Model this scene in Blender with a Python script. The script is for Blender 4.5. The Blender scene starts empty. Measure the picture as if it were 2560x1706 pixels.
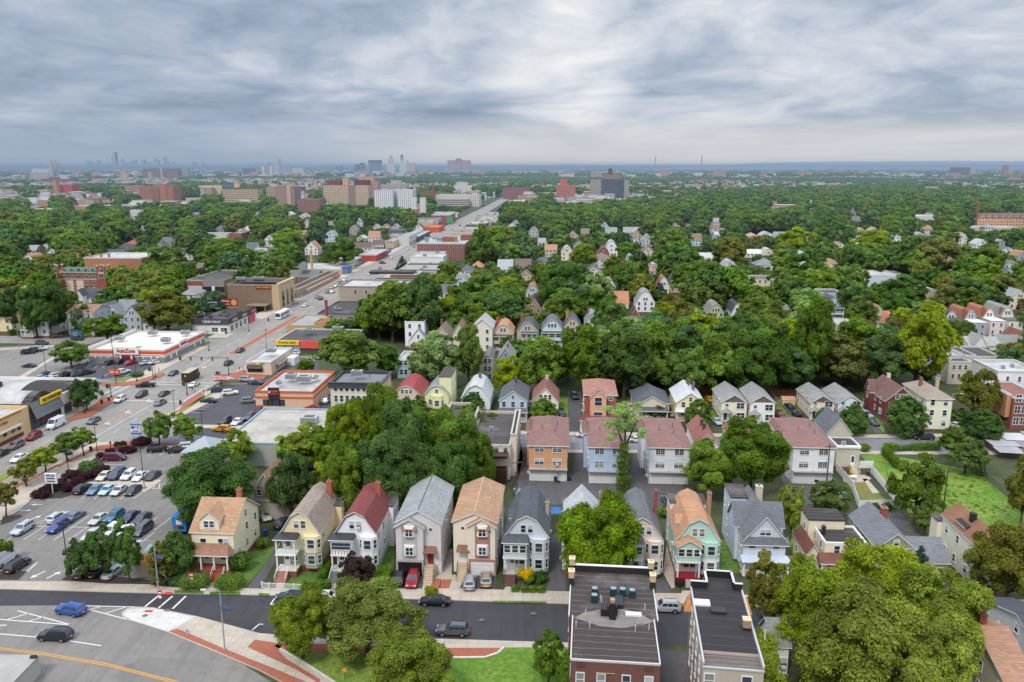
import bpy,bmesh,math,random
import numpy as np
from mathutils import Vector,Matrix,noise as mnoise
from mathutils.geometry import tessellate_polygon
R=math.radians
scn=bpy.context.scene
COL=scn.collection
rng=random.Random(7)
H=66.0
GRID=-3.6
# ------------------------------------------------------------------ materials
def lin(c):
 if isinstance(c,str):
  c=c if len(c)==6 else ''.join(q*2 for q in c)
  c=[int(c[i:i+2],16)/255 for i in(0,2,4)]
  c=[x/12.92 if x<=.04045 else((x+.055)/1.055)**2.4 for x in c]
 return tuple(c)
MATS={}
class NT:
 def __init__(s,tree):
  s.t=tree;s.t.nodes.clear()
 def n(s,typ,ins=None,**kw):
  nd=s.t.nodes.new(typ)
  for k,v in kw.items():setattr(nd,k,v)
  for k,v in(ins or{}).items():
   sock=nd.inputs[k]
   if isinstance(v,bpy.types.NodeSocket):s.t.links.new(v,sock)
   else:sock.default_value=v
  return nd
 def math(s,op,a,b=0.0,c=None):
  d={0:a,1:b}
  if c is not None:d[2]=c
  return s.n('ShaderNodeMath',d,operation=op).outputs[0]
 def mix(s,f,a,b,blend='MIX'):
  nd=s.n('ShaderNodeMix',data_type='RGBA',blend_type=blend)
  for i,v in((0,f),(6,a),(7,b)):
   if isinstance(v,bpy.types.NodeSocket):s.t.links.new(v,nd.inputs[i])
   else:nd.inputs[i].default_value=v if i==0 else(*v[:3],1)
  return nd.outputs[2]
 def ramp(s,f,stops):
  nd=s.n('ShaderNodeValToRGB',{0:f});e=nd.color_ramp.elements
  while len(e)>1:e.remove(e[0])
  e[0].position=stops[0][0];e[0].color=(*stops[0][1][:3],1)
  for p,c in stops[1:]:
   x=e.new(p);x.color=(*c[:3],1)
  return nd.outputs[0]
 def noise(s,vec,scale,detail=4,rough=.55,dist=0):
  return s.n('ShaderNodeTexNoise',{'Vector':vec,'Scale':scale,'Detail':detail,'Roughness':rough,'Distortion':dist}).outputs['Fac']
def sc(c,k):return tuple(min(1,x*k)for x in c)
def mat(name,col=None,kind='plain',rough=.75,var=.18,scale=.6,metal=0.,emit=0.,**k):
 if name in MATS:return MATS[name]
 m=bpy.data.materials.new(name);m.use_nodes=True;MATS[name]=m
 c=lin(col)
 t=NT(m.node_tree)
 out=t.n('ShaderNodeOutputMaterial')
 tc=t.n('ShaderNodeTexCoord');ob=tc.outputs['Object']
 bs=t.n('ShaderNodeBsdfPrincipled',{'Roughness':rough,'Metallic':metal})
 m.node_tree.links.new(bs.outputs[0],out.inputs[0])
 nz=t.noise(ob,scale,5)
 base=t.mix(nz,sc(c,1-var*1.3),sc(c,1+var*.9))
 fine=t.noise(ob,scale*14,3)
 base=t.mix(t.math('MULTIPLY',fine,.35),base,sc(c,1-var*1.6))
 bump=None
 if kind in('siding','brick','shingle','facade','seams','concrete','pavebrick','metalroof','board'):
  sp=t.n('ShaderNodeSeparateXYZ',{0:ob});X,Y,Z=sp.outputs
 if kind=='siding':
  f=t.math('FRACT',t.math('DIVIDE',Z,.22))
  ln=t.math('LESS_THAN',f,.16)
  base=t.mix(t.math('MULTIPLY',ln,.2),base,sc(c,.45))
  st=t.noise(t.n('ShaderNodeCombineXYZ',{0:t.math('MULTIPLY',t.math('ADD',X,Y),1.6),1:0.,2:t.math('MULTIPLY',Z,.16)}).outputs[0],1.0,4)
  base=t.mix(t.math('MULTIPLY',t.math('SUBTRACT',st,.42),.5),base,sc(c,.55))
  bump=f
 elif kind=='brick':
  v=t.n('ShaderNodeCombineXYZ',{0:t.math('ADD',X,Y),1:Z,2:0.}).outputs[0]
  br=t.n('ShaderNodeTexBrick',{'Vector':v,'Scale':1.0,'Color1':(*sc(c,.8),1),'Color2':(*sc(c,1.2),1),'Mortar':(*sc(k.get('mortar',(.34,.3,.27)),1),1),'Mortar Size':.012,'Brick Width':.36,'Row Height':.14})
  base=t.mix(.62,base,br.outputs[0])
  st=t.noise(ob,.3,5)
  base=t.mix(t.math('MULTIPLY',st,.3),base,sc(c,.45))
 elif kind=='shingle':
  v=t.n('ShaderNodeCombineXYZ',{0:t.math('ADD',t.math('MULTIPLY',X,1.),t.math('MULTIPLY',Y,1.0)),1:t.math('ADD',Z,t.math('MULTIPLY',Y,.33)),2:0.}).outputs[0]
  br=t.n('ShaderNodeTexBrick',{'Vector':v,'Scale':1.0,'Color1':(*sc(c,.68),1),'Color2':(*sc(c,1.3),1),'Mortar':(*sc(c,.45),1),'Mortar Size':.02,'Brick Width':.62,'Row Height':.27})
  base=t.mix(.5,base,br.outputs[0])
  st=t.noise(ob,.22,5,.65)
  base=t.mix(t.math('MULTIPLY',t.math('SUBTRACT',st,.4),.9),base,sc(c,.5))
  bump=br.outputs['Fac']
 elif kind=='seams':
  f=t.math('FRACT',t.math('DIVIDE',t.math('ADD',Y,t.math('MULTIPLY',t.noise(ob,.5,2),.4)),k.get('pitch',1.25)))
  ln=t.math('LESS_THAN',f,.07)
  sn=t.noise(ob,.9,5,.7)
  base=t.mix(t.math('MULTIPLY',t.math('MULTIPLY',ln,sn),.75),base,sc(k.get('seam',(.3,.29,.28)),1))
  pd=t.noise(ob,.13,5,.6)
  base=t.mix(t.ramp(pd,[(.55,(0,0,0)),(.68,(.32,)*3),(.75,(.12,)*3)]),base,sc(k.get('stain',(.25,.23,.21)),1))
 elif kind=='membrane':
  pd=t.noise(ob,.16,6,.68,.6)
  base=t.mix(t.ramp(pd,[(.4,(0,0,0)),(.6,(.5,)*3),(.72,(.85,)*3)]),base,sc(k.get('stain',(.2,.19,.18)),1))
 elif kind=='metalroof':
  f=t.math('FRACT',t.math('DIVIDE',X,.55));ln=t.math('LESS_THAN',f,.12)
  base=t.mix(t.math('MULTIPLY',ln,.5),base,sc(c,.5));bump=f
 elif kind=='board':
  f=t.math('FRACT',t.math('DIVIDE',t.math('ADD',X,Y),.2));ln=t.math('LESS_THAN',f,.14)
  base=t.mix(t.math('MULTIPLY',ln,.5),base,sc(c,.4));bump=f
 elif kind=='facade':
  u=t.math('FRACT',t.math('DIVIDE',t.math('ADD',X,Y),k.get('bay',3.2)))
  w=t.math('FRACT',t.math('DIVIDE',Z,k.get('storey',3.0)))
  iu=t.math('MULTIPLY',t.math('GREATER_THAN',u,.5-k.get('ww',.24)),t.math('LESS_THAN',u,.5+k.get('ww',.24)))
  iw=t.math('MULTIPLY',t.math('GREATER_THAN',w,.3),t.math('LESS_THAN',w,.3+k.get('wh',.48)))
  cell=t.n('ShaderNodeTexWhiteNoise',{'Vector':t.n('ShaderNodeCombineXYZ',{0:t.math('FLOOR',t.math('DIVIDE',t.math('ADD',X,Y),k.get('bay',3.2))),1:t.math('FLOOR',t.math('DIVIDE',Z,k.get('storey',3.0))),2:0.}).outputs[0]}).outputs[0]
  wc=t.mix(cell,k.get('glass',(.03,.035,.045)),(.16,.17,.19))
  base=t.mix(t.math('MULTIPLY',iu,iw),base,wc)
  st=t.noise(ob,.06,4);base=t.mix(t.math('MULTIPLY',st,.3),base,sc(c,.55))
 elif kind=='concrete':
  j=t.math('MAXIMUM',t.math('LESS_THAN',t.math('FRACT',t.math('DIVIDE',X,1.6)),.045),t.math('LESS_THAN',t.math('FRACT',t.math('DIVIDE',Y,1.6)),.045))
  base=t.mix(t.math('MULTIPLY',j,.55),base,sc(c,.45))
  ce=t.n('ShaderNodeTexWhiteNoise',{'Vector':t.n('ShaderNodeCombineXYZ',{0:t.math('FLOOR',t.math('DIVIDE',X,1.6)),1:t.math('FLOOR',t.math('DIVIDE',Y,1.6)),2:0.}).outputs[0]}).outputs[0]
  base=t.mix(t.math('MULTIPLY',ce,.22),base,sc(c,.6))
  st=t.noise(ob,.35,6,.7);base=t.mix(t.ramp(st,[(.5,(0,0,0)),(.7,(.5,)*3)]),base,sc(c,.5))
 elif kind=='pavebrick':
  br=t.n('ShaderNodeTexBrick',{'Vector':ob,'Scale':1.0,'Color1':(*sc(c,.78),1),'Color2':(*sc(c,1.2),1),'Mortar':(*sc(c,.55),1),'Mortar Size':.02,'Brick Width':.5,'Row Height':.25})
  base=t.mix(.55,base,br.outputs[0])
  st=t.noise(ob,.4,5,.65);base=t.mix(t.math('MULTIPLY',st,.35),base,sc(c,.55))
 elif kind=='asphalt':
  sp2=t.noise(ob,7,2);base=t.mix(t.math('MULTIPLY',sp2,.25),base,sc(c,1.5))
  st=t.noise(ob,.09,6,.62,.8)
  base=t.mix(t.ramp(st,[(.35,(.45,)*3),(.5,(0,0,0)),(.66,(.35,)*3)]),base,sc(c,.62))
  st2=t.noise(t.n('ShaderNodeMapping',{'Vector':ob,'Rotation':(0,0,R(k.get('run',0))),'Scale':(1.2,.05,1)}).outputs[0],.8,4)
  base=t.mix(t.ramp(st2,[(.46,(0,0,0)),(.7,(.6,)*3)]),base,sc(c,.66))
  vo=t.n('ShaderNodeTexVoronoi',{'Vector':t.n('ShaderNodeVectorMath',{0:ob,1:t.n('ShaderNodeTexNoise',{'Vector':ob,'Scale':.35,'Detail':4}).outputs['Color']},operation='ADD').outputs[0],'Scale':k.get('crack',.13)},feature='DISTANCE_TO_EDGE').outputs['Distance']
  base=t.mix(t.math('MULTIPLY',t.math('LESS_THAN',vo,.0045),k.get('crk',.5)),base,sc(c,.35))
  oil=t.noise(ob,.55,3,.5);base=t.mix(t.ramp(oil,[(.6,(0,0,0)),(.72,(k.get('oil',.45),)*3)]),base,sc(c,.5))
  pt=t.n('ShaderNodeTexVoronoi',{'Vector':t.n('ShaderNodeMapping',{'Vector':ob,'Scale':(.06,.11,1),'Rotation':(0,0,.06)}).outputs[0],'Scale':1.0},distance='CHEBYCHEV').outputs['Color']
  pc=t.n('ShaderNodeSeparateColor',{0:pt}).outputs[0];base=t.mix(t.math('MULTIPLY',t.math('GREATER_THAN',pc,.8),k.get('patch',.22)),base,sc(c,.62))
 elif kind=='grass':
  st=t.noise(ob,.12,6,.65)
  base=t.mix(t.ramp(st,[(.42,(0,0,0)),(.62,(.85,)*3)]),base,lin(k.get('dry','8a8748')))
  f2=t.noise(ob,1.4,6,.75);base=t.mix(t.ramp(f2,[(.38,(0,0,0)),(.62,(.75,)*3)]),base,sc(c,.38))
 elif kind=='glass':
  oi=t.n('ShaderNodeObjectInfo').outputs['Random']
  base=t.mix(oi,sc(c,.5),sc(c,1.9));bs.inputs['Specular IOR Level'].default_value=.8
 elif kind=='leaf':
  at=t.n('ShaderNodeAttribute',attribute_name='tone').outputs['Fac']
  oi=t.n('ShaderNodeObjectInfo').outputs['Random']
  hs=t.n('ShaderNodeHueSaturation',{'Hue':t.math('ADD',.494,t.math('MULTIPLY',oi,.018)),'Saturation':t.math('ADD',.95,t.math('MULTIPLY',t.math('FRACT',t.math('MULTIPLY',oi,7.3)),.2)),'Value':t.math('ADD',.84,t.math('MULTIPLY',t.math('FRACT',t.math('MULTIPLY',oi,13.7)),.36)),'Color':(*c,1)}).outputs[0]
  base=t.mix(1.0,hs,t.n('ShaderNodeCombineColor',{0:at,1:at,2:at}).outputs[0],'MULTIPLY')
  bs.inputs['Specular IOR Level'].default_value=.25
  tr=t.n('ShaderNodeBsdfTranslucent',{'Color':t.mix(1.0,base,(1.5,1.6,.7),'MULTIPLY')})
  ms=t.n('ShaderNodeMixShader',{0:.42,1:bs.outputs[0],2:tr.outputs[0]})
  m.node_tree.links.new(ms.outputs[0],out.inputs[0])
 elif kind=='paintcar':
  bs.inputs['Coat Weight'].default_value=.6;bs.inputs['Coat Roughness'].default_value=.06
  base=t.mix(t.math('MULTIPLY',t.noise(ob,1.3,3),.25),c,sc(c,.7))
 elif kind=='stripe':
  sp=t.n('ShaderNodeSeparateXYZ',{0:ob});f=t.math('FRACT',t.math('DIVIDE',sp.outputs[0],.5))
  base=t.mix(t.math('LESS_THAN',f,.2),base,lin(k['c2']))
 m.node_tree.links.new(base,bs.inputs['Base Color'])
 if emit:bs.inputs['Emission Color'].default_value=(*c,1);bs.inputs['Emission Strength'].default_value=emit
 if bump is not None:
  b=t.n('ShaderNodeBump',{'Height':bump,'Strength':.25,'Distance':.03});m.node_tree.links.new(b.outputs[0],bs.inputs['Normal'])
 return m
AVOID=[];TAKEN=[]
def wall(k):
 c=lin(k);g=sum(c)/3;return mat('siding_'+k,[min(.85,(x*.8+g*.2)*1.1)for x in c],'siding',.7,.1)
def brick(k):return mat(f'brick_{k}',k,'brick',.85,.2)
def roofm(k):
 c=lin(k);g=sum(c)/3;return mat('shingle_'+k,[x*.76+g*.24 for x in c],'shingle',.9,.2,.5)
def paint(k,rough=.5):return mat(f'paint_{k}',k,'plain',rough,.1,.5)
WHITE=lambda:paint('e6e6e2')
GLASS=lambda:mat('window_glass','2c333d','glass',.08,.1)
BLIND=lambda:mat('window_blind','b9bec2','plain',.35,.15,2)
DARK=lambda:mat('rolled_roof_dark','443a37','seams',.9,.28)
WROOF=lambda:mat('white_membrane','d4d2cc','membrane',.7,.08)
METAL=lambda:mat('grey_metal','8d9194','plain',.45,.15,.8,.5)
BLACK=lambda:paint('1c1c1e')
def M(s):
 if not isinstance(s,str):return s
 if ':' in s:
  a,c=s.split(':')
  return{'s':wall,'b':brick,'r':roofm,'p':paint,'m':lambda q:mat('metalroof_'+q,q,'metalroof',.5,.1),'board':lambda q:mat('board_'+q,q,'board',.85,.2),'k':lambda q:mat('seams_'+q,q,'seams',.9,.2),'w':lambda q:mat('membrane_'+q,[x*.74 for x in lin(q)],'membrane',.75,.14),'f':lambda q:mat('facade_'+q,[min(.8,(x*.75+sum(lin(q))/3*.25)*1.3)for x in lin(q)],'facade',.8,.1,.1),'g':lambda q:mat('banded_'+q,q,'facade',.6,.1,.1,ww=.49,wh=.42,storey=3.4),'c':lambda q:mat('masonry_'+q,q,'plain',.85,.16,.4)}[a](c)
 if s=='stripe_awning':return mat('awning_stripe','ece8e2','stripe',.7,.06,c2='a8423a')
 return{'white':WHITE,'glass':GLASS,'dark':DARK,'wroof':WROOF,'metal':METAL,'black':BLACK}[s]()
# ------------------------------------------------------------------ meshes
class MB:
 def __init__(s):s.v=[];s.f=[];s.m=[]
 def poly(s,pts,m=0):
  b=len(s.v);s.v+=[tuple(p)for p in pts];s.f.append(tuple(range(b,b+len(pts))));s.m.append(m)
 def box(s,x0,y0,z0,x1,y1,z1,m=0,mt=None,bottom=True):
  x0,x1=min(x0,x1),max(x0,x1);y0,y1=min(y0,y1),max(y0,y1)
  p=[(x0,y0,z0),(x1,y0,z0),(x1,y1,z0),(x0,y1,z0),(x0,y0,z1),(x1,y0,z1),(x1,y1,z1),(x0,y1,z1)]
  b=len(s.v);s.v+=p
  fs=[(4,5,6,7),(0,1,5,4),(1,2,6,5),(2,3,7,6),(3,0,4,7)]+([(3,2,1,0)]if bottom else[])
  s.f+=[tuple(b+i for i in f)for f in fs];s.m+=[m if mt is None else mt]+[m]*(len(fs)-1)
  return s
 def prism(s,poly,z0,z1,m=0,mt=None):
  n=len(poly);b=len(s.v)
  s.v+=[(x,y,z0)for x,y in poly]+[(x,y,z1)for x,y in poly]
  for i in range(n):
   j=(i+1)%n;s.f.append((b+i,b+j,b+n+j,b+n+i));s.m.append(m)
  top=[Vector((x,y,0))for x,y in poly]
  for t in tessellate_polygon([top]):
   a=[top[i]for i in t];ccw=(a[1]-a[0]).cross(a[2]-a[0]).z>0
   s.f.append(tuple(b+n+i for i in(t if ccw else reversed(t))));s.m.append(m if mt is None else mt)
  return s
 def tube(s,p0,p1,r0,r1=None,n=8,m=0,cap=True):
  r1=r0 if r1 is None else r1
  p0,p1=Vector(p0),Vector(p1);d=(p1-p0).normalized()
  a=d.orthogonal().normalized();c=d.cross(a);b=len(s.v)
  for p,r in((p0,r0),(p1,r1)):
   for i in range(n):
    q=p+(a*math.cos(2*math.pi*i/n)+c*math.sin(2*math.pi*i/n))*r;s.v.append(tuple(q))
  for i in range(n):
   j=(i+1)%n;s.f.append((b+i,b+j,b+n+j,b+n+i));s.m.append(m)
  if cap:s.f+=[tuple(b+n+i for i in range(n)),tuple(b+i for i in reversed(range(n)))];s.m+=[m,m]
  return s
 def path(s,pts,r,n=6,m=0):
  for a,b in zip(pts[:-1],pts[1:]):s.tube(a,b,r,r,n,m)
  return s
 def lathe(s,prof,n=12,c=(0,0),m=0):
  b=len(s.v)
  for r,z in prof:
   for i in range(n):s.v.append((c[0]+r*math.cos(2*math.pi*i/n),c[1]+r*math.sin(2*math.pi*i/n),z))
  for k in range(len(prof)-1):
   for i in range(n):
    j=(i+1)%n;s.f.append((b+k*n+i,b+k*n+j,b+(k+1)*n+j,b+(k+1)*n+i));s.m.append(m)
  return s
 def mesh(s,name,mats):
  me=bpy.data.meshes.new(name);me.from_pydata(s.v,[],s.f)
  for q in mats:me.materials.append(M(q))
  if len(mats)>1:me.polygons.foreach_set('material_index',s.m)
  me.update();return me
 def build(s,name,mats,parent=None,loc=None,rz=0,smooth=False):
  if not isinstance(mats,(list,tuple)):mats=[mats]
  me=s.mesh(name,mats)
  if smooth:me.polygons.foreach_set('use_smooth',[True]*len(me.polygons))
  return ob(name,me,parent,loc,rz)
def ob(name,me,parent=None,loc=None,rz=0):
 o=bpy.data.objects.new(name,me);COL.objects.link(o)
 if parent is not None:o.parent=parent
 if loc is not None:o.location=loc
 if rz:o.rotation_euler=(0,0,rz)
 return o
def tag(o,label=None,cat=None,group=None,kind=None):
 for k,v in(('label',label),('category',cat),('group',group),('kind',kind)):
  if v:o[k]=v
 return o
def thing(name,label,cat,at,rot=0,group=None):
 o=ob(name,None,None,(at[0],at[1],at[2]if len(at)>2 else 0),R(rot));o.empty_display_size=.5
 return tag(o,label,cat,group)
def copy_tree(o,parent=None):
 c=o.copy();COL.objects.link(c)
 if parent is not None:c.parent=parent
 for ch in list(o.children):copy_tree(ch,c)
 return c
BOX=lambda*a:MB().box(*a)
def text(s,size,m,parent,loc,rx=90,rz=0,name='lettering',ext=.03,bold=0.012,space=1.0,fit=None):
 cu=bpy.data.curves.new('lettering','FONT');cu.body=s;cu.size=size;cu.extrude=ext;cu.offset=bold*size;cu.align_x='CENTER';cu.align_y='CENTER';cu.space_character=space;cu.resolution_u=2
 o=bpy.data.objects.new('lettering',cu);COL.objects.link(o)
 me=bpy.data.meshes.new_from_object(o.evaluated_get(bpy.context.evaluated_depsgraph_get()));me.name='lettering'
 COL.objects.unlink(o);bpy.data.objects.remove(o)
 me.materials.clear();me.materials.append(M(m))
 if fit:
  xs=[v.co.x for v in me.vertices];wd=max(xs)-min(xs)
  k=fit/wd
  for v in me.vertices:v.co.x*=k
 q=ob(name,me,parent,loc);q.rotation_euler=(R(rx),0,R(rz));return q
# ------------------------------------------------------------------ windows, doors
WM={}
def window(parent,face,w,d,a,z,ww=.9,hh=1.45,kind='sash',off=0.,frame='white',pane=True,x0=None,y0=None):
 key=(round(ww,2),round(hh,2),kind,frame)
 if key not in WM:
  t=.1;f=MB();x=ww/2
  for bx in((-x-t,-.07,-t,-x,0,hh+t),(x,-.07,-t,x+t,0,hh+t),(-x,-.07,hh,x,0,hh+t),(-x-.04,-.12,-t,x+.04,-.0,0)):f.box(*bx)
  if kind=='sash':f.box(-x,-.05,hh*.5-.03,x,-.0,hh*.5+.03)
  if kind in('pair','grid'):f.box(-.05,-.06,0,.05,0,hh)
  if kind in('pair',):f.box(-x,-.05,hh*.5-.03,-.05,0,hh*.5+.03);f.box(.05,-.05,hh*.5-.03,x,0,hh*.5+.03)
  if kind=='grid':
   for zz in(.33,.66):f.box(-x,-.045,hh*zz-.02,x,0,hh*zz+.02)
   for xx in(-.5,.5):f.box(x*xx-.02,-.045,0,x*xx+.02,0,hh)
  if kind=='trip':
   for xx in(-.33,.33):f.box(x*xx-.04,-.06,0,x*xx+.04,0,hh)
  fm=f.mesh('window',[frame])
  g1=MB();g1.poly([(-x,-.03,0),(x,-.03,0),(x,-.03,hh),(-x,-.03,hh)])
  g2=MB();g2.poly([(-x,-.03,0),(x,-.03,0),(x,-.03,hh*.55),(-x,-.03,hh*.55)]);g2.poly([(-x,-.028,hh*.55),(x,-.028,hh*.55),(x,-.028,hh),(-x,-.028,hh)],1)
  both=MB();both.v=list(f.v);both.f=list(f.f);both.m=[0]*len(f.f);both.poly([(-x,-.03,0),(x,-.03,0),(x,-.03,hh),(-x,-.03,hh)],1)
  g3=MB();g3.poly([(-x,-.03,0),(x,-.03,0),(x,-.03,hh*.2),(-x,-.03,hh*.2)]);g3.poly([(-x,-.028,hh*.2),(x,-.028,hh*.2),(x,-.028,hh),(-x,-.028,hh)],1)
  WM[key]=(fm,g1.mesh('pane',['glass']),g2.mesh('pane',['glass',BLIND()]),both.mesh('window',[frame,'glass']),g3.mesh('pane',['glass',mat('curtain','8f8f8c','plain',.5,.3,3)]))
 fm,p1,p2,bm_,p3=WM[key]
 X0=-w/2 if x0 is None else x0
 Y0=0 if y0 is None else y0
 loc,rz={'F':((a,Y0-off,z),0),'B':((a,Y0+d+off,z),math.pi),'R':((X0+w+off,a,z),math.pi/2),'L':((X0-off,a,z),-math.pi/2)}[face]
 o=ob('window',fm if pane else bm_,parent,loc,rz)
 if pane and rng.random()<.13:ac_unit(o,(0,-.12,.02))
 if pane:ob('pane',rng.choice((p1,p1,p1,p2,p2,p3)),o)
 return o
def ac_unit(parent,loc,rz=0):
 BOX(-.3,-.35,0,.3,.05,.35).build('air_conditioner','p:c9c9c6',parent,loc,rz)
def chimney(parent,x,y,z0,z1,m='b:9a5a45',s=.45):
 b=MB().box(x-s,y-s,min(z0,z1-2),x+s,y+s,z1);b.box(x-s-.06,y-s-.06,z1,x+s+.06,y+s+.06,z1+.18)
 b.box(x-.18,y-.18,z1+.18,x+.18,y+.18,z1+.5,1)
 return b.build('chimney',[m,'p:8a6a58'],parent)
# ------------------------------------------------------------------ roofs
def roof_line(kind,hw,e,r):
 if kind=='gam':return[(-hw,e),(-hw*.9,e+(r-e)*.13),(-hw*.46,e+(r-e)*.77),(0,r),(hw*.46,e+(r-e)*.77),(hw*.9,e+(r-e)*.13),(hw,e)]
 return[(-hw,e),(0,r),(hw,e)]
def slab_roof(line,a0,a1,axis='y',th=.16,oh=.3,name='roof',m='r:55585c',parent=None,c=0.):
 ln=list(line)
 def ext(p,q):
  v=Vector((p[0]-q[0],p[1]-q[1]));v=v/v.length*oh;return(p[0]+v.x,p[1]+v.y)
 ln[0]=ext(ln[0],ln[1]);ln[-1]=ext(ln[-1],ln[-2])
 up=[(x,z+th)for x,z in ln]
 b=MB()
 P3=(lambda s,a,z:(c+s,a,z))if axis=='y' else(lambda s,a,z:(a,c+s,z))
 n=len(ln)
 for i in range(n-1):
  q=[P3(up[i][0],a0,up[i][1]),P3(up[i+1][0],a0,up[i+1][1]),P3(up[i+1][0],a1,up[i+1][1]),P3(up[i][0],a1,up[i][1])]
  lo=[P3(ln[i][0],a0,ln[i][1]),P3(ln[i+1][0],a0,ln[i+1][1]),P3(ln[i+1][0],a1,ln[i+1][1]),P3(ln[i][0],a1,ln[i][1])]
  if axis=='x':q.reverse();lo.reverse()
  b.poly(q);b.poly(lo[::-1])
 for a in(a0,a1):
  for i in range(n-1):
   b.poly([P3(ln[i][0],a,ln[i][1]),P3(ln[i+1][0],a,ln[i+1][1]),P3(up[i+1][0],a,up[i+1][1]),P3(up[i][0],a,up[i][1])],1)
 for i in(0,n-1):
  b.poly([P3(ln[i][0],a0,ln[i][1]),P3(ln[i][0],a1,ln[i][1]),P3(up[i][0],a1,up[i][1]),P3(up[i][0],a0,up[i][1])],1)
 return b.build(name,[m,'white'],parent)
def hip_roof(x0,x1,y0,y1,e,r,m,parent,oh=.4,name='roof',back=True):
 x0-=oh;x1+=oh;y0-=oh;y1+=oh;b=MB();hx=(x1-x0)/2;cx=(x0+x1)/2;hy=(y1-y0)/2;cy=(y0+y1)/2
 if hx<=hy:A,B_=(cx,y0+hx,r),(cx,(y1-hx)if back else y1,r)
 else:A,B_=(x0+hy,cy,r),(x1-hy,cy,r)
 c=[(x0,y0,e),(x1,y0,e),(x1,y1,e),(x0,y1,e)]
 if hx<=hy:fs=[[c[0],c[1],A],[c[1],c[2],B_,A],[c[2],c[3],B_],[c[3],c[0],A,B_]]
 else:fs=[[c[0],c[1],B_,A],[c[1],c[2],B_],[c[2],c[3],A,B_],[c[3],c[0],A]]
 for f in fs:b.poly(f)
 b.box(x0,y0,e-.2,x1,y1,e-.01,1)
 return b.build(name,[m,'white'],parent)
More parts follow.
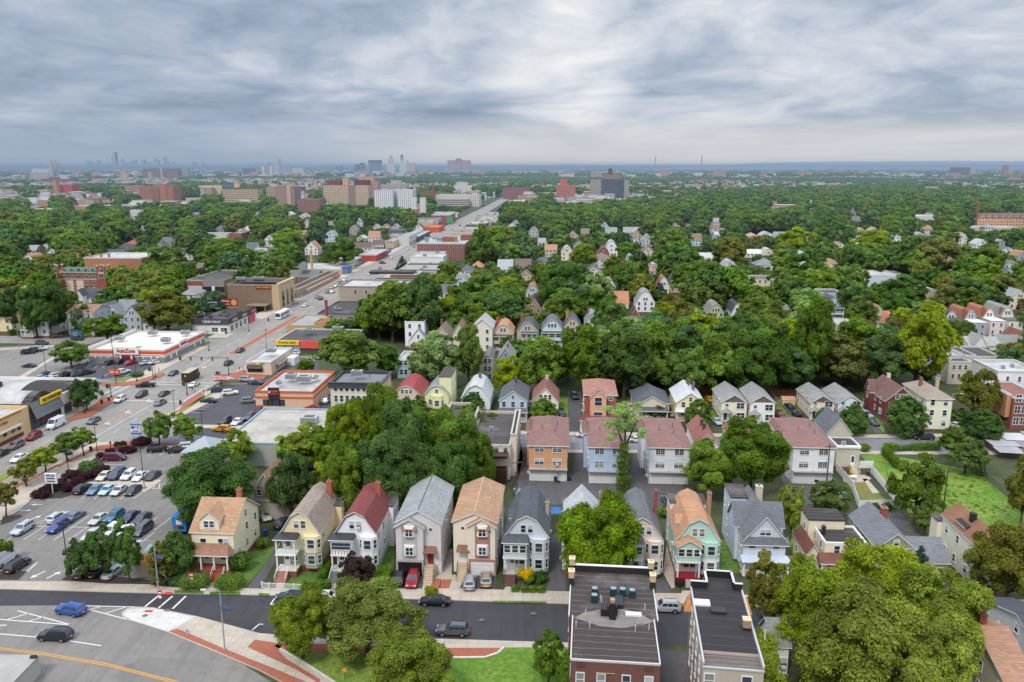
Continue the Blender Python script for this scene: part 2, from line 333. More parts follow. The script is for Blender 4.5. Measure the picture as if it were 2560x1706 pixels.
# ------------------------------------------------------------------ houses
def house(label,at,w,d,e,r,roof='gam',wm='s:e6e3da',rm='r:55585c',rot=GRID,axis='y',fb=.9,fm='b:7d4a3c',low=None,win='auto',near=None,group=None,name='house',cat='house',ch=(),porch=None,bay=None,dorm=(),door=None,trimc='white',frame='white',boxes=(),gwin=2,nf=None,back=True,sides='LR',extra=None,oh=.35,gm=None):
 near=at[1]<185 if near is None else near;t=thing(name,label,cat,at,rot,group);hw=w/2;AVOID.append((at[0],at[1],hw,d,r if roof!='flat' else e,label))
 wb=MB()
 z0=fb
 if low:
  BOX(-hw,0,fb,hw,d,low[1]).build('lower_wall',low[0],t);z0=low[1]
  hw2=hw+.04
 else:hw2=hw
 yo=-.04 if low else 0
 if fb>0:BOX(-hw+.05,.05,0,hw-.05,d-.05,fb).build('foundation',fm,t)
 line=roof_line(roof,hw2,e,r)
 if roof in('gab','gam')and axis=='y':
  wb.box(-hw2,yo,z0,hw2,d-yo,e)
  for y in(yo,d-yo):wb.poly([(x,y,z)for x,z in(line if y>0.1 else line[::-1])],1 if gm else 0)
  slab_roof(line,yo-oh,d+oh,'y',.16,oh,'roof',rm,t)
  tb=MB()
  for(xa,za),(xb,zb)in zip(line[:-1],line[1:]):
   tb.poly([(xa,yo-oh*.35,za-.28),(xb,yo-oh*.35,zb-.28),(xb,yo-oh*.35,zb+.0),(xa,yo-oh*.35,za+.0)])
  tb.build('trim',trimc,t)
 elif roof in('gab','gam'):
  line=roof_line(roof,d/2,e,r);wb.box(-hw2,yo,z0,hw2,d-yo,e)
  for x in(-hw2,hw2):wb.poly([(x,d/2+s,z)for s,z in(line if x>0 else line[::-1])],1 if gm else 0)
  slab_roof(line,-hw2-oh,hw2+oh,'x',.16,oh,'roof',rm,t,c=d/2)
 elif roof=='hip':
  wb.box(-hw2,yo,z0,hw2,d-yo,e-.2);hip_roof(-hw2,hw2,yo,d-yo,e,r,rm,t,back=back)
 else:
  wb.box(-hw2,yo,z0,hw2,d-yo,e)
  rb=MB().box(-hw2+.25,.25,e+.005,hw2-.25,d-.25,e+.1);rb.build('roof',rm,t)
  pb=MB()
  for q in((-hw2-.05,yo-.05,hw2+.05,.22),(-hw2-.05,d-.22,hw2+.05,d+.05),(-hw2-.05,.22,-hw2+.22,d-.22),(hw2-.22,.22,hw2+.05,d-.22)):pb.box(q[0],q[1],e-.05,q[2],q[3],e+r)
  pb.build('parapet',trimc,t)
 wb.build('wall',[wm,gm or wm],t)
 ns=max(1,round((e-fb)/2.9))
 zs=[fb+.95+k*(e-fb)/ns for k in range(ns)]
 if win=='auto':
  n=nf or max(2,int(w/2.7));skip=porch
  for k,z in enumerate(zs):
   for i in range(n):
    a=-hw+w*(i+.5)/n
    if bay and bay[0]<a<bay[1]and bay[2]<z<bay[3]:continue
    if k==0 and door and i==0 and not porch:continue
    window(t,'F',w,d,a,z,.95,1.4,pane=near,frame=frame,off=-yo)
 else:
  for q in win:window(t,q[0],w,d,q[1],q[2],q[3],q[4],pane=near,frame=frame,kind=q[5]if len(q)>5 else 'sash',off=(.045 if low and q[2]>low[1]else .003)+(q[6]if len(q)>6 else 0))
 if gwin and axis=='y' and roof in('gam','gab')and r-e>1.9:
  for i in range(gwin):window(t,'F',w,d,(i-(gwin-1)/2)*1.15,e+(r-e)*.16,.75,min(1.25,(r-e)*.38),pane=near,frame=frame,off=-yo)
 ms=max(2,int(d/3.6))
 for sd in sides:
  for k,z in enumerate(zs):
   for i in range(ms):
    if rng.random()<.16:continue
    window(t,sd,w,d,d*(i+.5)/ms+rng.uniform(-.3,.3),z,.85,1.3,pane=near,frame=frame,off=.045 if low else 0)
  if axis=='x' and roof in('gam','gab')and r-e>2:window(t,sd,w,d,d/2,e+.5,.8,1.2,pane=near,frame=frame)
 for c in ch:chimney(t,*c[:3],min(c[3],(r if roof!='flat' else e+r)+1.0),*c[4:])
 if door and not porch:
  b=MB().box(-.5,-.06,0,.5,0,2.1);b.box(-.35,-.075,1.1,.35,-.06,1.9,1);b.build('door',[door,'glass'],t,(-hw+w*.5/(nf or max(2,int(w/2.7))),0,fb+.02))
 if bay:canted(t,bay,wm,near,frame,low)
 if porch:make_porch(t,w,porch,near,fb)
 for q in dorm:dormer(t,*q,near=near,frame=frame)
 for q in boxes:wing(t,*q,near=near,frame=frame)
 if extra:extra(t)
 return t
def canted(t,bay,wm,near,frame,low=None):
 x0,x1,z0,z1=bay[:4];dep=bay[4]if len(bay)>4 else .9
 pl=[(x0,-.02),(x0+dep*.75,-dep),(x1-dep*.75,-dep),(x1,-.02)]
 b=MB()
 if low:b.prism(pl,z0,low[1],1);b.prism(pl,low[1],z1,0)
 else:b.prism(pl,z0,z1)
 o=b.build('bay_window',[wm,low[0]if low else wm],t)
 ns=max(1,round((z1-z0)/2.9))
 for k in range(ns):
  z=z0+.8+k*(z1-z0)/ns
  q=window(o,'F',1,1,(x0+x1)/2,z,min(1.1,(x1-x0)-dep*1.5-.3),1.5,pane=False,frame=frame,off=dep+.003)
  for s,xx,rz in((-1,x0+dep*.375,-R(53)),(1,x1-dep*.375,R(53))):
   q=window(o,'F',1,1,xx,z,.6,1.5,pane=False,frame=frame,off=dep*.5+.02);q.rotation_euler=(0,0,rz)
def make_porch(t,w,p,near,fb):
 x0,x1,dep=p['x'];lv=p.get('lv',1);h=p.get('h',2.7);col=p.get('col','white');rm=p.get('rm','r:4a4644');z=p.get('z',fb)
 BOX(x0,-dep,0,x1,-.06,z).build('porch_base',p.get('base','b:7d4a3c'),t)
 BOX(x0-.05,-dep-.08,z,x1+.05,-.06,z+.14).build('porch_deck',p.get('deck','p:b9b5ac'),t)
 zz=z+.14
 for k in range(lv):
  up=p.get('enc')and k==lv-1 and lv>1
  for i in range(p.get('nc',2)):
   cx=x0+.15+(x1-x0-.3)*i/(p.get('nc',2)-1)
   BOX(cx-.11,-dep+.04,zz,cx+.11,-dep+.26,zz+h-.2).build('column',col,t)
  if up:
   eb=BOX(x0+.02,-dep+.02,zz+.01,x1-.02,-.05,zz+h-.2).build('porch_room',p['enc'],t)
   nw=p.get('nw',3)
   for i in range(nw):window(eb,'F',1,1,x0+(x1-x0)*(i+.5)/nw,zz+.95,(x1-x0)/nw-.35,1.2,pane=False,off=dep-.01)
  elif p.get('rail',True):
   rb=MB();ry=-dep+.1
   rb.box(x0,ry,zz+.85,x1 if k or not p.get('st')else x1,ry+.08,zz+.93)
   n=int((x1-x0)/.28)
   for i in range(n):rb.box(x0+i*.28,ry+.02,zz,x0+i*.28+.06,ry+.06,zz+.85)
   for xx in(x0+.02,x1-.08):rb.box(xx,-dep+.1,zz+.85,xx+.06,-.1,zz+.92)
   if not(k==0 and p.get('st')):rb.build('railing',p.get('railc','white'),t)
  zz+=h-.2
  if k<lv-1:BOX(x0-.08,-dep-.05,zz,x1+.08,-.06,zz+.25).build('porch_deck',col,t);zz+=.25
 if p.get('door',True):
  for k in range(lv if not p.get('enc')else 1):
   b=MB().box(-.5,-.06,0,.5,0,2.1);b.box(-.33,-.075,.9,.33,-.06,1.95,1);b.build('door',[p.get('doorc','p:eceae6'),'glass'],t,(x0+(x1-x0)*.35,-.005,z+.15+k*h))
   if x1-x0>3:window(t,'F',1,1,x0+(x1-x0)*.75,z+.9+k*h,.9,1.3,pane=False,off=.003)
 rh=p.get('rh',.7);o=.3
 b=MB();f0,f1=-dep-o,0.
 if p.get('gable'):
  cx=(x0+x1)/2
  slab_roof(roof_line('gab',(x1-x0)/2,zz,zz+rh),f0,.4,'y',.14,.25,'porch_roof',rm,t,c=cx)
  MB_=MB();MB_.poly([(x0,-dep,zz),(x1,-dep,zz),(cx,-dep,zz+rh)]);MB_.build('porch_gable',p.get('enc',col),t)
 else:
  A=[(x0-o,f0,zz),(x1+o,f0,zz),(x1+o,f0,zz+.18),(x0-o,f0,zz+.18)]
  b.poly(A,1);b.poly([(x0-o,f0,zz+.18),(x1+o,f0,zz+.18),(x1-p.get('hipx',0),f1,zz+.18+rh),(x0+p.get('hipx',0),f1,zz+.18+rh)])
  b.poly([(x0-o,f0,zz+.18),(x0+p.get('hipx',0),f1,zz+.18+rh),(x0-o,f1,zz),(x0-o,f0,zz)],0);b.poly([(x1+o,f0,zz),(x1+o,f1,zz),(x1-p.get('hipx',0),f1,zz+.18+rh),(x1+o,f0,zz+.18)],0)
  b.poly([(x0-o,f0,zz),(x0-o,f1,zz),(x1+o,f1,zz),(x1+o,f0,zz)],1)
  b.build('porch_roof',[rm,'white'],t)
 if p.get('st'):steps(t,*p['st'][:2],-dep-.08,z+.14,p['st'][2],p.get('stc','p:8f5a4c'),p.get('railc','white'))
def steps(t,x0,x1,y,z,n,m,rail='white'):
 b=MB()
 for i in range(n):
  h=z*(n-i)/(n+1);b.box(x0,y-.3*(i+1),0,x1,y-.3*i,h)
 b.build('steps',m,t)
 if rail:
  L=.3*n
  for x in(x0-.06,x1+.02):
   q=MB().tube((x,y,z+.85),(x,y-L,.95),.04,n=5)
   for i in range(4):yy=y-L*i/3;q.tube((x,yy,(z)*(1-i/3)),(x,yy,z+.85-(z-.1)*i/3),.03,n=4)
   q.build('handrail',rail,t)
def dormer(t,x,y,z,w,h,dep,rm,wm,nw=2,kind='gab',face='F',near=False,frame='white'):
 e=ob('dormer',None,t,(x,y,z),{'F':0,'L':-math.pi/2,'R':math.pi/2}[face]);rh=w*.42
 b=MB().box(-w/2,0,-1.2,w/2,dep,h)
 if kind=='gab':
  b.poly([(-w/2,0,h),(w/2,0,h),(0,0,h+rh)])
  b.build('wall',wm,e);slab_roof(roof_line('gab',w/2,h,h+rh),-.25,dep+rh*.6,'y',.12,.22,'roof',rm,e)
 else:
  b.build('wall',wm,e);q=MB();q.poly([(-w/2-.2,-.25,h),(w/2+.2,-.25,h),(w/2+.2,dep,h+.5),(-w/2-.2,dep,h+.5)]);q.poly([(-w/2-.2,dep,h+.35),(w/2+.2,dep,h+.35),(w/2+.2,-.25,h-.15),(-w/2-.2,-.25,h-.15)]);q.poly([(-w/2-.2,-.25,h-.15),(w/2+.2,-.25,h-.15),(w/2+.2,-.25,h),(-w/2-.2,-.25,h)],1)
  q.build('roof',[rm,'white'],e)
 for i in range(nw):window(e,'F',w,dep,(i-(nw-1)/2)*.95,h-1.35,.72,1.1,pane=False,frame=frame,off=.003)
 return e
def wing(t,x0,x1,y0,y1,e,r,roof,wm,rm,axis='y',fwin=(),near=False,frame='white',z0=0.):
 cx=(x0+x1)/2;cy=(y0+y1)/2;b=MB().box(x0,y0,z0,x1,y1,e)
 if roof=='flat':
  b.build('wing',wm,t)
  q=MB().box(x0-.15,y0-.15,e+.003,x1+.15,y1+.15,e+.18);q.build('wing_roof',rm,t)
 elif roof=='hip':b.build('wing',wm,t);hip_roof(x0,x1,y0,y1,e+.2,r,rm,t,name='wing_roof')
 elif axis=='y':
  ln=roof_line(roof,(x1-x0)/2,e,r)
  for y in(y0,y1):b.poly([(cx+s,y,z)for s,z in(ln if y==y1 else ln[::-1])])
  b.build('wing',wm,t);slab_roof(ln,y0-.3,y1+.3,'y',.16,.3,'wing_roof',rm,t,c=cx)
 else:
  ln=roof_line(roof,(y1-y0)/2,e,r)
  for x in(x0,x1):b.poly([(x,cy+s,z)for s,z in(ln if x==x1 else ln[::-1])])
  b.build('wing',wm,t);slab_roof(ln,x0-.3,x1+.3,'x',.16,.3,'wing_roof',rm,t,c=cy)
 for f,a,z,ww,hh in fwin:window(t,f,x1-x0,y1-y0,a,z,ww,hh,pane=False,frame=frame,x0=x0,y0=y0,off=.003)
# ------------------------------------------------------------------ flat-roofed blocks
def block(label,at,vols,cat='building',name='building',rot=GRID,wins=(),units=(),bands=(),signs=(),group=None,extra=None,frame='white',pane=False,stuff=False):
 t=thing(name,label,cat,at,rot,group);v=vols[0];AVOID.append((at[0],at[1],v[1],v[3],v[5],label))
 for v in vols:
  x0,x1,y0,y1,z0,z1,wm,rm=v[:8];ph=v[8]if len(v)>8 else .5;cm=v[9]if len(v)>9 else wm;th=.3;cm='p:c6c4bf' if cm=='white' else cm
  b=MB()
  b.poly([(x0,y0,z0),(x1,y0,z0),(x1,y0,z1),(x0,y0,z1)]);b.poly([(x1,y0,z0),(x1,y1,z0),(x1,y1,z1),(x1,y0,z1)])
  b.poly([(x1,y1,z0),(x0,y1,z0),(x0,y1,z1),(x1,y1,z1)]);b.poly([(x0,y1,z0),(x0,y0,z0),(x0,y0,z1),(x0,y1,z1)])
  if z0>.5:b.poly([(x0,y0,z0),(x0,y1,z0),(x1,y1,z0),(x1,y0,z0)])
  b.build('wall',wm,t)
  if ph>0:
   MB().poly
   rb=MB();rb.poly([(x0,y0,z1-ph),(x1,y0,z1-ph),(x1,y1,z1-ph),(x0,y1,z1-ph)]);rb.build('roof',rm,t)
   c=MB()
   for q in((x0-.06,y0-.06,x1+.06,y0+th),(x0-.06,y1-th,x1+.06,y1+.06),(x0-.06,y0+th,x0+th,y1-th),(x1-th,y0+th,x1+.06,y1-th)):c.box(q[0],q[1],z1-ph+.02,q[2],q[3],z1+.1)
   c.build('parapet',cm,t)
  else:
   rb=MB().box(x0-.3,y0-.3,z1,x1+.3,y1+.3,z1+.25);rb.build('roof',rm,t)
 n=0;left=MB()
 for q in wins:
  v=vols[q[8]if len(q)>8 else 0];lo,hi=(v[0],v[1])if q[0]in 'FB' else(v[2],v[3])
  for z in q[4]:
   for i in range(q[1]):
    n+=1;a=lo+(hi-lo)*(q[2]+(q[3]-q[2])*(i+.5)/q[1])
    if n<=100:window(t,q[0],v[1]-v[0],v[3]-v[2],a,z,q[5],q[6],kind=q[7]if len(q)>7 else 'sash',pane=pane,frame=frame,x0=v[0],y0=v[2],off=.003)
 for(x,y,z,a,b_,c)in units:
  q=MB().box(-a/2,-b_/2,.25,a/2,b_/2,c);q.box(-a/2+.1,-b_/2+.1,0,a/2-.1,b_/2-.1,.25,1);q.box(-a*.3,-b_*.3,c,a*.3,b_*.3,c+.12,1)
  for i in range(4):q.box(-a/2+.15,-b_/2-.02,.4+i*(c-.5)/4,a/2-.15,-b_/2,.4+(i+.5)*(c-.5)/4,1)
  q.build('rooftop_unit',['p:a9adaf','p:55585a'],t,(x,y,z))
 for(nm,x0,x1,y0,y1,z0,z1,m)in bands:BOX(x0,y0,z0,x1,y1,z1).build(nm,m,t)
 if extra:extra(t)
 return t
# ------------------------------------------------------------------ vegetation
LEAF={'mid':'6b8136','dark':'557036','yel':'84902d','oli':'79793a','blue':'5c7850','lime':'7f9337','str':'788637','pur':'472731','mar':'45332c','gold':'c8ae2c','pale':'8a9f66','fir':'3c5a44'}
def leafm(k):return mat('leaf_'+k,LEAF[k],'leaf',.55)
BARK=lambda:mat('bark','4b4036','plain',.95,.3,3)
def leaf_mesh(name,cen,rad,tone,n,size,seed,flat=.8,up=.3,ldir=None,jit=.3):
 g=np.random.default_rng(seed);cen=np.array(cen);rad=np.array(rad);tone=np.array(tone)
 p=rad**2/(rad**2).sum();idx=g.choice(len(cen),n,p=p)
 d=g.normal(size=(n,3));d/=np.linalg.norm(d,axis=1)[:,None]
 d[:,2]=np.where(d[:,2]<-.7,-d[:,2],d[:,2])
 rr=rad[idx]*(g.uniform(.3,1,n)**.5)*(1+.3*(g.random(n)<.12))
 pos=cen[idx]+d*rr[:,None]*np.array([1,1,flat])
 b0=d*.75 if ldir is None else d*.5+np.array(ldir)[idx]*.45
 nm=b0+np.array([0,0,up])+g.normal(size=(n,3))*jit*1.2;nm/=np.linalg.norm(nm,axis=1)[:,None]
 a=np.cross(nm,g.normal(size=(n,3)));a/=np.linalg.norm(a,axis=1)[:,None]+1e-9;b=np.cross(nm,a)
 s=(size*g.uniform(.55,1.4,n))[:,None]
 v=np.stack([pos-a*s*.62,pos-b*s*.36+nm*s*.08,pos+a*s*.62,pos+b*s*.36+nm*s*.08],1).reshape(-1,3)
 t=tone[idx]*g.uniform(1-jit,1+jit,n)
 me=bpy.data.meshes.new(name);me.vertices.add(4*n);me.vertices.foreach_set('co',v.astype('f4').ravel())
 me.loops.add(4*n);me.loops.foreach_set('vertex_index',np.arange(4*n,dtype='i4'))
 me.polygons.add(n);me.polygons.foreach_set('loop_start',np.arange(0,4*n,4,dtype='i4'))
 at=me.attributes.new('tone','FLOAT','POINT');at.data.foreach_set('value',np.repeat(t,4).astype('f4'))
 me.update();me.validate();return me
def tree_proto(name,Rr,Hh,th,nl,n,size,seed,shape='round',pal='mid',per=7,jit=.3):
 g=random.Random(seed);cen=[];rad=[];tone=[];ld=[];ch=Hh-th;cz=th+ch*.47;lobes=[]
 ph=[g.uniform(0,6.28)for _ in range(4)];off=g.uniform(0,6.28)
 for i in range(nl):
  az=off+i*2.39996+g.uniform(-.5,.5);k=(i+.5)/nl
  lb=1+.15*math.sin(2*az+ph[0])+.12*math.sin(3*az+ph[1])
  if shape=='round':
   el=math.asin(min(1,max(-.85,-.8+1.8*k+g.uniform(-.12,.12))));f=g.uniform(.5,.8)if g.random()<.8 else g.uniform(.15,.45)
   c=(Rr*math.cos(el)*f*lb*math.cos(az),Rr*math.cos(el)*f*lb*math.sin(az),cz+math.sin(el)*ch*.5*f*(1.2 if el>0 else 1.05));lr=Rr*g.uniform(.22,.38)
  else:
   q=k**(1.3 if shape=='cone' else 1);pr=(1-q)**.8 if shape=='cone' else(.72+.74*q if q<.38 else max(.06,(1-((q-.38)/.64)**1.8))**.75)
   f=g.uniform(.5,.72);c=(Rr*pr*f*lb*math.cos(az),Rr*pr*f*lb*math.sin(az),th+ch*(.09+.84*q));lr=Rr*(.2+.24*pr)*g.uniform(.75,1.1)
  lobes.append((c,lr));o=Vector((c[0],c[1],(c[2]-cz)*1.1+.12*ch)).normalized();lt=g.uniform(.72,1.22)
  for _ in range(per):
   v=Vector((g.gauss(0,1),g.gauss(0,1),g.gauss(0,1))).normalized()*.8+o*.75+Vector((0,0,.12));v.normalize()
   cen.append(tuple(Vector(c)+Vector((v.x,v.y,v.z*.8))*lr*g.uniform(.45,.85)));rad.append(lr*g.uniform(.3,.52));tone.append(lt*g.uniform(.78,1.25));ld.append(tuple(v))
 for _ in range(nl//2 if shape=='round' else 0):
  v=Vector((g.gauss(0,1),g.gauss(0,1),g.gauss(0,.8))).normalized();q=g.uniform(.1,.5);cen.append((v.x*q*Rr,v.y*q*Rr,cz+v.z*q*ch*.5));rad.append(Rr*g.uniform(.2,.32));tone.append(1.05);ld.append((v.x,v.y,.6))
 cm=leaf_mesh('crown_'+name,cen,rad,tone,n,size,seed,ldir=ld,jit=jit);cm.materials.append(leafm(pal))
 b=MB();r0=max(.09,Rr*.05)
 lean=(g.uniform(-.3,.3),g.uniform(-.3,.3));top=(lean[0],lean[1],th+ch*.35)
 b.tube((0,0,-.2),(lean[0]*.5,lean[1]*.5,th*.7),r0*1.5,r0,9);b.tube((lean[0]*.5,lean[1]*.5,th*.7),top,r0,r0*.6,8)
 for c,lr in lobes[:22]:
  s=g.uniform(.1,.9);z0=min(th*.7+(top[2]-th*.7)*s,c[2])
  p0=(lean[0]*(.5+.5*s),lean[1]*(.5+.5*s),z0);mid=(c[0]*.5+g.uniform(-.3,.3),c[1]*.5+g.uniform(-.3,.3),z0+(c[2]-z0)*.35)
  b.tube(p0,mid,r0*.5,r0*.3,6,cap=False);b.tube(mid,c,r0*.3,r0*.1,5,cap=False)
 tm=b.mesh('trunk_'+name,[BARK()])
 return(tm,cm,Rr,Hh)
PROTO={}
def protos():
 for i in range(3):PROTO[f'H{i}']=tree_proto(f'H{i}',8,15,2.4,56,76000,.33,100+i,per=9)
 for i in range(5):PROTO[f'L{i}']=tree_proto(f'L{i}',8,17,2.8,36+3*i,24000,.56,10+i)
 for i in range(3):PROTO[f'M{i}']=tree_proto(f'M{i}',5,11,1.8,34,18000,.37,30+i)
 for i in range(2):PROTO[f'S{i}']=tree_proto(f'S{i}',2.6,6.2,1.7,30,13000,.25,40+i)
 for i in range(2):PROTO[f'P{i}']=tree_proto(f'P{i}',4,9.5,.6,48,17000,.33,50+i,'egg',per=6)
 PROTO['C0']=tree_proto('C0',3.2,11,.5,50,9000,.34,60,'cone',per=4)
 PROTO['K0']=tree_proto('K0',1.4,5.5,.2,34,7000,.2,61,'egg',per=4)
 for i in range(3):PROTO[f'F{i}']=tree_proto(f'F{i}',8,16,3,30,6000,.95,70+i,per=4,jit=.16)
TONE=dict(str='green',gold='golden',mid='mid green',dark='dark green',oli='olive green',yel='yellow-green',blue='bluish green',lime='bright green',pale='pale green')
USED=set()
def say_where(x,y,h,wd,pal):
 nr=sorted((b for b in AVOID if b[5]),key=lambda b:math.hypot(x-b[0],y-b[1]-b[3]/2))[:6]
 def ref(b):
  dx,dy=x-b[0],y-b[1]-b[3]/2;n=b[5].split(' ')[:6]
  for q in('with','behind','beside','in','and','under','of','on','at','past','before','by','among','near','above','beyond','next','glimpsed','half','east','turned','between','single','showing','deep'):
   if q in n[2:]:n=n[:n.index(q,2)]
  return('behind' if dy>abs(dx)*.8 else 'in front of' if dy<-abs(dx)*.8 else 'left of' if dx<0 else 'right of')+' the '+' '.join(n).strip(',')
 a=f"{'tall' if h > 16 else 'broad' if wd > 13.5 else 'small' if h < 11 else 'leafy'} {TONE[pal]} tree "
 for b in[ref(nr[0])]+[ref(p)+', '+ref(q)for p in nr for q in nr if q is not p]:
  if a+b not in USED and len((a+b).split())<17:break
 else:b=ref(nr[0])
 USED.add(a+b);return a+b
def tree(kind,at,h,wd,pal,label=None,group=None,name='tree',cat='tree'):
 parts=at[1]<330
 if not label:label=say_where(*at,h,wd,pal);group='trees of the woods'
 TAKEN.append((at[0],at[1],wd));tm,cm,Rr,Hh=PROTO[kind];s=h/Hh;sx=wd/(2*Rr)
 rz=rng.uniform(0,6.28)
 if parts:
  t=ob(name,None,None,(at[0],at[1],0),rz);t.empty_display_size=.5
  for nm,me in(('trunk',tm),('crown',cm)):
   o=ob(nm,me,t);o.scale=(sx,sx,s)
   if nm=='crown':o.material_slots[0].link='OBJECT';o.material_slots[0].material=leafm(pal)
 else:
  t=ob(name,cm,None,(at[0],at[1],0),rz);t.scale=(sx,sx,s);t.material_slots[0].link='OBJECT';t.material_slots[0].material=leafm(pal)
 return tag(t,label,cat,group)
SHR={}
def shrub(at,rx,h,pal,label,group=None,name='shrub',box=None,rot=0,z=0):
 key=(pal,bool(box),round(h,1),box and round(box[0]),box and round(box[1],1),round(rx,1))
 if key not in SHR:
  g=random.Random(len(SHR)+5)
  if box:
   n=max(3,int(box[0]/.45));m=max(1,int(box[1]/.6));cen=[(-box[0]/2+box[0]*(i+.5)/n,-box[1]/2+box[1]*(j+.5)/m+g.uniform(-.06,.06),h*k)for i in range(n)for j in range(m)for k in(.3,.72)]
   rad=[max(.3,min(box[1],h)*.42)*g.uniform(.85,1.15)for _ in cen];size=.17
  else:
   cen=[];rad=[];size=max(.12,rx*.13)
   for i in range(22):
    az=g.uniform(0,6.28);q=g.uniform(.15,.7);cen.append((rx*q*math.cos(az),rx*q*math.sin(az),h*(.3+.4*g.random()*(1-q*.5))));rad.append(min(rx,h)*g.uniform(.28,.42))
  tone=[g.uniform(.7,1.25)for _ in cen]
  me=leaf_mesh('foliage',cen,rad,tone,int(min(16000,max(1200,len(cen)*130))),size,len(SHR)+3,1.0);me.materials.append(leafm(pal));SHR[key]=me
 o=ob(name,SHR[key],None,(at[0],at[1],z),R(rot)if box else rng.uniform(0,6.28));return tag(o,label,'hedge' if box else 'shrub',group)
# ------------------------------------------------------------------ vehicles
CARD={'sedan':(4.8,1.84,1.45,[(-2.4,.38,.6,.6),(-2.3,.24,.72,.8),(-1.9,.2,.8,.89),(-1.05,.2,.92,.92),(0,.2,.95,.92),(1.3,.2,.98,.92),(1.95,.22,.98,.89),(2.3,.28,.92,.8),(2.4,.4,.78,.66)],(-1.05,1.85),(-.3,1.0),.93),'suv':(4.75,1.92,1.72,[(-2.37,.45,.75,.66),(-2.27,.3,.9,.84),(-1.85,.26,1.0,.93),(-1.05,.26,1.1,.96),(0,.26,1.12,.96),(1.5,.26,1.14,.96),(2.15,.3,1.14,.92),(2.33,.36,1.05,.84),(2.38,.46,.8,.7)],(-1.1,2.3),(-.35,1.85),1.08),'hatch':(4.25,1.78,1.5,[(-2.12,.38,.6,.6),(-2.0,.24,.76,.8),(-1.6,.2,.86,.87),(-.95,.2,.97,.89),(.3,.2,1.0,.89),(1.5,.2,1.02,.88),(2.0,.28,.98,.8),(2.12,.4,.8,.66)],(-1.05,2.05),(-.25,1.5),.97),'minivan':(5.05,1.98,1.78,[(-2.52,.4,.65,.66),(-2.4,.26,.85,.86),(-2.0,.22,1.0,.95),(-1.4,.22,1.08,.98),(0,.22,1.08,.98),(1.8,.22,1.1,.98),(2.4,.28,1.1,.93),(2.52,.4,.9,.76)],(-1.75,2.46),(-.75,2.15),1.06),'pickup':(5.6,2.0,1.85,[(-2.8,.5,.8,.7),(-2.7,.36,1.0,.9),(-2.2,.32,1.12,.98),(-1.3,.32,1.2,1.0),(.6,.32,1.2,1.0),(1.0,.34,1.2,1.0),(2.7,.36,1.2,1.0),(2.8,.46,1.1,.96)],(-1.35,.95),(-.6,.75),1.16),'van':(5.6,2.05,2.55,[(-2.8,.45,.8,.76),(-2.68,.3,1.1,.94),(-2.2,.26,1.35,1.0),(-1.6,.26,1.5,1.02),(2.7,.28,1.5,1.02),(2.8,.36,1.4,1.0)],(-2.0,2.78),(-1.05,2.72),1.42),}
CM={}
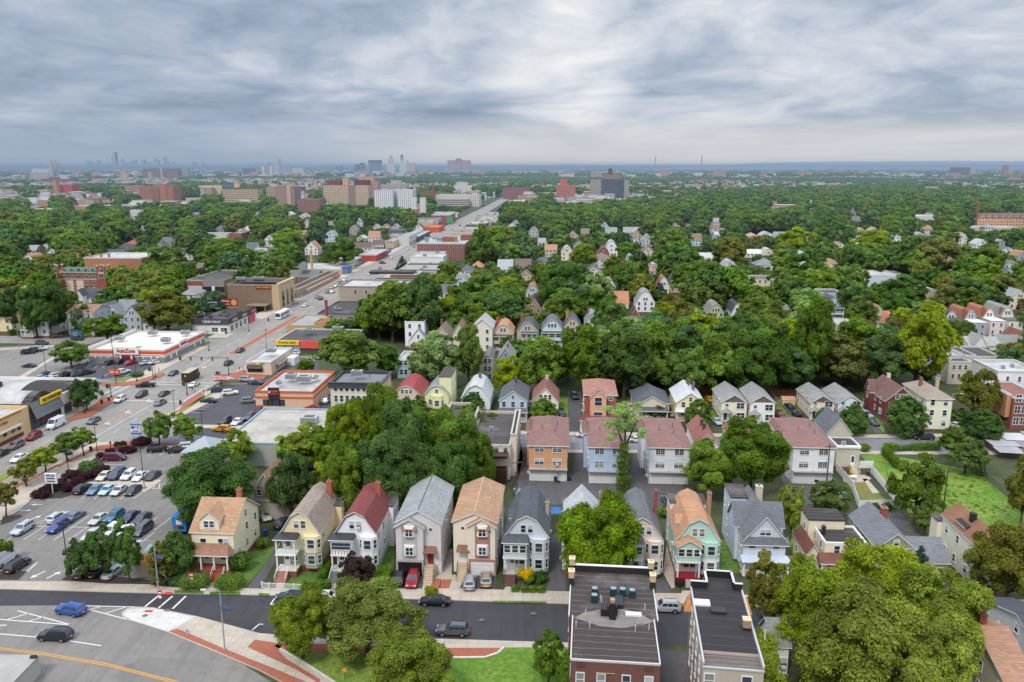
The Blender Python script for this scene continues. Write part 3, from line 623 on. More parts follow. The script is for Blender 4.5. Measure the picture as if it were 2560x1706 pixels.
def car_mesh(kind):
 if kind in CM:return CM[kind]
 L,W,Hh,st,cb,rf,bz=CARD[kind];b=MB();base=None;n=10
 def ring(x,zb,zt,hw):
  return[(x,-hw*.9,zb),(x,-hw,zb+.14),(x,-hw,zb+(zt-zb)*.68),(x,-hw*.93,zt-.03),(x,-hw*.7,zt),(x,hw*.7,zt),(x,hw*.93,zt-.03),(x,hw,zb+(zt-zb)*.68),(x,hw,zb+.14),(x,hw*.9,zb)]
 for s in st:b.v+=ring(*s)
 for i in range(len(st)-1):
  for j in range(n):
   k=(j+1)%n;b.f.append((i*n+j,(i+1)*n+j,(i+1)*n+k,i*n+k));b.m.append(1 if j==9 or j in(0,8)else 0)
 b.f.append(tuple(range(n)));b.m.append(0);e=(len(st)-1)*n;b.f.append(tuple(e+i for i in reversed(range(n))));b.m.append(0)
 hw0=W/2*.9;hw1=W/2*(.74 if kind!='van' else .86)
 z0,z1=bz-.04,Hh
 lo=[(cb[0],-hw0,z0),(cb[1],-hw0*.97,z0),(cb[1],hw0*.97,z0),(cb[0],hw0,z0)];hi=[(rf[0],-hw1,z1-.06),(rf[1],-hw1,z1-.05),(rf[1],hw1,z1-.05),(rf[0],hw1,z1-.06)]
 top=[(rf[0]+.18,-hw1*.82,z1),(rf[1]-.15,-hw1*.82,z1),(rf[1]-.15,hw1*.82,z1),(rf[0]+.18,hw1*.82,z1)]
 o=len(b.v);b.v+=lo+hi+top
 for i in range(4):
  j=(i+1)%4;b.f+=[(o+i,o+j,o+4+j,o+4+i),(o+4+i,o+4+j,o+8+j,o+8+i)];b.m+=[0,0]
 b.f.append((o+8,o+9,o+10,o+11));b.m.append(0)
 wx=(L*.305,-L*.3);wr=.36 if kind in('suv','pickup','van','minivan')else .33
 for x in wx:
  for s in(-1,1):
   y=s*(W/2+.004);pts=[(x+(wr+.09)*math.cos(a),y,wr+(wr+.09)*math.sin(a))for a in[math.pi*i/10 for i in range(11)]]
   b.poly(pts if s<0 else pts[::-1],1)
 if kind=='pickup':b.box(1.05,-.82,1.19,2.68,.82,1.215,1)
 if kind in('suv','minivan'):
  for s in(-1,1):b.box(rf[0]+.3,s*hw1*.8-.03,z1,rf[1]-.2,s*hw1*.8+.03,z1+.05,1)
 for s in(-1,1):b.box(cb[0]+.35,s*(hw0+.02),bz-.02,cb[0]+.5,s*(hw0+.2),bz+.13)
 b.box(st[0][0]-.012,-.3,st[0][1]-.02,st[0][0]+.1,.3,st[0][1]+.12,1);b.box(st[-1][0]-.1,-.26,st[-1][1]+.1,st[-1][0]+.015,.26,st[-1][1]+.25,2)
 body=b
 def lerp(p,q,t):return tuple(p[i]+(q[i]-p[i])*t for i in range(3))
 def quad(A,B,C,D,u0,u1,v0,v1,out):
  P=lambda u,v:lerp(lerp(A,B,u),lerp(D,C,u),v)
  return[tuple(c+out[i]*.012 for i,c in enumerate(P(u,v)))for u,v in((u0,v0),(u1,v0),(u1,v1),(u0,v1))]
 ws=MB();ws.poly(quad(lo[3],lo[0],hi[0],hi[3],.05,.95,.1,.94,(-.8,0,.6)))
 rw=MB();rw.poly(quad(lo[1],lo[2],hi[2],hi[1],.08,.92,.3,.92,(.9,0,.4)))
 sd=[]
 for A,B,C,D,s in((lo[0],lo[1],hi[1],hi[0],-1),(lo[2],lo[3],hi[3],hi[2],1)):
  q=MB();spl=[(.1,.36),(.39,.64),(.67,.92)]if kind in('suv','minivan')else[(.1,.48),(.52,.9)]
  if kind=='van':spl=[(.05,.24)]
  for u0,u1 in spl:
   if s>0:u0,u1=1-u1,1-u0
   q.poly(quad(A,B,C,D,u0,u1,.2,.88,(0,s,.3)))
  sd.append(q)
 wl=MB();wl.tube((0,-.11,0),(0,.11,0),wr,wr,16);rim=MB()
 for s in(-1,1):rim.tube((0,s*.112,0),(0,s*.125,0),wr*.62,wr*.55,10)
 comb=MB();comb.v=wl.v+rim.v;comb.f=wl.f+[tuple(i+len(wl.v)for i in f)for f in rim.f];comb.m=[0]*len(wl.f)+[1]*len(rim.f)
 fx,rx=st[1][0],st[-2][0];zt=st[1][2];hwf=st[1][3]
 hl=MB().box(-.1,-.2,-.07,.05,.2,.08);tl=MB().box(-.05,-.14,-.09,.06,.14,.12)
 gl=MB()
 for q in(ws,rw,*sd):
  for f in q.f:gl.poly([q.v[i]for i in f])
 CM[kind]=dict(body=body,ws=ws.mesh('windshield',['glass']),rw=rw.mesh('rear_window',['glass']),sd=[q.mesh('side_window',['glass'])for q in sd],wl=wl.mesh('wheel',['p:1b1b1c']),rim=rim.mesh('rim',['metal']),comb=comb.mesh('wheel',['p:1b1b1c','metal']),hl=hl.mesh('headlight',[mat('headlight','dfe4e8','plain',.15,.05)]),tl=tl.mesh('taillight',[mat('taillight','9a1414','plain',.2,.1)]),gl=gl.mesh('window',['glass']),wx=wx,wr=wr,W=W,f=(fx,zt,hwf),r=(rx,st[-2][2],st[-2][3]),bm={})
 return CM[kind]
def carpaint(c):return mat('car_'+c,c,'paintcar',.32,.1,1,.15)
def car(kind,at,head,col,label,group=None,near=None,cat=None,z=0.):
 C=car_mesh(kind);near=at[1]<155 if near is None else near
 t=thing({'van':'van','pickup':'pickup_truck','minivan':'minivan','suv':'parked_car' if 'parked' in label else 'car'}.get(kind,'parked_car' if 'parked' in label else 'car'),label,cat or{'van':'van','pickup':'pickup truck','minivan':'minivan'}.get(kind,'car'),(at[0],at[1],z),head+180,group)
 if col not in C['bm']:C['bm'][col]=C['body'].mesh('body',[carpaint(col),paint('1e1e20'),paint('d8d2a0')])
 ob('body',C['bm'][col],t)
 if near:
  ob('windshield',C['ws'],t);ob('rear_window',C['rw'],t)
  for q in C['sd']:ob('side_window',q,t)
  for s in(-1,1):
   ob('headlight',C['hl'],t,(C['f'][0]+.02,s*(C['f'][2]-.24),C['f'][1]-.1));ob('taillight',C['tl'],t,(C['r'][0]+.02,s*(C['r'][2]-.14),C['r'][1]-.12))
 else:ob('window',C['gl'],t)
 for x in C['wx']:
  for s in(-1,1):
   w=ob('wheel',C['wl']if near else C['comb'],t,(x,s*(C['W']/2-.1),C['wr']))
   if near:ob('rim',C['rim'],w)
 return t
def bus(at,head,label):
 t=thing('city_bus',label,'bus',at,head+180);b=MB().box(-6,-1.28,.35,6,1.28,3.0);b.box(-5.4,-1.0,3.0,-2,1.0,3.25);b.box(1.5,-1.0,3.0,5,1.0,3.3)
 b.build('body','p:e4e4e2',t)
 for s in(-1,1):
  for i in range(6):
   x=-4.6+i*1.8;q=MB().box(x-.78,s*1.285-.01,1.5,x+.78,s*1.285+.01,2.5);q.build('side_window','glass',t)
  BOX(-6,s*1.29-.012,1.15,6,s*1.29+.012,1.3).build('stripe','p:4d4f8a',t)
 BOX(-6.02,-1.1,1.2,-6,1.1,2.6).build('windshield','glass',t);BOX(-6.03,-.8,2.66,-6,.8,2.92).build('destination_sign','black',t);BOX(6,-1,1.6,6.02,1,2.5).build('rear_window','glass',t)
 wheels_big(t,(-3.6,3.2),1.2,.5)
def wheels_big(t,xs,hw,r):
 me=MB().tube((0,-.15,0),(0,.15,0),r,r,16);
 for s in(-1,1):me.tube((0,s*.15,0),(0,s*.165,0),r*.55,r*.5,10,1)
 me=me.mesh('wheel',['p:1b1b1c','metal'])
 for x in xs:
  for s in(-1,1):ob('wheel',me,t,(x,s*hw,r))
def person(at,head,shirt,trousers,label,walk=0,hair='2a211c'):
 key='walk' if walk else 'stand'
 if key not in CM:
  s=.22 if walk else .07
  P=[(0,0,.95),(0,0,1.2),(0,0,1.42),(0.01,0,1.53),(.02,0,1.66),(0,.19,1.4),(-s*.6,.25,1.14),(s*.5,.25,.92),(0,-.19,1.4),(s*.6,-.25,1.14),(s*.9,-.25,.93),(0,.1,.9),(s*.7,.1,.5),(s*.8,.1,.08),(s*.8+.14,.1,.04),(0,-.1,.9),(-s*.4,-.1,.5),(-s*1.2,-.1,.09),(-s*1.2+.14,-.1,.04)]
  E_=[(0,1),(1,2),(2,3),(3,4),(2,5),(5,6),(6,7),(2,8),(8,9),(9,10),(0,11),(11,12),(12,13),(13,14),(0,15),(15,16),(16,17),(17,18)]
  rr=[.15,.14,.15,.06,.11,.075,.05,.04,.075,.05,.04,.1,.07,.05,.04,.1,.07,.05,.04]
  me=bpy.data.meshes.new('person');me.from_pydata(P,E_,[]);o=bpy.data.objects.new('person',me);COL.objects.link(o)
  sk=o.modifiers.new('s','SKIN');sb=o.modifiers.new('b','SUBSURF');sb.levels=1;sb.render_levels=1
  for i,v in enumerate(me.skin_vertices[0].data):v.radius=(rr[i],rr[i]);v.use_root=i==0
  body=bpy.data.meshes.new_from_object(o.evaluated_get(bpy.context.evaluated_depsgraph_get()));COL.objects.unlink(o);bpy.data.objects.remove(o)
  CM[key]=body
 me=CM[key].copy();me.materials.clear()
 for q in('p:8a5f48','p:'+shirt,'p:'+trousers,'p:'+hair):me.materials.append(M(q))
 for p in me.polygons:
  z=p.center.z;hand=abs(p.center.y)>.2 and z<1.15
  p.material_index=3 if z>1.7 or(z>1.6 and p.center.x<0)else 0 if(z>1.49 or hand)else 1 if z>.93 else 2 if z>.07 else 3
 o=ob('person',me,None,(at[0],at[1],.12),R(head));return tag(o,label,'person')
# ------------------------------------------------------------------ street furniture
def lamp(kind,at,label,group=None,rot=0,z=.12,h=8.5):
 t=thing('street_lamp',label,'street lamp',(at[0],at[1],z),rot,group)
 if kind=='cobra':
  MB().lathe([(.2,0),(.2,.3),(.11,.35),(.075,h)],10).build('pole','p:9aa0a2',t)
  MB().path([(0,0,h-.1),(-.5,0,h+.25),(-1.2,0,h+.35),(-1.9,0,h+.25)],.05,6).build('arm','p:9aa0a2',t)
  MB().box(-2.6,-.14,h+.12,-1.85,.14,h+.3).build('lamp_head','p:c4c8c9',t)
  b=MB();b.poly([(.1,-.55,h-2.2),(1.3,-.55,h-2.6),(1.3,.55,h-2.6),(.1,.55,h-2.2)]);b.poly([(.1,.55,h-2.26),(1.3,.55,h-2.66),(1.3,-.55,h-2.66),(.1,-.55,h-2.26)]);b.build('solar_panel','p:2b3a52',t)
  MB().tube((0,0,h-2.4),(.7,0,h-2.5),.035).build('bracket','p:9aa0a2',t)
 elif kind=='lot':
  MB().box(-.3,-.3,0,.3,.3,.5).build('footing','p:9b9690',t)
  MB().tube((0,0,.4),(0,0,h),.085,.07,8).build('pole','p:2a2523',t)
  for s in(-1,1):MB().box(s*.12,-.22,h-.12,s*.85,.22,h+.12).build('lamp_head','p:2a2523',t)
 elif kind=='post':
  MB().lathe([(.24,0),(.24,.5),(.12,.7),(.07,1),(.06,h)],10).build('pole','p:1f2422',t)
  MB().box(-.25,-.12,h-.05,.55,.12,h+.15).build('lamp_head','p:1f2422',t)
 elif kind=='wood':
  MB().tube((0,0,0),(0,0,h),.16,.11,8).build('pole','p:5d4a3a',t);t.name='utility_pole';t['category']='utility pole'
  MB().box(-1.1,-.06,h-.7,1.1,.06,h-.55).build('crossarm','p:5d4a3a',t)
 return t
def signal_mast(at,arm,label,rot=0,h=5.6,heads=3,lampv=True):
 t=thing('traffic_signal',label,'traffic light',(at[0],at[1],.12),rot);g='p:1f4a38'
 MB().lathe([(.22,0),(.22,.6),(.13,.8),(.1,h+.3)],10).build('pole',g,t);MB().tube((0,0,h),(-arm,0,h+.25),.09,.06).build('arm',g,t)
 for i in range(heads):
  x=-arm+i*arm/max(1,heads)*.9+.15
  q=MB().box(x-.2,-.2,h-1.0,x+.2,.16,h+.15).build('signal_head',g,t)
  for k,c in enumerate(('7a1515','8a6a10','1d6a3c')):MB().tube((x,-.2,h-.08-.34*k),(x,-.26,h-.08-.34*k),.12,.12,10).build('signal_lens','p:'+c,q)
 return t
def fence(pts,h,label,kind='picket',m='white',group=None,z=0.,gap=2.4):
 t=thing('fence',label,'fence',(pts[0][0],pts[0][1],z));ox,oy=pts[0]
 for(x0,y0),(x1,y1)in zip(pts[:-1],pts[1:]):
  L=math.hypot(x1-x0,y1-y0);n=max(1,round(L/gap));a=math.atan2(y1-y0,x1-x0)
  for i in range(n):
   e=i*L/n;px,py=x0-ox+math.cos(a)*e,y0-oy+math.sin(a)*e;l=L/n
   BOX(-.06,-.06,0,.06,.06,h+.08).build('post',m,t,(px,py,0),a)
   b=MB()
   if kind=='solid':b.box(.06,-.03,.08,l-.06,.03,h);
   else:
    for zz in(.15,h-.12):b.box(.06,-.025,zz,l-.06,.025,zz+.06)
    k=max(2,int(l/.16))if kind=='picket' else max(2,int(l/.3))
    for j in range(1,k):
     if kind=='chain':b.box(j*l/k,-.008,.06,j*l/k+.012,.008,h)
     else:b.box(j*l/k-.02,-.02,.1,j*l/k+.03,.02,h)
    if kind=='chain':
     for j in range(1,5):b.box(.06,-.006,h*j/5,l-.06,.006,h*j/5+.012)
   b.build('panel',m,t,(px,py,0),a)
 return t
def sheet(name,polys,m,z=0.,kind='structure',kerb=None,cell=0):
 b=MB()
 for p in polys:
  if kerb:b.prism(p,z-.02,z+kerb,1,0)
  else:
   v=[Vector((x,y,z))for x,y in p]
   for tr in tessellate_polygon([v]):
    q=[v[i]for i in tr]
    if(q[1]-q[0]).cross(q[2]-q[0]).z<0:q.reverse()
    b.poly(q)
 o=b.build(name,[m,'p:b3aca0']if kerb else[m]);o['kind']=kind;return o
def stripe(pts,w):
 out=[]
 for(x0,y0),(x1,y1)in zip(pts[:-1],pts[1:]):
  L=math.hypot(x1-x0,y1-y0);nx,ny=-(y1-y0)/L*w/2,(x1-x0)/L*w/2
  out.append([(x0+nx,y0+ny),(x0-nx,y0-ny),(x1-nx,y1-ny),(x1+nx,y1+ny)])
 return out
def dashes(p0,p1,w,on,off):
 L=math.hypot(p1[0]-p0[0],p1[1]-p0[1]);out=[];s=0
 while s<L:
  e=min(L,s+on);f=lambda k:(p0[0]+(p1[0]-p0[0])*k/L,p0[1]+(p1[1]-p0[1])*k/L);out+=stripe([f(s),f(e)],w);s+=on+off
 return out
# ------------------------------------------------------------------ one-off details
def twin(t,s,veneer,doorc,open_garage):
 x=-s*1.35
 b=MB().box(x-2.35+s*.1,-.95,2.9,x+2.15+s*.1,-.05,8.6)
 o=b.build('bay_wing',t.children[0].data.materials[0]if 0 else('s:cfcac8' if s>0 else 's:e4d6c0'),t)
 slab_roof(roof_line('gab',2.4,8.6,10.0),-1.3,1.6,'y',.14,.2,'bay_roof','r:969a98' if s>0 else 'r:b6865a',t,c=x+s*.1-.1)
 g=MB();g.poly([(x-2.35,-.95,8.6),(x+2.25,-.95,8.6),(x-.05,-.95,9.95)]);g.build('bay_gable','s:cfcac8' if s>0 else 's:e4d6c0',t)
 BOX(x-1.25,-.985,3.0,x+1.25,-.94,8.3).build('veneer',veneer,t)
 for z in(3.7,7.0):
  pl=[(x-1.0,-.95),(x-.7,-1.35),(x+.7,-1.35),(x+1.0,-.95)];q=MB().prism(pl,z,z+1.8).build('bay_window','white',t)
  window(q,'F',1,1,x,z+.2,1.1,1.3,'pair',pane=False,off=1.353)
 for z in(5.7,9.0)[1:]:
  q=MB();q.poly([(x-1.3,-1.6,8.35),(x+1.3,-1.6,8.35),(x+1.2,-.96,8.85),(x-1.2,-.96,8.85)]);q.build('window_awning','r:9a6a44',t)
 BOX(x-2.3,-1.0,0,x+2.2,-.05,2.9).build('garage_front',veneer,t)
 if open_garage:BOX(x-2.0,-1.03,.02,x+1.95,-.99,2.45).build('garage_opening','p:1b1a1c',t)
 else:
  gd=BOX(x-1.95,-1.04,.02,x+1.9,-.99,2.4);[gd.box(x-1.95,-1.05,.6*i,x+1.9,-1.04,.6*i+.03,1)for i in range(1,4)];gd.build('garage_door',['p:dedddb','p:9c9c9c'],t)
 dx=s*1.9;z=1.75
 BOX(dx-1.0,-1.2,0,dx+1.0,-.05,z).build('stoop','c:b8a68e',t);steps(t,dx-.8,dx+.8,-1.2,z,7,'c:c0ad92','p:26221f')
 d=MB().box(dx-.5,-.08,z,dx+.5,-.01,z+2.1);d.box(dx-.3,-.09,z+.9,dx+.3,-.08,z+1.9,1);d.build('door',[doorc,doorc],t)
 q=MB();q.poly([(dx-1.1,-1.25,z+2.5),(dx+1.1,-1.25,z+2.5),(dx+1.0,-.05,z+3.2),(dx-1.0,-.05,z+3.2)]);q.poly([(dx-1.1,-1.25,z+2.4),(dx+1.1,-1.25,z+2.4),(dx+1.1,-1.25,z+2.5),(dx-1.1,-1.25,z+2.5)]);q.build('door_awning','r:8a5a3c',t)
 q=MB().tube((s*2.0,-.06,7.9),(s*2.0,-.02,7.9),.33,.33,14);q.tube((s*2.0,-.08,7.9),(s*2.0,-.05,7.9),.24,.24,14,1);q.build('round_window',['white','glass'],t)
 for i in range(3):MB().tube((random.uniform(.8,2.6),3+4*i,9.4),(random.uniform(.8,2.6),3+4*i,10.5),.07).build('vent_pipe','p:d8d8d6',t)
 BOX(-.06,.2,11.2 if s>0 else 10.75,.06,14.8,11.32 if s>0 else 10.85).build('ridge_cap','p:2e2e30' if s>0 else 'p:c9b09a',t)
twin_win=lambda s:[('F',-s*1.35,3.9,1.5,1.55,'pair',.96),('F',-s*1.35,7.2,1.5,1.55,'pair',.96)]+[(f,y,z,.8,1.2)for f,y,z in(('R',4,7.4),('R',9,7.4),('R',13,7.4),('R',4,4.3),('R',11,4.3),('L',5,7.4),('L',12,4.4))]
rear_win=lambda a:[('F',x,z,1.8,1.3,'grid')for x in(-a,a)for z in(3.7,6.6)]+[(s,y,z,.8,1.1)for s in 'LR' for y in(4,8,12,16)for z in(4.3,7)]
twin2_win=[('F',-1.9,4.3,.8,.8),('F',1.6,3.8,1.9,1.5,'pair'),('F',1.8,1.1,1.9,1.5,'pair')]+[('L',y,z,.8,1.3)for y in(3,8)for z in(1.4,4.3)]
def crossgable(t):
 for s in(-1,1):
  b=MB().box(s*3.38,4,.5,s*3.95,9.5,6.6);ln=roof_line('gab',2.75,6.6,9.9)
  b.poly([(s*3.95,6.75+a,z)for a,z in(ln if s>0 else ln[::-1])]);b.build('side_gable','s:c3cbd8',t)
  slab_roof(ln,0 if s>0 else-4.3,4.3 if s>0 else 0,'x',.14,.25,'side_roof','r:6d7178',t,c=6.75)
 b=MB();b.poly([(-3.9,-.55,5.45),(3.9,-.55,5.45),(3.7,.05,6.75),(-3.7,.05,6.75)]);b.poly([(-3.9,-.55,5.3),(3.9,-.55,5.3),(3.9,-.55,5.45),(-3.9,-.55,5.45)],1);b.build('skirt_roof',['r:6d7178','white'],t)
 window(t,'F',1,1,0,6.95,1.7,1.0,'pair',off=.005)
 BOX(-.6,-.02,.75,2.6,-.005,2.9).build('boarding','board:b58a5c',t)
def rear(t):
 for x,w in((-1.45,2.5),(2.05,1.9)):
  b=BOX(x-w,-.03,.03,x+w-.3,-.0,2.25);[b.box(x-w,-.04,.55*i,x+w-.3,-.03,.55*i+.03,1)for i in range(1,4)];b.build('garage_door',['p:dcdad8','p:a2a2a2'],t)if x<0 else BOX(x-1.2,-.03,.03,x+1.6,0,2.2).build('garage_door','p:d2d0ce',t)
 BOX(-4.1,-.9,2.78,4.1,-.02,2.95).build('overhang','p:a8a4a0',t)
 MB().box(-.15,-.35,2.5,.15,-.05,2.95).build('light_fixture','p:e0e0dc',t)
 for x,y in((-1.5,7),(1.4,5),(1.8,10)):MB().tube((x,y,9),(x,y,10.4),.08).build('vent_pipe','p:5a4a48',t)
def backsteps(t):
 BOX(.4,-1.2,0,1.8,-.03,1.5).build('landing','c:b9ad9c',t);steps(t,.5,1.7,-1.2,1.5,7,'c:c0b2a0','white')
 d=MB().box(.65,-.06,1.5,1.55,0,3.6);d.box(.8,-.07,2.0,1.4,-.06,3.4,1);d.build('door',['white','glass'],t)
 BOX(-2.6,-.3,5.3,2.6,-.02,5.75).build('eave_board','white',t)
def boards(t):
 for a in((-1.6,5.3,1.2,.5),(.0,3.9,1.9,1.2)):BOX(a[0],-.04,a[1],a[0]+a[2],-.01,a[1]+a[3]).build('boarding','board:9a6c42',t)
 BOX(-1.6,-1.66,.1,-.7,-1.61,2.1).build('door','p:7a8078',t);BOX(1.6,-1.66,.1,4.2,-1.61,2.4).build('garage_door','p:a8a098',t)
def cornice(t):
 w=6.85;b=MB()
 for z0,z1,o in((8.2,9.55,.45),(9.55,9.75,.65)):b.box(-w-o,-o,z0,w+o,0,z1)
 b.box(w,0,9.3,w+.5,13,9.6);b.build('cornice','p:41444c',t)
 for x in(-3,2):MB().tube((x,8,9),(x,8,10.8),.1).build('vent_pipe','p:4a4a4a',t)
def balconies(t):
 for z in(3.0,6.0):
  BOX(.2,-1.5,z,3.8,-.02,z+.18).build('balcony','p:d8d6d2',t);r=MB().box(.2,-1.5,z+1.05,3.8,-1.44,z+1.12)
  for i in range(14):r.box(.22+i*.27,-1.49,z+.18,.25+i*.27,-1.46,z+1.05)
  r.build('railing','p:3a3a3c',t);window(t,'F',1,1,2,z+.2,1.6,2.0,'pair',pane=False,off=.005)
 BOX(.4,-.05,0,3.6,-.005,2.4).build('garage_door','p:e2e2e0',t)
def condenser(t,x,y,z):
 b=MB().box(x-.42,y-.42,z,x+.42,y+.42,z+.95);b.tube((x,y,z+.95),(x,y,z+.99),.36,.36,14,1);b.tube((x,y,z+.99),(x,y,z+1.0),.1,.1,8,0);b.build('air_conditioner',['p:24393d','p:8fa4a8'],t)
def brick_block(x,yf,yn,h):
 w=10.2;d=yf-yn;t=thing('apartment_block','dark brick apartment block with black patched roof and tan corner chimneys','apartment block',(x,yn,0),-5.6)
 m=d*.44;k=.73
 for x0,x1,y0,y1 in((-w/2+.22,w/2-.22,0,m),(-w/2-.22,w/2+.22,m,d)):
  MB().box(x0,y0,0,x1,y1,h-.4).build('wall','b:6e3b30',t);BOX(x0+.1,y0+.1 if y0==0 else y0,h-.395,x1-.1,y1,h-.34).build('roof',DARK(),t)
 pb=MB();e=.13
 for q in((-w/2+.2,-.05,w/2-.2,e),(-w/2+.17,e,-w/2+.32,m),(w/2-.32,e,w/2-.17,m),(-w/2-.28,m-.05,-w/2-.12,d),(w/2+.12,m-.05,w/2+.28,d)):pb.box(q[0],q[1],h-.45,q[2],q[3],h-.22)
 pb.build('coping','p:c4c2bd',t)
 b=MB().box(-w/2-.1,d-.3,h-.4,w/2+.1,d+.05,h+.6);b.box(-w/2-.1,d-.34,h+.6,w/2+.1,d+.1,h+.68,1);b.build('parapet',['p:2a2828','p:dcdcd8'],t)
 for s in(-1,1):
  for y in(d-.2,d-3.6):
   x=s*(w/2+.1);b=MB().box(x-.34,y-.4,h-1,x+.34,y+.4,h+.7,2);b.box(x-.36,y-.42,h+.7,x+.36,y+.42,h+1.5);b.box(x-.42,y-.48,h+1.5,x+.42,y+.48,h+1.68,1)
   for q in(-.14,.14):b.box(x+q-.08,y-.1,h+1.68,x+q+.08,y+.1,h+1.95)
   b.build('chimney',['b:cdb88c','p:e0cfa8','p:2a2828'],t)
 for x,y in((-2.25,d-7.6),(-2.2,d-6.0),(.15,d-5.8),(1.3,d-5.8),(2.5,d-6.0)):condenser(t,x,y,h-.33)
 b=MB().box(-.5,d-11.6,h-.34,.3,d-10.4,h+1.7);b.box(-.7,d-10.6,h-.34,.5,d-9.0,h+.8);b.box(-1.5,d-10.9,h-.34,-.5,d-9.6,h+.6);b.build('roof_bulkhead','p:232124',t)
 BOX(-.4,d-11.3,h+1.7,.15,d-10.7,h+2.1).build('chimney','b:b8875c',t);BOX(.35,d-9.0,h-.33,1.3,d-6.6,h+.2).build('roof_hatch','p:2b2929',t)
 BOX(1.5,d-10.6,h-.33,3.4,d-9.9,h-.08).build('skylight','p:e2e4e4',t);MB().tube((2.9,d-12,h-.33),(2.9,d-12,h-.2),.42,.42,16).build('roof_vent','p:7a736c',t)
 for x,y in((-4.4,d-13.4),(-2.8,d-13.6),(2.5,d-13.7),(4.1,d-13.3),(-3.3,d-11),(3.9,d-9),(-1.5,d-7.4),(-1.35,d-7.8)):MB().tube((x,y,h-.4),(x,y,h+.5),.05).build('vent_pipe','p:cfcdc9',t)
 b=MB();z=h-.332;b.poly([(-4.7,d-11.5,z),(-1.6,d-13.0,z),(.9,d-13.2,z),(3.6,d-12.2,z),(4.75,d-11.4,z),(3.3,d-9.8,z),(1.4,d-9.0,z),(-1.1,d-9.2,z),(-3.4,d-10.2,z)])
 b.build('roof_patch',mat('roof_patch','857c75','seams',.9,.35,1.2,pitch=1.2,seam=(.42,.4,.37),stain=(.36,.34,.31)),t)
 for z in(h-2.9,h-5.8,h-8.7,h-11.6):
  for x in(-3.8,-1.5,1.25,3.7):window(t,'F',w,d,x,z-.6,.8,1.6)
 for z in(h-3.2,h-6.1,h-9.0):
  for y in(2,5,8,12,15,18):
   for s in 'LR':window(t,s,w+(.45 if y>m else-.43),d,y,z-1.0,.95,1.6,pane=False)
 for x in(-3.7,3.7):BOX(x-.5,-.04,h-1.25,x+.5,-.01,h-.6).build('brick_panel','b:5a1e22',t)
 MB().tube((-2.1,-.1,h-1.7),(0,-.1,h-1.7),.04).build('conduit','p:c0a070',t)
def grey_block(xn,w,yf,ym,yn,h,rot):
 t=thing('apartment_block','beige apartment block with plain black roof and one brick chimney','apartment block',(xn,yn,0),rot);x0,x1=-w/2,w/2;d=yf-yn;m=ym-yn
 BOX(x0,2.6,0,x1,m,h-.4).build('wall','s:b9a898',t);BOX(x0,.05,0,x1,2.6,h-.9).build('wall','s:b9a898',t);BOX(x0+1.9,m,0,x1-.9,d,h-.4).build('wall','s:b9a898',t)
 BOX(x0+.2,2.6,h-.395,x1-.2,m,h-.33).build('roof',mat('roll_black','2e2b2d','seams',.9,.15,pitch=1.9,seam=(.09,.085,.085),stain=(.07,.065,.06)),t);BOX(x0+2.1,m,h-.395,x1-1.1,d-.2,h-.33).build('roof',MATS['roll_black'],t)
 BOX(x0+.1,.15,h-.895,x1-.1,2.59,h-.8).build('lower_roof',mat('patched_roof','6a5f5a','seams',.9,.3,pitch=.8,seam=(.5,.48,.47)),t)
 pb=MB()
 for q in((x0,m-.2,x0+2.1,m+.12),(x1-1.0,m-.2,x1,m+.12),(x0+1.9,m+.13,x0+2.15,d),(x1-1.15,m+.13,x1-.9,d),(x0+1.9,d-.2,x1-.9,d+.1)):pb.box(q[0],q[1],h-.4,q[2],q[3],h+.6);pb.box(q[0]-.03,q[1]-.03,h+.6,q[2]+.03,q[3]+.03,h+.65,1)
 pb.build('parapet',['p:262426','p:c9c9c6'],t)
 c=MB().box(x0-.06,0,h-.45,x0+.14,m,h-.15);c.box(x1-.14,0,h-.45,x1+.06,m,h-.15);c.box(x0-.05,-.06,h-.9,x1+.05,.14,h-.7);c.build('coping','p:bab8b4',t)
 b=MB().box(2.0,m-9.3,h-.33,2.9,m-8.4,h-.0,1);b.box(2.0,m-9.3,h,2.9,m-8.4,h+.9);b.box(1.94,m-9.36,h+.9,2.96,m-8.34,h+1.02,2);b.build('chimney',['b:a08a72','p:262426','p:d0b890'],t)
 BOX(-3.2,m-4.6,h-.33,-1.2,m-3.2,h-.1).build('skylight','p:d0d3d4',t);BOX(-1.3,m-6.2,h-.33,.5,m-5.0,h+.05).build('roof_hatch','p:302c2c',t)
 MB().tube((4.2,m-10.8,h-.4),(4.2,m-10.8,h+.9),.07).build('vent_pipe','p:cfcdc9',t)
 for z in(h-3.4,h-6.3,h-9.2):
  for y in(3,6.5,10,13):window(t,'L',0,d,y,z,.95,1.7,pane=False,x0=x0)
 for z in(h-3.2,h-6.1):
  for x in(-2.5,1.5):window(t,'F',0,0,x,z,1,1.6,off=-.04)
 for x,y in((x0+1.2,m+.6),(x0-.35,m-2.2),(x1+.35,m-2.0)):
  b=MB();q=[(x-.6,y-.8,h-2.1),(x+.6,y-.8,h-2.1),(x+.6,y+.8,h-2.1),(x-.6,y+.8,h-2.1)]
  for i in range(4):b.poly([q[i],q[(i+1)%4],(x,y+.4,h-.2)])
  b.build('bay_roof','r:cf8434',t)
def band3(t,w,d,z0,m1,m2,faces='FR'):
 for nm,a,b_,m,o in(('fascia',z0,z0+1.6,m1,.05),('stripe',z0-.35,z0,'p:e8e6e2',.04),('stripe',z0-.6,z0-.35,m2,.045),('stripe',z0-.95,z0-.6,'p:e8e6e2',.04)):
  BOX(-w/2,-o,a,w/2+o,0,b_).build(nm,m,t);BOX(w/2,0,a,w/2+o,d,b_).build(nm,m,t)
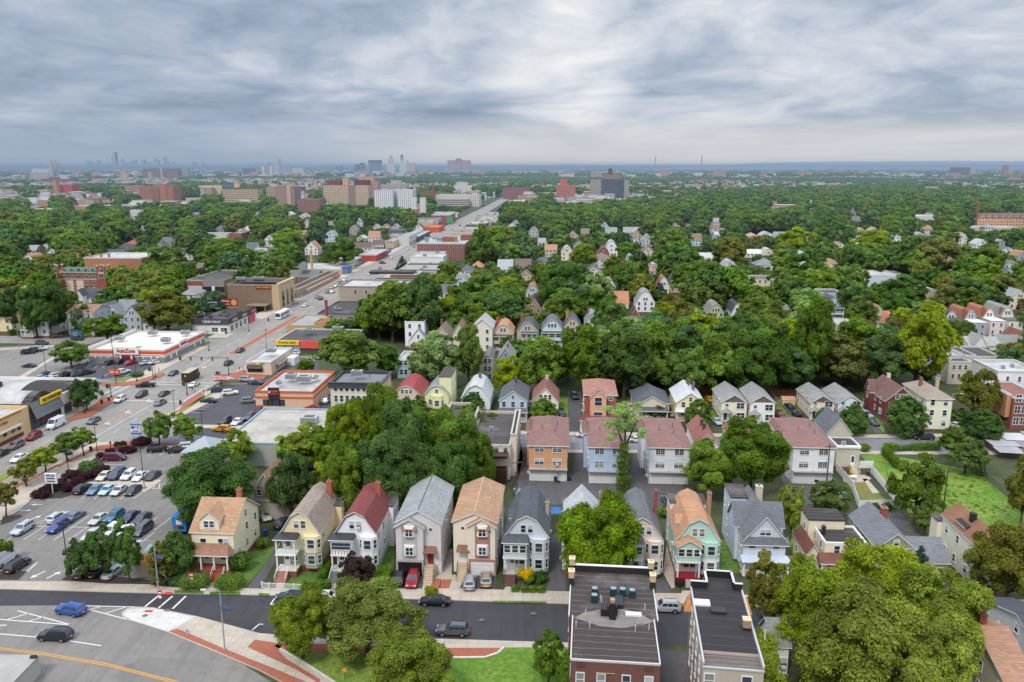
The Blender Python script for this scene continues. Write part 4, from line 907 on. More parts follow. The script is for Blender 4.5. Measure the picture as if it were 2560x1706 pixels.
def autostore(t,w,d,e):
 band3(t,w,d,e-1.55,'p:d4532a','p:b03026')
 BOX(-4.2,-.5,e-1.6,4.4,-.06,e+1.0).build('sign_panel','p:e6e4e2',t);text('AutoZone',1.9,'p:b81f26',t,(.1,-.55,e-.35),fit=6.6,bold=.03)
 BOX(w/2+.06,10.5,e-1.6,w/2+.4,16.5,e+.9).build('sign_panel','p:e6e4e2',t);text('AutoZone',1.6,'p:b81f26',t,(w/2+.46,13.5,e-.35),rz=90,fit=5,bold=.03)
 BOX(-2.3,-1.0,0,2.6,-.52,e-1.65).build('entrance','p:a82028',t);BOX(-1.2,-1.05,0,1.5,-1.0,2.4).build('door','glass',t)
 for x in(-2.0,1.9):BOX(x,-1.06,1.6,x+.6,-1.01,2.9).build('poster','p:e0e0dc',t)
 for x in(-11.5,-9.5,-7,5.6,8.4,10.6):BOX(x,-.09,1.6,x+.4,-.0,2.2).build('wall_lamp','p:dcdcd8',t)
 b=MB().box(-w/2-.1,0,e,-w/2+.3,d,e+.9);b.build('parapet','p:dedbd4',t)
 for y in(4,8,22,27):BOX(w/2,y,.8,w/2+.07,y+.9,2.6).build('wall_poster','p:e4e0dc',t)
def laundry(t,w,d,e):
 b=MB();s=.9
 for p in(((-w/2-.3,-.5),(w/2+.5,-.5),(w/2,0),(-w/2,0)),((w/2+.5,-.5),(w/2+.5,d),(w/2,d),(w/2,0))):
  b.poly([(*p[0],e-.3),(*p[1],e-.3),(p[2][0],p[2][1],e+1.9),(p[3][0],p[3][1],e+1.9)])
 b.build('mansard','m:37353a',t);text('CORNER COIN-OP',1.2,'p:e4e2de',t,(.8,-.42,e+.75),rx=78,fit=7.4)
 BOX(w/2-1.5,-.06,0,w/2-.4,-.0,2.5).build('door','p:202024',t)
 for y,c in((4,'p:b09c80'),(14,'p:b09c80'),(24,'p:c86a74')):BOX(w/2+.3,y,e+.1,w/2+.5,y+4.5,e+1.1).build('sign_panel',c,t)
 BOX(w/2+.02,21,.2,w/2+.2,28,e-.4).build('mural','p:c0505c',t)
 for x,y,s in((-5,10,1.2),(-2,14,.8),(1,12,1.0),(3,20,1.4),(-4,22,.9),(0,18,.7)):BOX(x,y,e,x+s,y+s,e+.4+s*.7).build('rooftop_unit','p:4a4648',t)
def billboard(at,rot,label,col,lines,z=3,w=6.5,h=3.2,col2=None):
 t=thing('billboard',label,'billboard',at,rot)
 for x in(-w*.35,0,w*.35):MB().tube((x,.3,0),(x,.3,z+h*.8),.12).build('post','p:3a3638',t)
 BOX(-w/2,-.1,z,w/2,.1,z+h).build('board',col,t);BOX(-w/2-.1,-.16,z-.16,w/2+.1,.16,z-.002).build('frame','p:cfcfcf',t)
 for i,(s,sz,c)in enumerate(lines):text(s,sz,c,t,(0 if not col2 else-w*.18,-.14,z+h*(.68-.38*i)),fit=w*(.75 if not col2 else .48))
 if col2:MB().tube((w*.3,-.11,z+h*.5),(w*.3,-.16,z+h*.5),h*.36,h*.33,20).build('picture',col2,t)
def bank(t,w,d,e):
 BOX(w/2-.2,-.1,e-.2,w/2+1.2,d,e+.5).build('cornice','c:c9b48e',t);BOX(w/2+.003,.4,0,w/2+.9,d-.4,e-.2).build('stone_front','c:c4ad88',t)
 BOX(w/2-2.6,-.12,0,w/2+.9,.4,e-.2).build('stone_front','c:bda582',t)
 for y in(5,11,17):
  b=MB();n=10;pts=[(w/2+.93,y-1.5,1),(w/2+.93,y+1.5,1)]+[(w/2+.93,y+1.5*math.cos(math.pi*i/n),7+1.5*math.sin(math.pi*i/n))for i in range(n+1)];b.poly(pts);b.build('arched_window','glass',t)
 BOX(w/2-10,-.3,e-2.1,w/2-2.8,-.02,e-.6).build('sign_panel','p:8a2a20',t);text('WELLS FARGO',1.15,'p:f0b43c',t,(w/2-6.4,-.34,e-1.35),fit=6.6)
 BOX(-1,-6.5,2.9,8.5,-.05,3.25).build('canopy','p:8a7a6a',t)
 for x in(0,7.6):BOX(x,-6,0,x+.4,-5.6,2.9).build('canopy_post','p:8a7a6a',t)
 BOX(-9,6,e,10,18,e+.02).build('roof_well','p:262426',t)
def brickgarage(t,w,d,e):
 BOX(-1.2,-.12,e-3.4,w/2+.1,-.01,e+.1).build('stone_panel','c:8d8785',t);BOX(-1.2,-.4,e-5.6,w/2,-.01,e-3.42).build('sign_band','p:26262a',t)
 for x in(-.6,5.2):BOX(x,-.1,.05,x+3.4,-.0,3.0).build('garage_door','p:8d95a0',t)
 for z in(.4,5):BOX(-w/2+.6,-.08,z,-2.0,-.0,z+1.6).build('window_band','p:c9c2bc',t)
 BOX(3.4,-.6,e-6,4.9,-.42,e-3).build('sign_panel','p:d6dbe4',t);BOX(w/2,.1,0,w/2+.12,d,e+.1).build('stone_panel','c:a89c8c',t)
def phoneshop(t,w,d,e):
 BOX(-w/2,-.5,e-1.5,-w/2+8.6,-.02,e+.3).build('sign_panel','p:e8c22a',t);text('PHONE DEPO',1.0,'p:2a2a2c',t,(-w/2+4.3,-.54,e-.6),fit=6.6)
 BOX(-w/2+9,-.45,e-2.6,w/2,-.02,e+.2).build('fascia','p:d9584a',t)
 for i in range(3):BOX(-w/2+.5+i*2.9,-.08,.3,-w/2+2.9+i*2.9,-.0,e-1.7).build('shop_window','p:8fa2ae',t)
def sandwich(t,w,d,e):
 for i,c in enumerate(('d8a0c0','c8a040','e0d040','50a050')):BOX(-w/2+.5+i*1.4,-.14,e-.75,-w/2+1.9+i*1.4,-.02,e-.2).build('sign_letter_panel','p:'+c,t)
 b=MB();b.poly([(-w/2+.2,-1.1,2.3),(-w/2+5.6,-1.1,2.3),(-w/2+5.4,-.02,3.3),(-w/2+.4,-.02,3.3)]);b.build('awning','p:2a2724',t)
 BOX(-w/2+.4,-.06,.9,-w/2+5.4,-.0,2.3).build('shop_window','glass',t);BOX(w/2,4,2.2,w/2+1.4,12,2.6).build('side_canopy','p:8a8078',t)
 BOX(w/2+.4,13,0,w/2+3.2,18,2.6).build('bin_enclosure','p:e2e2e0',t)
def doughnut(t,w,d,e):
 for y0,z0,z1,m,o in((0,e-2.0,e-1.5,'p:c9623a',.12),):BOX(-w/2-o,-o,z0,w/2+o,d,z1).build('stripe',m,t)
 BOX(-4.4,-.3,e-2.2,-1.2,-.13,e+1.1).build('sign_panel','p:3a2622',t);text("DUNKIN'",.7,'p:e87a2a',t,(-2.6,-.34,e+.1),fit=2.2);text('DONUTS',.7,'p:e04a88',t,(-2.6,-.34,e-.6),fit=2.2)
 q=MB().tube((-4.0,-.31,e-.2),(-4.0,-.4,e-.2),.3,.28,12).build('cup_emblem','p:f0e8dc',t)
 for i in range(6):BOX(-6.1+i*1.05,-.1,.8,-5.15+i*1.05,-.02,2.6).build('shop_window','glass',t)
 BOX(-7.8,-1.2,0,-6.4,-.1,.9).build('planter','b:8a5a48',t)
def pyramid(t,w,d,e):
 b=MB();o=.5;a=(0,d/2,e+2.6);c=[(-w/2-o,-o,e),(w/2+o,-o,e),(w/2+o,d+o,e),(-w/2-o,d+o,e)]
 for i in range(4):b.poly([c[i],c[(i+1)%4],a])
 b.build('roof','m:9ea3a7',t)
def castle(t,w,d,e):
 b=MB();b.poly([(-w*.31,-.4,e-.3),(w*.33,-.4,e-.3),(w*.31,3.6,e+2.6),(-w*.29,3.6,e+2.6)]);b.poly([(-w*.31,-.4,e-.3),(-w*.29,3.6,e+2.6),(-w*.31,3.6,e-.3)]);b.build('front_roof','r:4f7a56',t)
 for x in(-w/2+.2,w*.33):
  b=MB().box(x,-.5,0,x+4.8,4.5,e+.3);b.build('corner_tower','b:9c4a38',t)
  for px in(x,x+3.9):
   for py in(-.5,3.6):q=BOX(px,py,e+.3,px+.9,py+.9,e+3.4);q.box(px-.1,py-.1,e+3.4,px+1,py+1,e+3.9,1);q.build('turret',['b:9c4a38','c:d0c0ac'],t)
  window(t,'F',0,0,x+2.4,e-2.8,2.4,2.3,'trip',pane=False,off=.52);BOX(x+.8,-.56,e-.4,x+4,-.5,e+.2).build('stone_arch','c:d6c4ae',t)
 BOX(-w/2,-.1,e*.66,w/2,-.0,e*.69).build('string_course','c:d6c4ae',t)
 for x in(-.17,.01):BOX(w*x-2.0,-.07,.5,w*x+2.0,-.003,e*.62).build('stone_arch','c:d6c4ae',t)
 for x in(-.3,-.08,.12,.26):BOX(w*x-.5,16,17,w*x+.5,17,19.5).build('chimney','b:b08058',t)
def mill(t,w,d,e):
 for i in range(8):
  x=-w/2+4+i*7.2;dormer(t,x,-.3,e,5,.6,8,'r:7a5450','c:cf9a6c',2)
 b=MB();b.poly([(-w/2-.5,-.6,e),(w/2+.5,-.6,e),(w/2,d/2,e+4),(-w/2,d/2,e+4)]);b.poly([(w/2+.5,d+.6,e),(-w/2-.5,d+.6,e),(-w/2,d/2,e+4),(w/2,d/2,e+4)]);b.build('pitched_roof','r:7a5450',t)
def steeple(t,w,e,m):
 b=MB();c=[(-w/2-.3,-.3),(w/2+.3,-.3),(w/2+.3,w+.3),(-w/2-.3,w+.3)]
 for i in range(4):b.poly([(*c[i],e+.3),(*c[(i+1)%4],e+.3),(0,w/2,e+.3+w*.9)])
 b.build('spire',m,t);BOX(-w*.25,-.05,e*.6,w*.25,-.003,e*.85).build('louvre','p:4a4a4a',t)
def cathedral(t,w,d,e):
 slab_roof(roof_line('gab',d*.3,e,e+18),-w/2,w/2,'x',.5,.5,'nave_roof','r:8fa098',t,c=d/2)
 for y in(4,40):BOX(w/2,y,0,w/2+16,y+16,82).build('bell_tower','f:b0a8a4',t)
 for y in(4,40):BOX(w/2+3,y+3,82,w/2+13,y+13,94).build('belfry','c:b8b0a8',t)
 b=MB().tube((-4,d/2,e+12),(-4,d/2,88),3,.2,8);b.build('fleche','p:7a9088',t)
def furniture_row(at):
 def hall(label,y0,y1,wm,rm,e,rise,x0=-30,x1=0,nm='shop',dk=3):
  t=thing(nm,label,'shop',(at[0],at[1],0),GRID);b=MB().box(x0,y0,0,x1,y1,e);b.build('wall',wm,t)
  if rise:
   r=MB();n=12;f=lambda i:(y0+.3+(y1-y0-.6)*i/n,e+rise*math.sin(math.pi*i/n)-.2)
   for i in range(n):(ya,za),(yb,zb)=f(i),f(i+1);r.poly([(x0+.5,ya,za),(x0+.5,yb,zb),(x1-dk,yb,zb),(x1-dk,ya,za)][::-1],0);r.poly([(x1-dk,ya,za),(x1-dk,yb,zb),(x1-.6,yb,zb),(x1-.6,ya,za)][::-1],1)
   r.build('roof',[rm,'k:35302f'],t)
   g=MB();g.poly([(x1-.6,f(i)[0],f(i)[1])for i in range(n+1)]);g.build('gable_wall','k:35302f',t)
  else:BOX(x0+.3,y0+.3,e+.003,x1-.3,y1-.3,e+.06).build('roof',rm,t)
  p=MB()
  for q in((x1-.35,y0,x1+.05,y1),(x0,y0,x1-.35,y0+.35),(x0,y1-.35,x1-.35,y1)):p.box(q[0],q[1],e-.02,q[2],q[3],e+.9)
  p.build('parapet',wm,t);return t
 t=hall('cream and brown corner shop at the west edge with red lettering',-32,7,'c:d8ba88','w:cfccc8',6.0,0);BOX(.06,-32,0,.12,4,1.1).build('plinth','c:6a3a30',t);BOX(.02,-32,3.3,1.0,3,3.55).build('ledge','p:d8d4cc',t)
 text('FURNITURE',.8,'p:a8342c',t,(.1,-4.5,5.2),rz=90,fit=7);BOX(.1,-32,6.3,.16,4.2,6.6).build('cornice','c:a8603c',t)
 for y in(-9,-6,-3,0,2.2):BOX(.1,y,2.0,.16,y+1.1,2.9).build('shop_window','glass',t)
 t=hall('furniture hall with white barrel roof, yellow sign and sloping grey awning',7.2,19.2,'c:5a5450','w:d6d4d0',6.2,2.8)
 b=MB();b.poly([(1.6,7.4,3.2),(1.6,19,3.2),(.1,19,7.0),(.1,7.4,7.0)]);b.build('awning','m:6f7274',t)
 BOX(.5,11,6.0,.9,19.5,7.7).build('sign_panel','p:e2bc2c',t);text('NU FURNITURE',1.2,'p:3a2c20',t,(.95,15.3,6.85),rz=90,fit=7.4)
 for y in range(8,18,3):BOX(.02,y,.3,.1,y+2.5,2.9).build('shop_window','glass',t)
 t=hall('black-roofed low shop with white rear wall by the side street',19.4,37,'c:dad8d4','w:cfccc8',5.2,2.2,dk=13);
 for y in(21,26,31):BOX(.02,y,.3,.1,y+3.2,2.9).build('shop_window','glass',t)
 q=MB().tube((-24,24,7.0),(-22,24,7.0),1.1,1.1,14);q.box(-22,23,6.0,-19.5,25,8);q.build('rooftop_unit','p:3a3838',t)
# ------------------------------------------------------------------ small fixtures
def arrows(lst,m):
 b=MB()
 for x,y,h,s,k in lst:
  c,q=math.cos(R(h)),math.sin(R(h));P=lambda u,v:(x+(u*c-v*q)*s,y+(u*q+v*c)*s,.056)
  if k=='straight':ps=([(-1.2,-.12),(.3,-.12),(.3,.12),(-1.2,.12)],[(.3,-.45),(1.2,0),(.3,.45)])
  else:ps=([(-1.4,-.12),(.3,-.12),(.3,.12),(-1.4,.12)],[(.05,.12),(.3,.12),(.3,.7),(.05,.7)],[(-.3,.7),(.65,.7),(.17,1.4)])
  for p in ps:b.poly([P(*a)for a in p])
 o=b.build('arrow_marking',m);o['kind']='structure'
def wire(p0,z0,p1,z1,label):
 n=10;pts=[]
 for i in range(n+1):
  t=i/n;pts.append((p0[0]+(p1[0]-p0[0])*t,p0[1]+(p1[1]-p0[1])*t,z0+(z1-z0)*t-4*t*(1-t)*1.0))
 tag(MB().path(pts,.02,4).build('overhead_wire','p:1a1a1a'),label,'wire')
def pylon(at,label,m,lines,w,h,z,trim):
 t=thing('shop_sign',label,'sign',(at[0],at[1],.1),GRID)
 for x in((-w*.38,w*.38)if trim and 'two' in label else(0,)):MB().tube((x,.1,0),(x,.1,z+.1),.12).build('post','p:c9ccd0' if 'pharmacy' in label else 'p:3a3a3c',t)
 BOX(-w/2,-.05,z,w/2,.25,z+h).build('board',m,t)
 if trim:BOX(-w/2-.06,-.08,z+h-.18,w/2+.06,.28,z+h+.1).build('frame',trim,t);BOX(-w/2-.06,-.08,z-.1,w/2+.06,.28,z+.3).build('frame',trim,t)
 for i,(s,sz,c)in enumerate(lines):text(s,sz,c,t,(.3 if trim=='p:8a2a3a' else 0,-.09,z+h*(1-(i+.75)/(len(lines)+.5))),fit=w*.72)
 if trim=='p:2f62a8':MB().tube((-w*.3,-.06,z+h*.7),(-w*.3,-.11,z+h*.7),.42,.36,6).build('shield_emblem','p:2b4f9a',t)
 if trim=='p:8a2a3a':MB().tube((-w*.38,-.06,z+h*.55),(-w*.38,-.12,z+h*.55),.4,.4,12).build('cup_emblem','p:e87a2a',t)
def no_entry(at,label):
 t=thing('road_sign',label,'road sign',(at[0],at[1],.14));MB().tube((0,0,0),(0,0,2.9),.04).build('post','p:4a4a4c',t)
 MB().tube((0,-.05,2.6),(0,-.08,2.6),.42,.42,16).build('disc','p:c02a2e',t);BOX(-.28,-.1,2.52,.28,-.083,2.68).build('bar','p:eeeeec',t);BOX(-.2,-.07,1.7,.2,-.05,2.1).build('plate','p:e4e4e2',t)
def yield_sign(at,label):
 t=thing('road_sign',label,'road sign',(at[0],at[1],.15));MB().tube((0,0,0),(0,0,1.6),.04).build('post','p:3a3a3c',t)
 b=MB();b.poly([(0,-.06,1.3),(.38,-.06,1.68),(0,-.06,2.06),(-.38,-.06,1.68)]);b.build('plate','p:e0962a',t)
def hydrant(at,label):
 t=thing('fire_hydrant',label,'fire hydrant',(at[0],at[1],.14));MB().lathe([(.2,0),(.2,.08),(.14,.1),(.14,.6),(.18,.62),(.16,.72),(.06,.82),(0,.84)],12).build('barrel','p:a9abab',t)
 MB().tube((-.26,0,.45),(.26,0,.45),.07).build('nozzle','p:a9abab',t)
def bin_(at,label,m):
 t=thing('litter_bin',label,'litter bin',(at[0],at[1],.14));MB().lathe([(.3,0),(.36,.9),(.38,.95)],12).build('bin_body',m,t);MB().lathe([(.38,.95),(.3,1.08),(.14,1.12)],12).build('lid',m,t)
def wheelie(at,label,col):
 t=thing('wheeled_bin',label,'bin',(at[0],at[1],.04),GRID);BOX(-.3,-.35,.1,.3,.35,1.0).build('bin_body','p:'+col,t);BOX(-.33,-.4,1.003,.33,.38,1.1).build('lid','p:'+col,t)
 for s in(-1,1):MB().tube((s*.28,.3,.12),(s*.34,.3,.12),.12,.12,10).build('wheel','p:1a1a1a',t)
def container(at,label,rz):
 t=thing('shipping_container',label,'container',at,rz);b=MB().box(0,-2.6,0,6.5,0,2.6);b.build('body','board:b5a28c',t)
 BOX(-.05,-2.65,2.603,3.2,.05,2.68).build('top',mat('rust','b8683e','plain',.9,.35,.7),t);BOX(3.2,-2.65,2.603,6.55,.05,2.68).build('top',mat('verdigris','7fa89c','plain',.9,.25,.7),t)
def blue_truck(at,label,rz):
 t=thing('box_trailer',label,'trailer',at,rz);BOX(-.2,-1.3,.9,9.5,1.3,3.7).build('box','p:2f86cc',t);BOX(-.23,-1.1,1.1,-.2,1.1,3.4).build('rear_door','p:2a7ac0',t)
 for q,c in(((-.5,2.3,.5,3.1),'e0e0e4'),((-.9,1.4,.2,2.0),'3a2a34'),((.3,1.4,.9,2.1),'a83a4a')):BOX(-.25,q[0],q[1],-.232,q[2],q[3]).build('poster','p:'+c,t)
 wheels_big(t,(1.6,2.7,8.0),1.1,.5)
def white_hut(at,label):
 t=thing('white_block',label,'block',at,0);e=2.6
 BOX(-6,-4,0,2.6,4,e).build('wall',mat('chipped_white','b4b1aa','membrane',.8,.08,stain=(.3,.28,.25)),t);BOX(-6.1,-4.1,e+.003,2.7,4.1,e+.2).build('roof','w:c4c1ba',t);q=BOX(1.9,3.2,e+.2,2.7,3.6,e+.5);q.build('floodlight','black',t)
def hoop(at,label):
 t=thing('basketball_hoop',label,'basketball hoop',at,0);BOX(-.5,-.3,0,.5,.5,.25).build('base','p:2a2a2c',t);MB().tube((0,.3,.2),(0,0,3.0),.05).build('pole','p:2a2a2c',t)
 BOX(-.6,-.08,2.6,.6,-.03,3.4).build('backboard','p:b9b4b4',t);MB().tube((0,-.35,2.75),(0,-.35,2.79),.24,.24,12).build('rim','p:c0392e',t)
def canopy_tent(at,label):
 t=thing('canopy_tent',label,'tent',at,GRID)
 for x in(-1.4,1.4):
  for y in(-1.4,1.4):BOX(x-.04,y-.04,0,x+.04,y+.04,2.3).build('leg','p:d0d0d0',t)
 b=MB();c=[(-1.5,-1.5,2.3),(1.5,-1.5,2.3),(1.5,1.5,2.3),(-1.5,1.5,2.3)]
 b.poly([c[0],c[1],(0,0,3.1)]);b.poly([c[1],c[2],(0,0,3.1)]);b.poly([c[3],c[0],(0,0,3.1)]);b.poly([c[2],c[3],(0,0,3.1)],1);b.build('roof',['p:2f5f9e','p:e0e2e6'],t)
def shanty(at,label):
 t=thing('shanty',label,'shed',at,GRID);r=random.Random(4)
 BOX(.5,.5,0,29,12,1.7).build('wall','board:6a5a4e',t)
 for i in range(16):
  x,y=(i%5)*5.6-.5+r.uniform(-1,1),(i//5)*3.6-.8+r.uniform(-.6,.6);z=1.75+.05*i;w,d=r.uniform(4,8),r.uniform(3,6);b=MB();a,c=r.uniform(-.1,.1),r.uniform(.05,.5)
  b.poly([(x,y,z),(x+w,y+a*8,z),(x+w,y+d,z+c),(x,y+d,z+c)]);b.build('roof_sheet',('w:b9b6b4','m:a5a3a3','w:9d9896','m:c2c0c0')[i%4],t)
def shed(at,label):
 t=thing('garden_shed',label,'shed',at,GRID);BOX(-1.7,0,0,1.7,2.4,2.2).build('wall','board:d8c488',t);slab_roof(roof_line('gab',1.2,2.2,2.9),-1.9,1.9,'x',.1,.15,'roof','r:c08a60',t,c=1.2);BOX(.1,-.04,0,.95,0,1.9).build('door','board:cbb478',t)
def umbrella(at,label):
 t=thing('parasol',label,'parasol',(at[0],at[1],.06));MB().tube((0,0,0),(0,0,2.4),.03).build('pole','p:d0d0d0',t);MB().lathe([(.28,.9),(.2,1.6),(.06,2.35),(0,2.4)],10).build('canopy','p:e0a628',t)
def garden_table(at,label):
 t=thing('garden_table',label,'table',(at[0]+.5,at[1]-.5,.06));MB().tube((0,0,.7),(0,0,.75),.7,.7,20).build('table_top','p:e6e2da',t)
 for a in range(4):MB().tube((.4*math.cos(a*1.57),.4*math.sin(a*1.57),0),(.3*math.cos(a*1.57),.3*math.sin(a*1.57),.7),.03).build('leg','p:d8d4cc',t)
# ------------------------------------------------------------------ world, camera, light
def setup():
 w=bpy.data.worlds.new('World');scn.world=w;w.use_nodes=True;t=NT(w.node_tree)
 out=t.n('ShaderNodeOutputWorld')
 SUN_EL,SUN_AZ=R(52),R(205)
 sky=t.n('ShaderNodeTexSky',sky_type='NISHITA',sun_disc=False,sun_elevation=SUN_EL,sun_rotation=SUN_AZ,altitude=60,dust_density=2)
 d=t.n('ShaderNodeTexCoord').outputs['Generated']
 sp=t.n('ShaderNodeSeparateXYZ',{0:d});X,Y,Z=sp.outputs
 az=t.math('ARCTAN2',X,Y);el=t.math('LOGARITHM',t.math('MAXIMUM',t.math('ADD',Z,.055),.02),math.e)
 pv=t.n('ShaderNodeCombineXYZ',{0:az,1:el,2:0.}).outputs[0]
 wv=t.n('ShaderNodeVectorMath',{0:pv,1:t.n('ShaderNodeVectorMath',{0:t.n('ShaderNodeTexNoise',{'Vector':t.n('ShaderNodeMapping',{'Vector':pv,'Scale':(2.2,1.6,1)}).outputs[0],'Scale':1.0,'Detail':5}).outputs['Color'],1:(.3,.42,0)},operation='MULTIPLY').outputs[0]},operation='ADD').outputs[0]
 n1=t.noise(t.n('ShaderNodeMapping',{'Vector':wv,'Location':(3.3,1.2,0),'Scale':(3.5,1.7,1)}).outputs[0],1.15,10,.55);n2=t.noise(t.n('ShaderNodeMapping',{'Vector':wv,'Location':(8,2,0),'Scale':(6.2,3.0,1)}).outputs[0],1.7,10,.6)
 n=t.math('ADD',t.math('MULTIPLY',n1,.7),t.math('MULTIPLY',n2,.3))
 n3=t.noise(t.n('ShaderNodeMapping',{'Vector':wv,'Location':(1,5,0),'Scale':(8.5,4.6,1)}).outputs[0],1.0,7,.5);bl=t.math('ABSOLUTE',t.math('SUBTRACT',n3,.5))
 n=t.math('ADD',n,t.math('MULTIPLY',t.math('SUBTRACT',bl,.09),.42))
 def spot(x,y,z,a,b):
  v=Vector((x,y,z)).normalized();dt=t.n('ShaderNodeVectorMath',{0:d,1:tuple(v)},operation='DOT_PRODUCT').outputs['Value']
  return t.n('ShaderNodeMapRange',{0:dt,1:math.cos(R(a)),2:math.cos(R(b)),3:0.,4:1.},interpolation_type='SMOOTHSTEP').outputs[0]
 n=t.math('ADD',t.math('MULTIPLY',t.math('SUBTRACT',n,.5),1.25),.5)
 n=t.math('ADD',n,t.math('MULTIPLY',spot(.06,1,.125,6.5,.5),.2))
 n=t.math('ADD',n,t.math('MULTIPLY',spot(.42,1,.14,16,3),.05))
 n=t.math('SUBTRACT',n,t.math('MULTIPLY',spot(-.58,1,.09,20,2),.10))
 bd=t.ramp(Z,[(.03,(0,)*3),(.07,(1,)*3),(.095,(.6,)*3),(.13,(0,)*3),(.19,(0,)*3)]);n=t.math('SUBTRACT',n,t.math('MULTIPLY',bd,.055))
 cl=t.ramp(n,[(.24,(.25,.325,.45)),(.36,(.35,.43,.555)),(.45,(.455,.525,.64)),(.53,(.575,.63,.72)),(.61,(.68,.72,.795)),(.70,(.82,.84,.87)),(.8,(.97,.97,.96))])
 hz=t.ramp(t.math('ABSOLUTE',Z),[(0,(1,)*3),(.015,(.95,)*3),(.04,(.6,)*3),(.062,(0,)*3)])
 lf=spot(-.6,1,.02,30,10)
 cl=t.mix(t.math('MULTIPLY',hz,.9),cl,t.mix(lf,(.70,.70,.705),(.37,.455,.58)))
 up=t.n('ShaderNodeMapRange',{0:Z,1:.26,2:.7,3:1.,4:2.9}).outputs[0]
 cl=t.n('ShaderNodeVectorMath',{0:cl,'Scale':up},operation='SCALE').outputs[0]
 sk=t.n('ShaderNodeVectorMath',{0:sky.outputs[0],'Scale':.08},operation='SCALE').outputs[0]
 cl=t.mix(.06,cl,sk)
 bg=t.n('ShaderNodeBackground',{'Color':cl,'Strength':1.0});w.node_tree.links.new(bg.outputs[0],out.inputs[0])
 L=bpy.data.lights.new('sun','SUN');L.energy=2.15;L.angle=R(12);L.color=(1,.935,.84);o=bpy.data.objects.new('sun',L);COL.objects.link(o)
 dv=Vector((math.sin(SUN_AZ)*math.cos(SUN_EL),math.cos(SUN_AZ)*math.cos(SUN_EL),math.sin(SUN_EL)));o.rotation_euler=dv.to_track_quat('Z','Y').to_euler();o.location=(0,-50,200)
 c=bpy.data.cameras.new('camera');c.sensor_width=36;c.lens=28;c.clip_start=1;c.clip_end=120000
 co=bpy.data.objects.new('camera',c);COL.objects.link(co);co.location=(0,0,H);co.rotation_euler=(math.pi/2-math.atan(437/1991),0,0);scn.camera=co
 scn.view_settings.view_transform='Standard';scn.view_settings.look='None';scn.view_settings.exposure=0;scn.view_settings.gamma=1
 cy=scn.cycles;cy.max_bounces=6;cy.diffuse_bounces=4;cy.glossy_bounces=2;cy.transmission_bounces=2;cy.transparent_max_bounces=8;cy.volume_bounces=0;cy.use_denoising=True;cy.use_adaptive_sampling=True;cy.adaptive_threshold=.015
 try:cy.denoiser='OPENIMAGEDENOISE'
 except Exception:pass
 cy.caustics_reflective=False;cy.caustics_refractive=False;cy.sample_clamp_indirect=4
def ground():
 xs=[-60000,-30000,-15000,-8000,-4000,-2000,-1000]+list(range(-600,601,60))+[1000,2000,4000,8000,15000,30000,60000]
 ys=[-300,0]+list(range(60,661,60))+[1000,1500,2500,4000,7000,12000,20000,40000,80000]
 b=MB();n=len(xs)
 for y in ys:
  for x in xs:b.v.append((x,y,0))
 for j in range(len(ys)-1):
  for i in range(n-1):b.f.append((j*n+i,j*n+i+1,(j+1)*n+i+1,(j+1)*n+i));b.m.append(0)
 m=mat('ground_soil','414e2a','grass',.95,.3,dry='5c5a3a');o=b.build('ground',m);o['kind']='structure'
def haze():
 m=bpy.data.materials.new('haze');m.use_nodes=True;t=NT(m.node_tree);out=t.n('ShaderNodeOutputMaterial')
 s=1.5e-4
 ab=t.n('ShaderNodeVolumeAbsorption',{'Color':(0,0,0,1),'Density':s});em=t.n('ShaderNodeEmission',{'Color':(.235,.34,.48,1),'Strength':s})
 ad=t.n('ShaderNodeAddShader',{0:ab.outputs[0],1:em.outputs[0]});m.node_tree.links.new(ad.outputs[0],out.inputs['Volume'])
 o=BOX(-30000,420,-5,30000,30000,84).build('haze',m);o['kind']='stuff'
def far_land():
 def ridge(name,y,x0,x1,f,col,dep):
  b=MB();n=90;r=random.Random(3);pr=[]
  for i in range(n+1):
   x=x0+(x1-x0)*i/n;pr.append((x,f(i/n)))
  for(xa,za),(xb,zb)in zip(pr[:-1],pr[1:]):
   b.poly([(xa,y,-2),(xb,y,-2),(xb,y+dep,zb),(xa,y+dep,za)]);b.poly([(xa,y+dep,za),(xb,y+dep,zb),(xb,y+dep*2,-2),(xa,y+dep*2,-2)])
  o=b.build(name,mat('hill_wood_haze_'+name,col,'grass',.95,.3,dry=col));o['kind']='structure'
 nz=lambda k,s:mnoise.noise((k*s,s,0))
 ridge('hills',12000,1500,14000,lambda k:max(0,min(1,k*5))*(66+84*min(1,.35+k*1.6)+14*nz(k,9)+5*nz(k,40)),'8797a8',900)  # blue-grey base colour of these hills is distance haze painted over the woods
 ridge('far_ridge',10500,-12000,-1200,lambda k:(60+12*nz(k,7)+4*nz(k,50))*min(1,(1-k)*4+.3),'3a4c38',700)
 ridge('plain_ridge',14500,-3000,7000,lambda k:52+8*nz(k,11)+3*nz(k,60),'46564a',900)
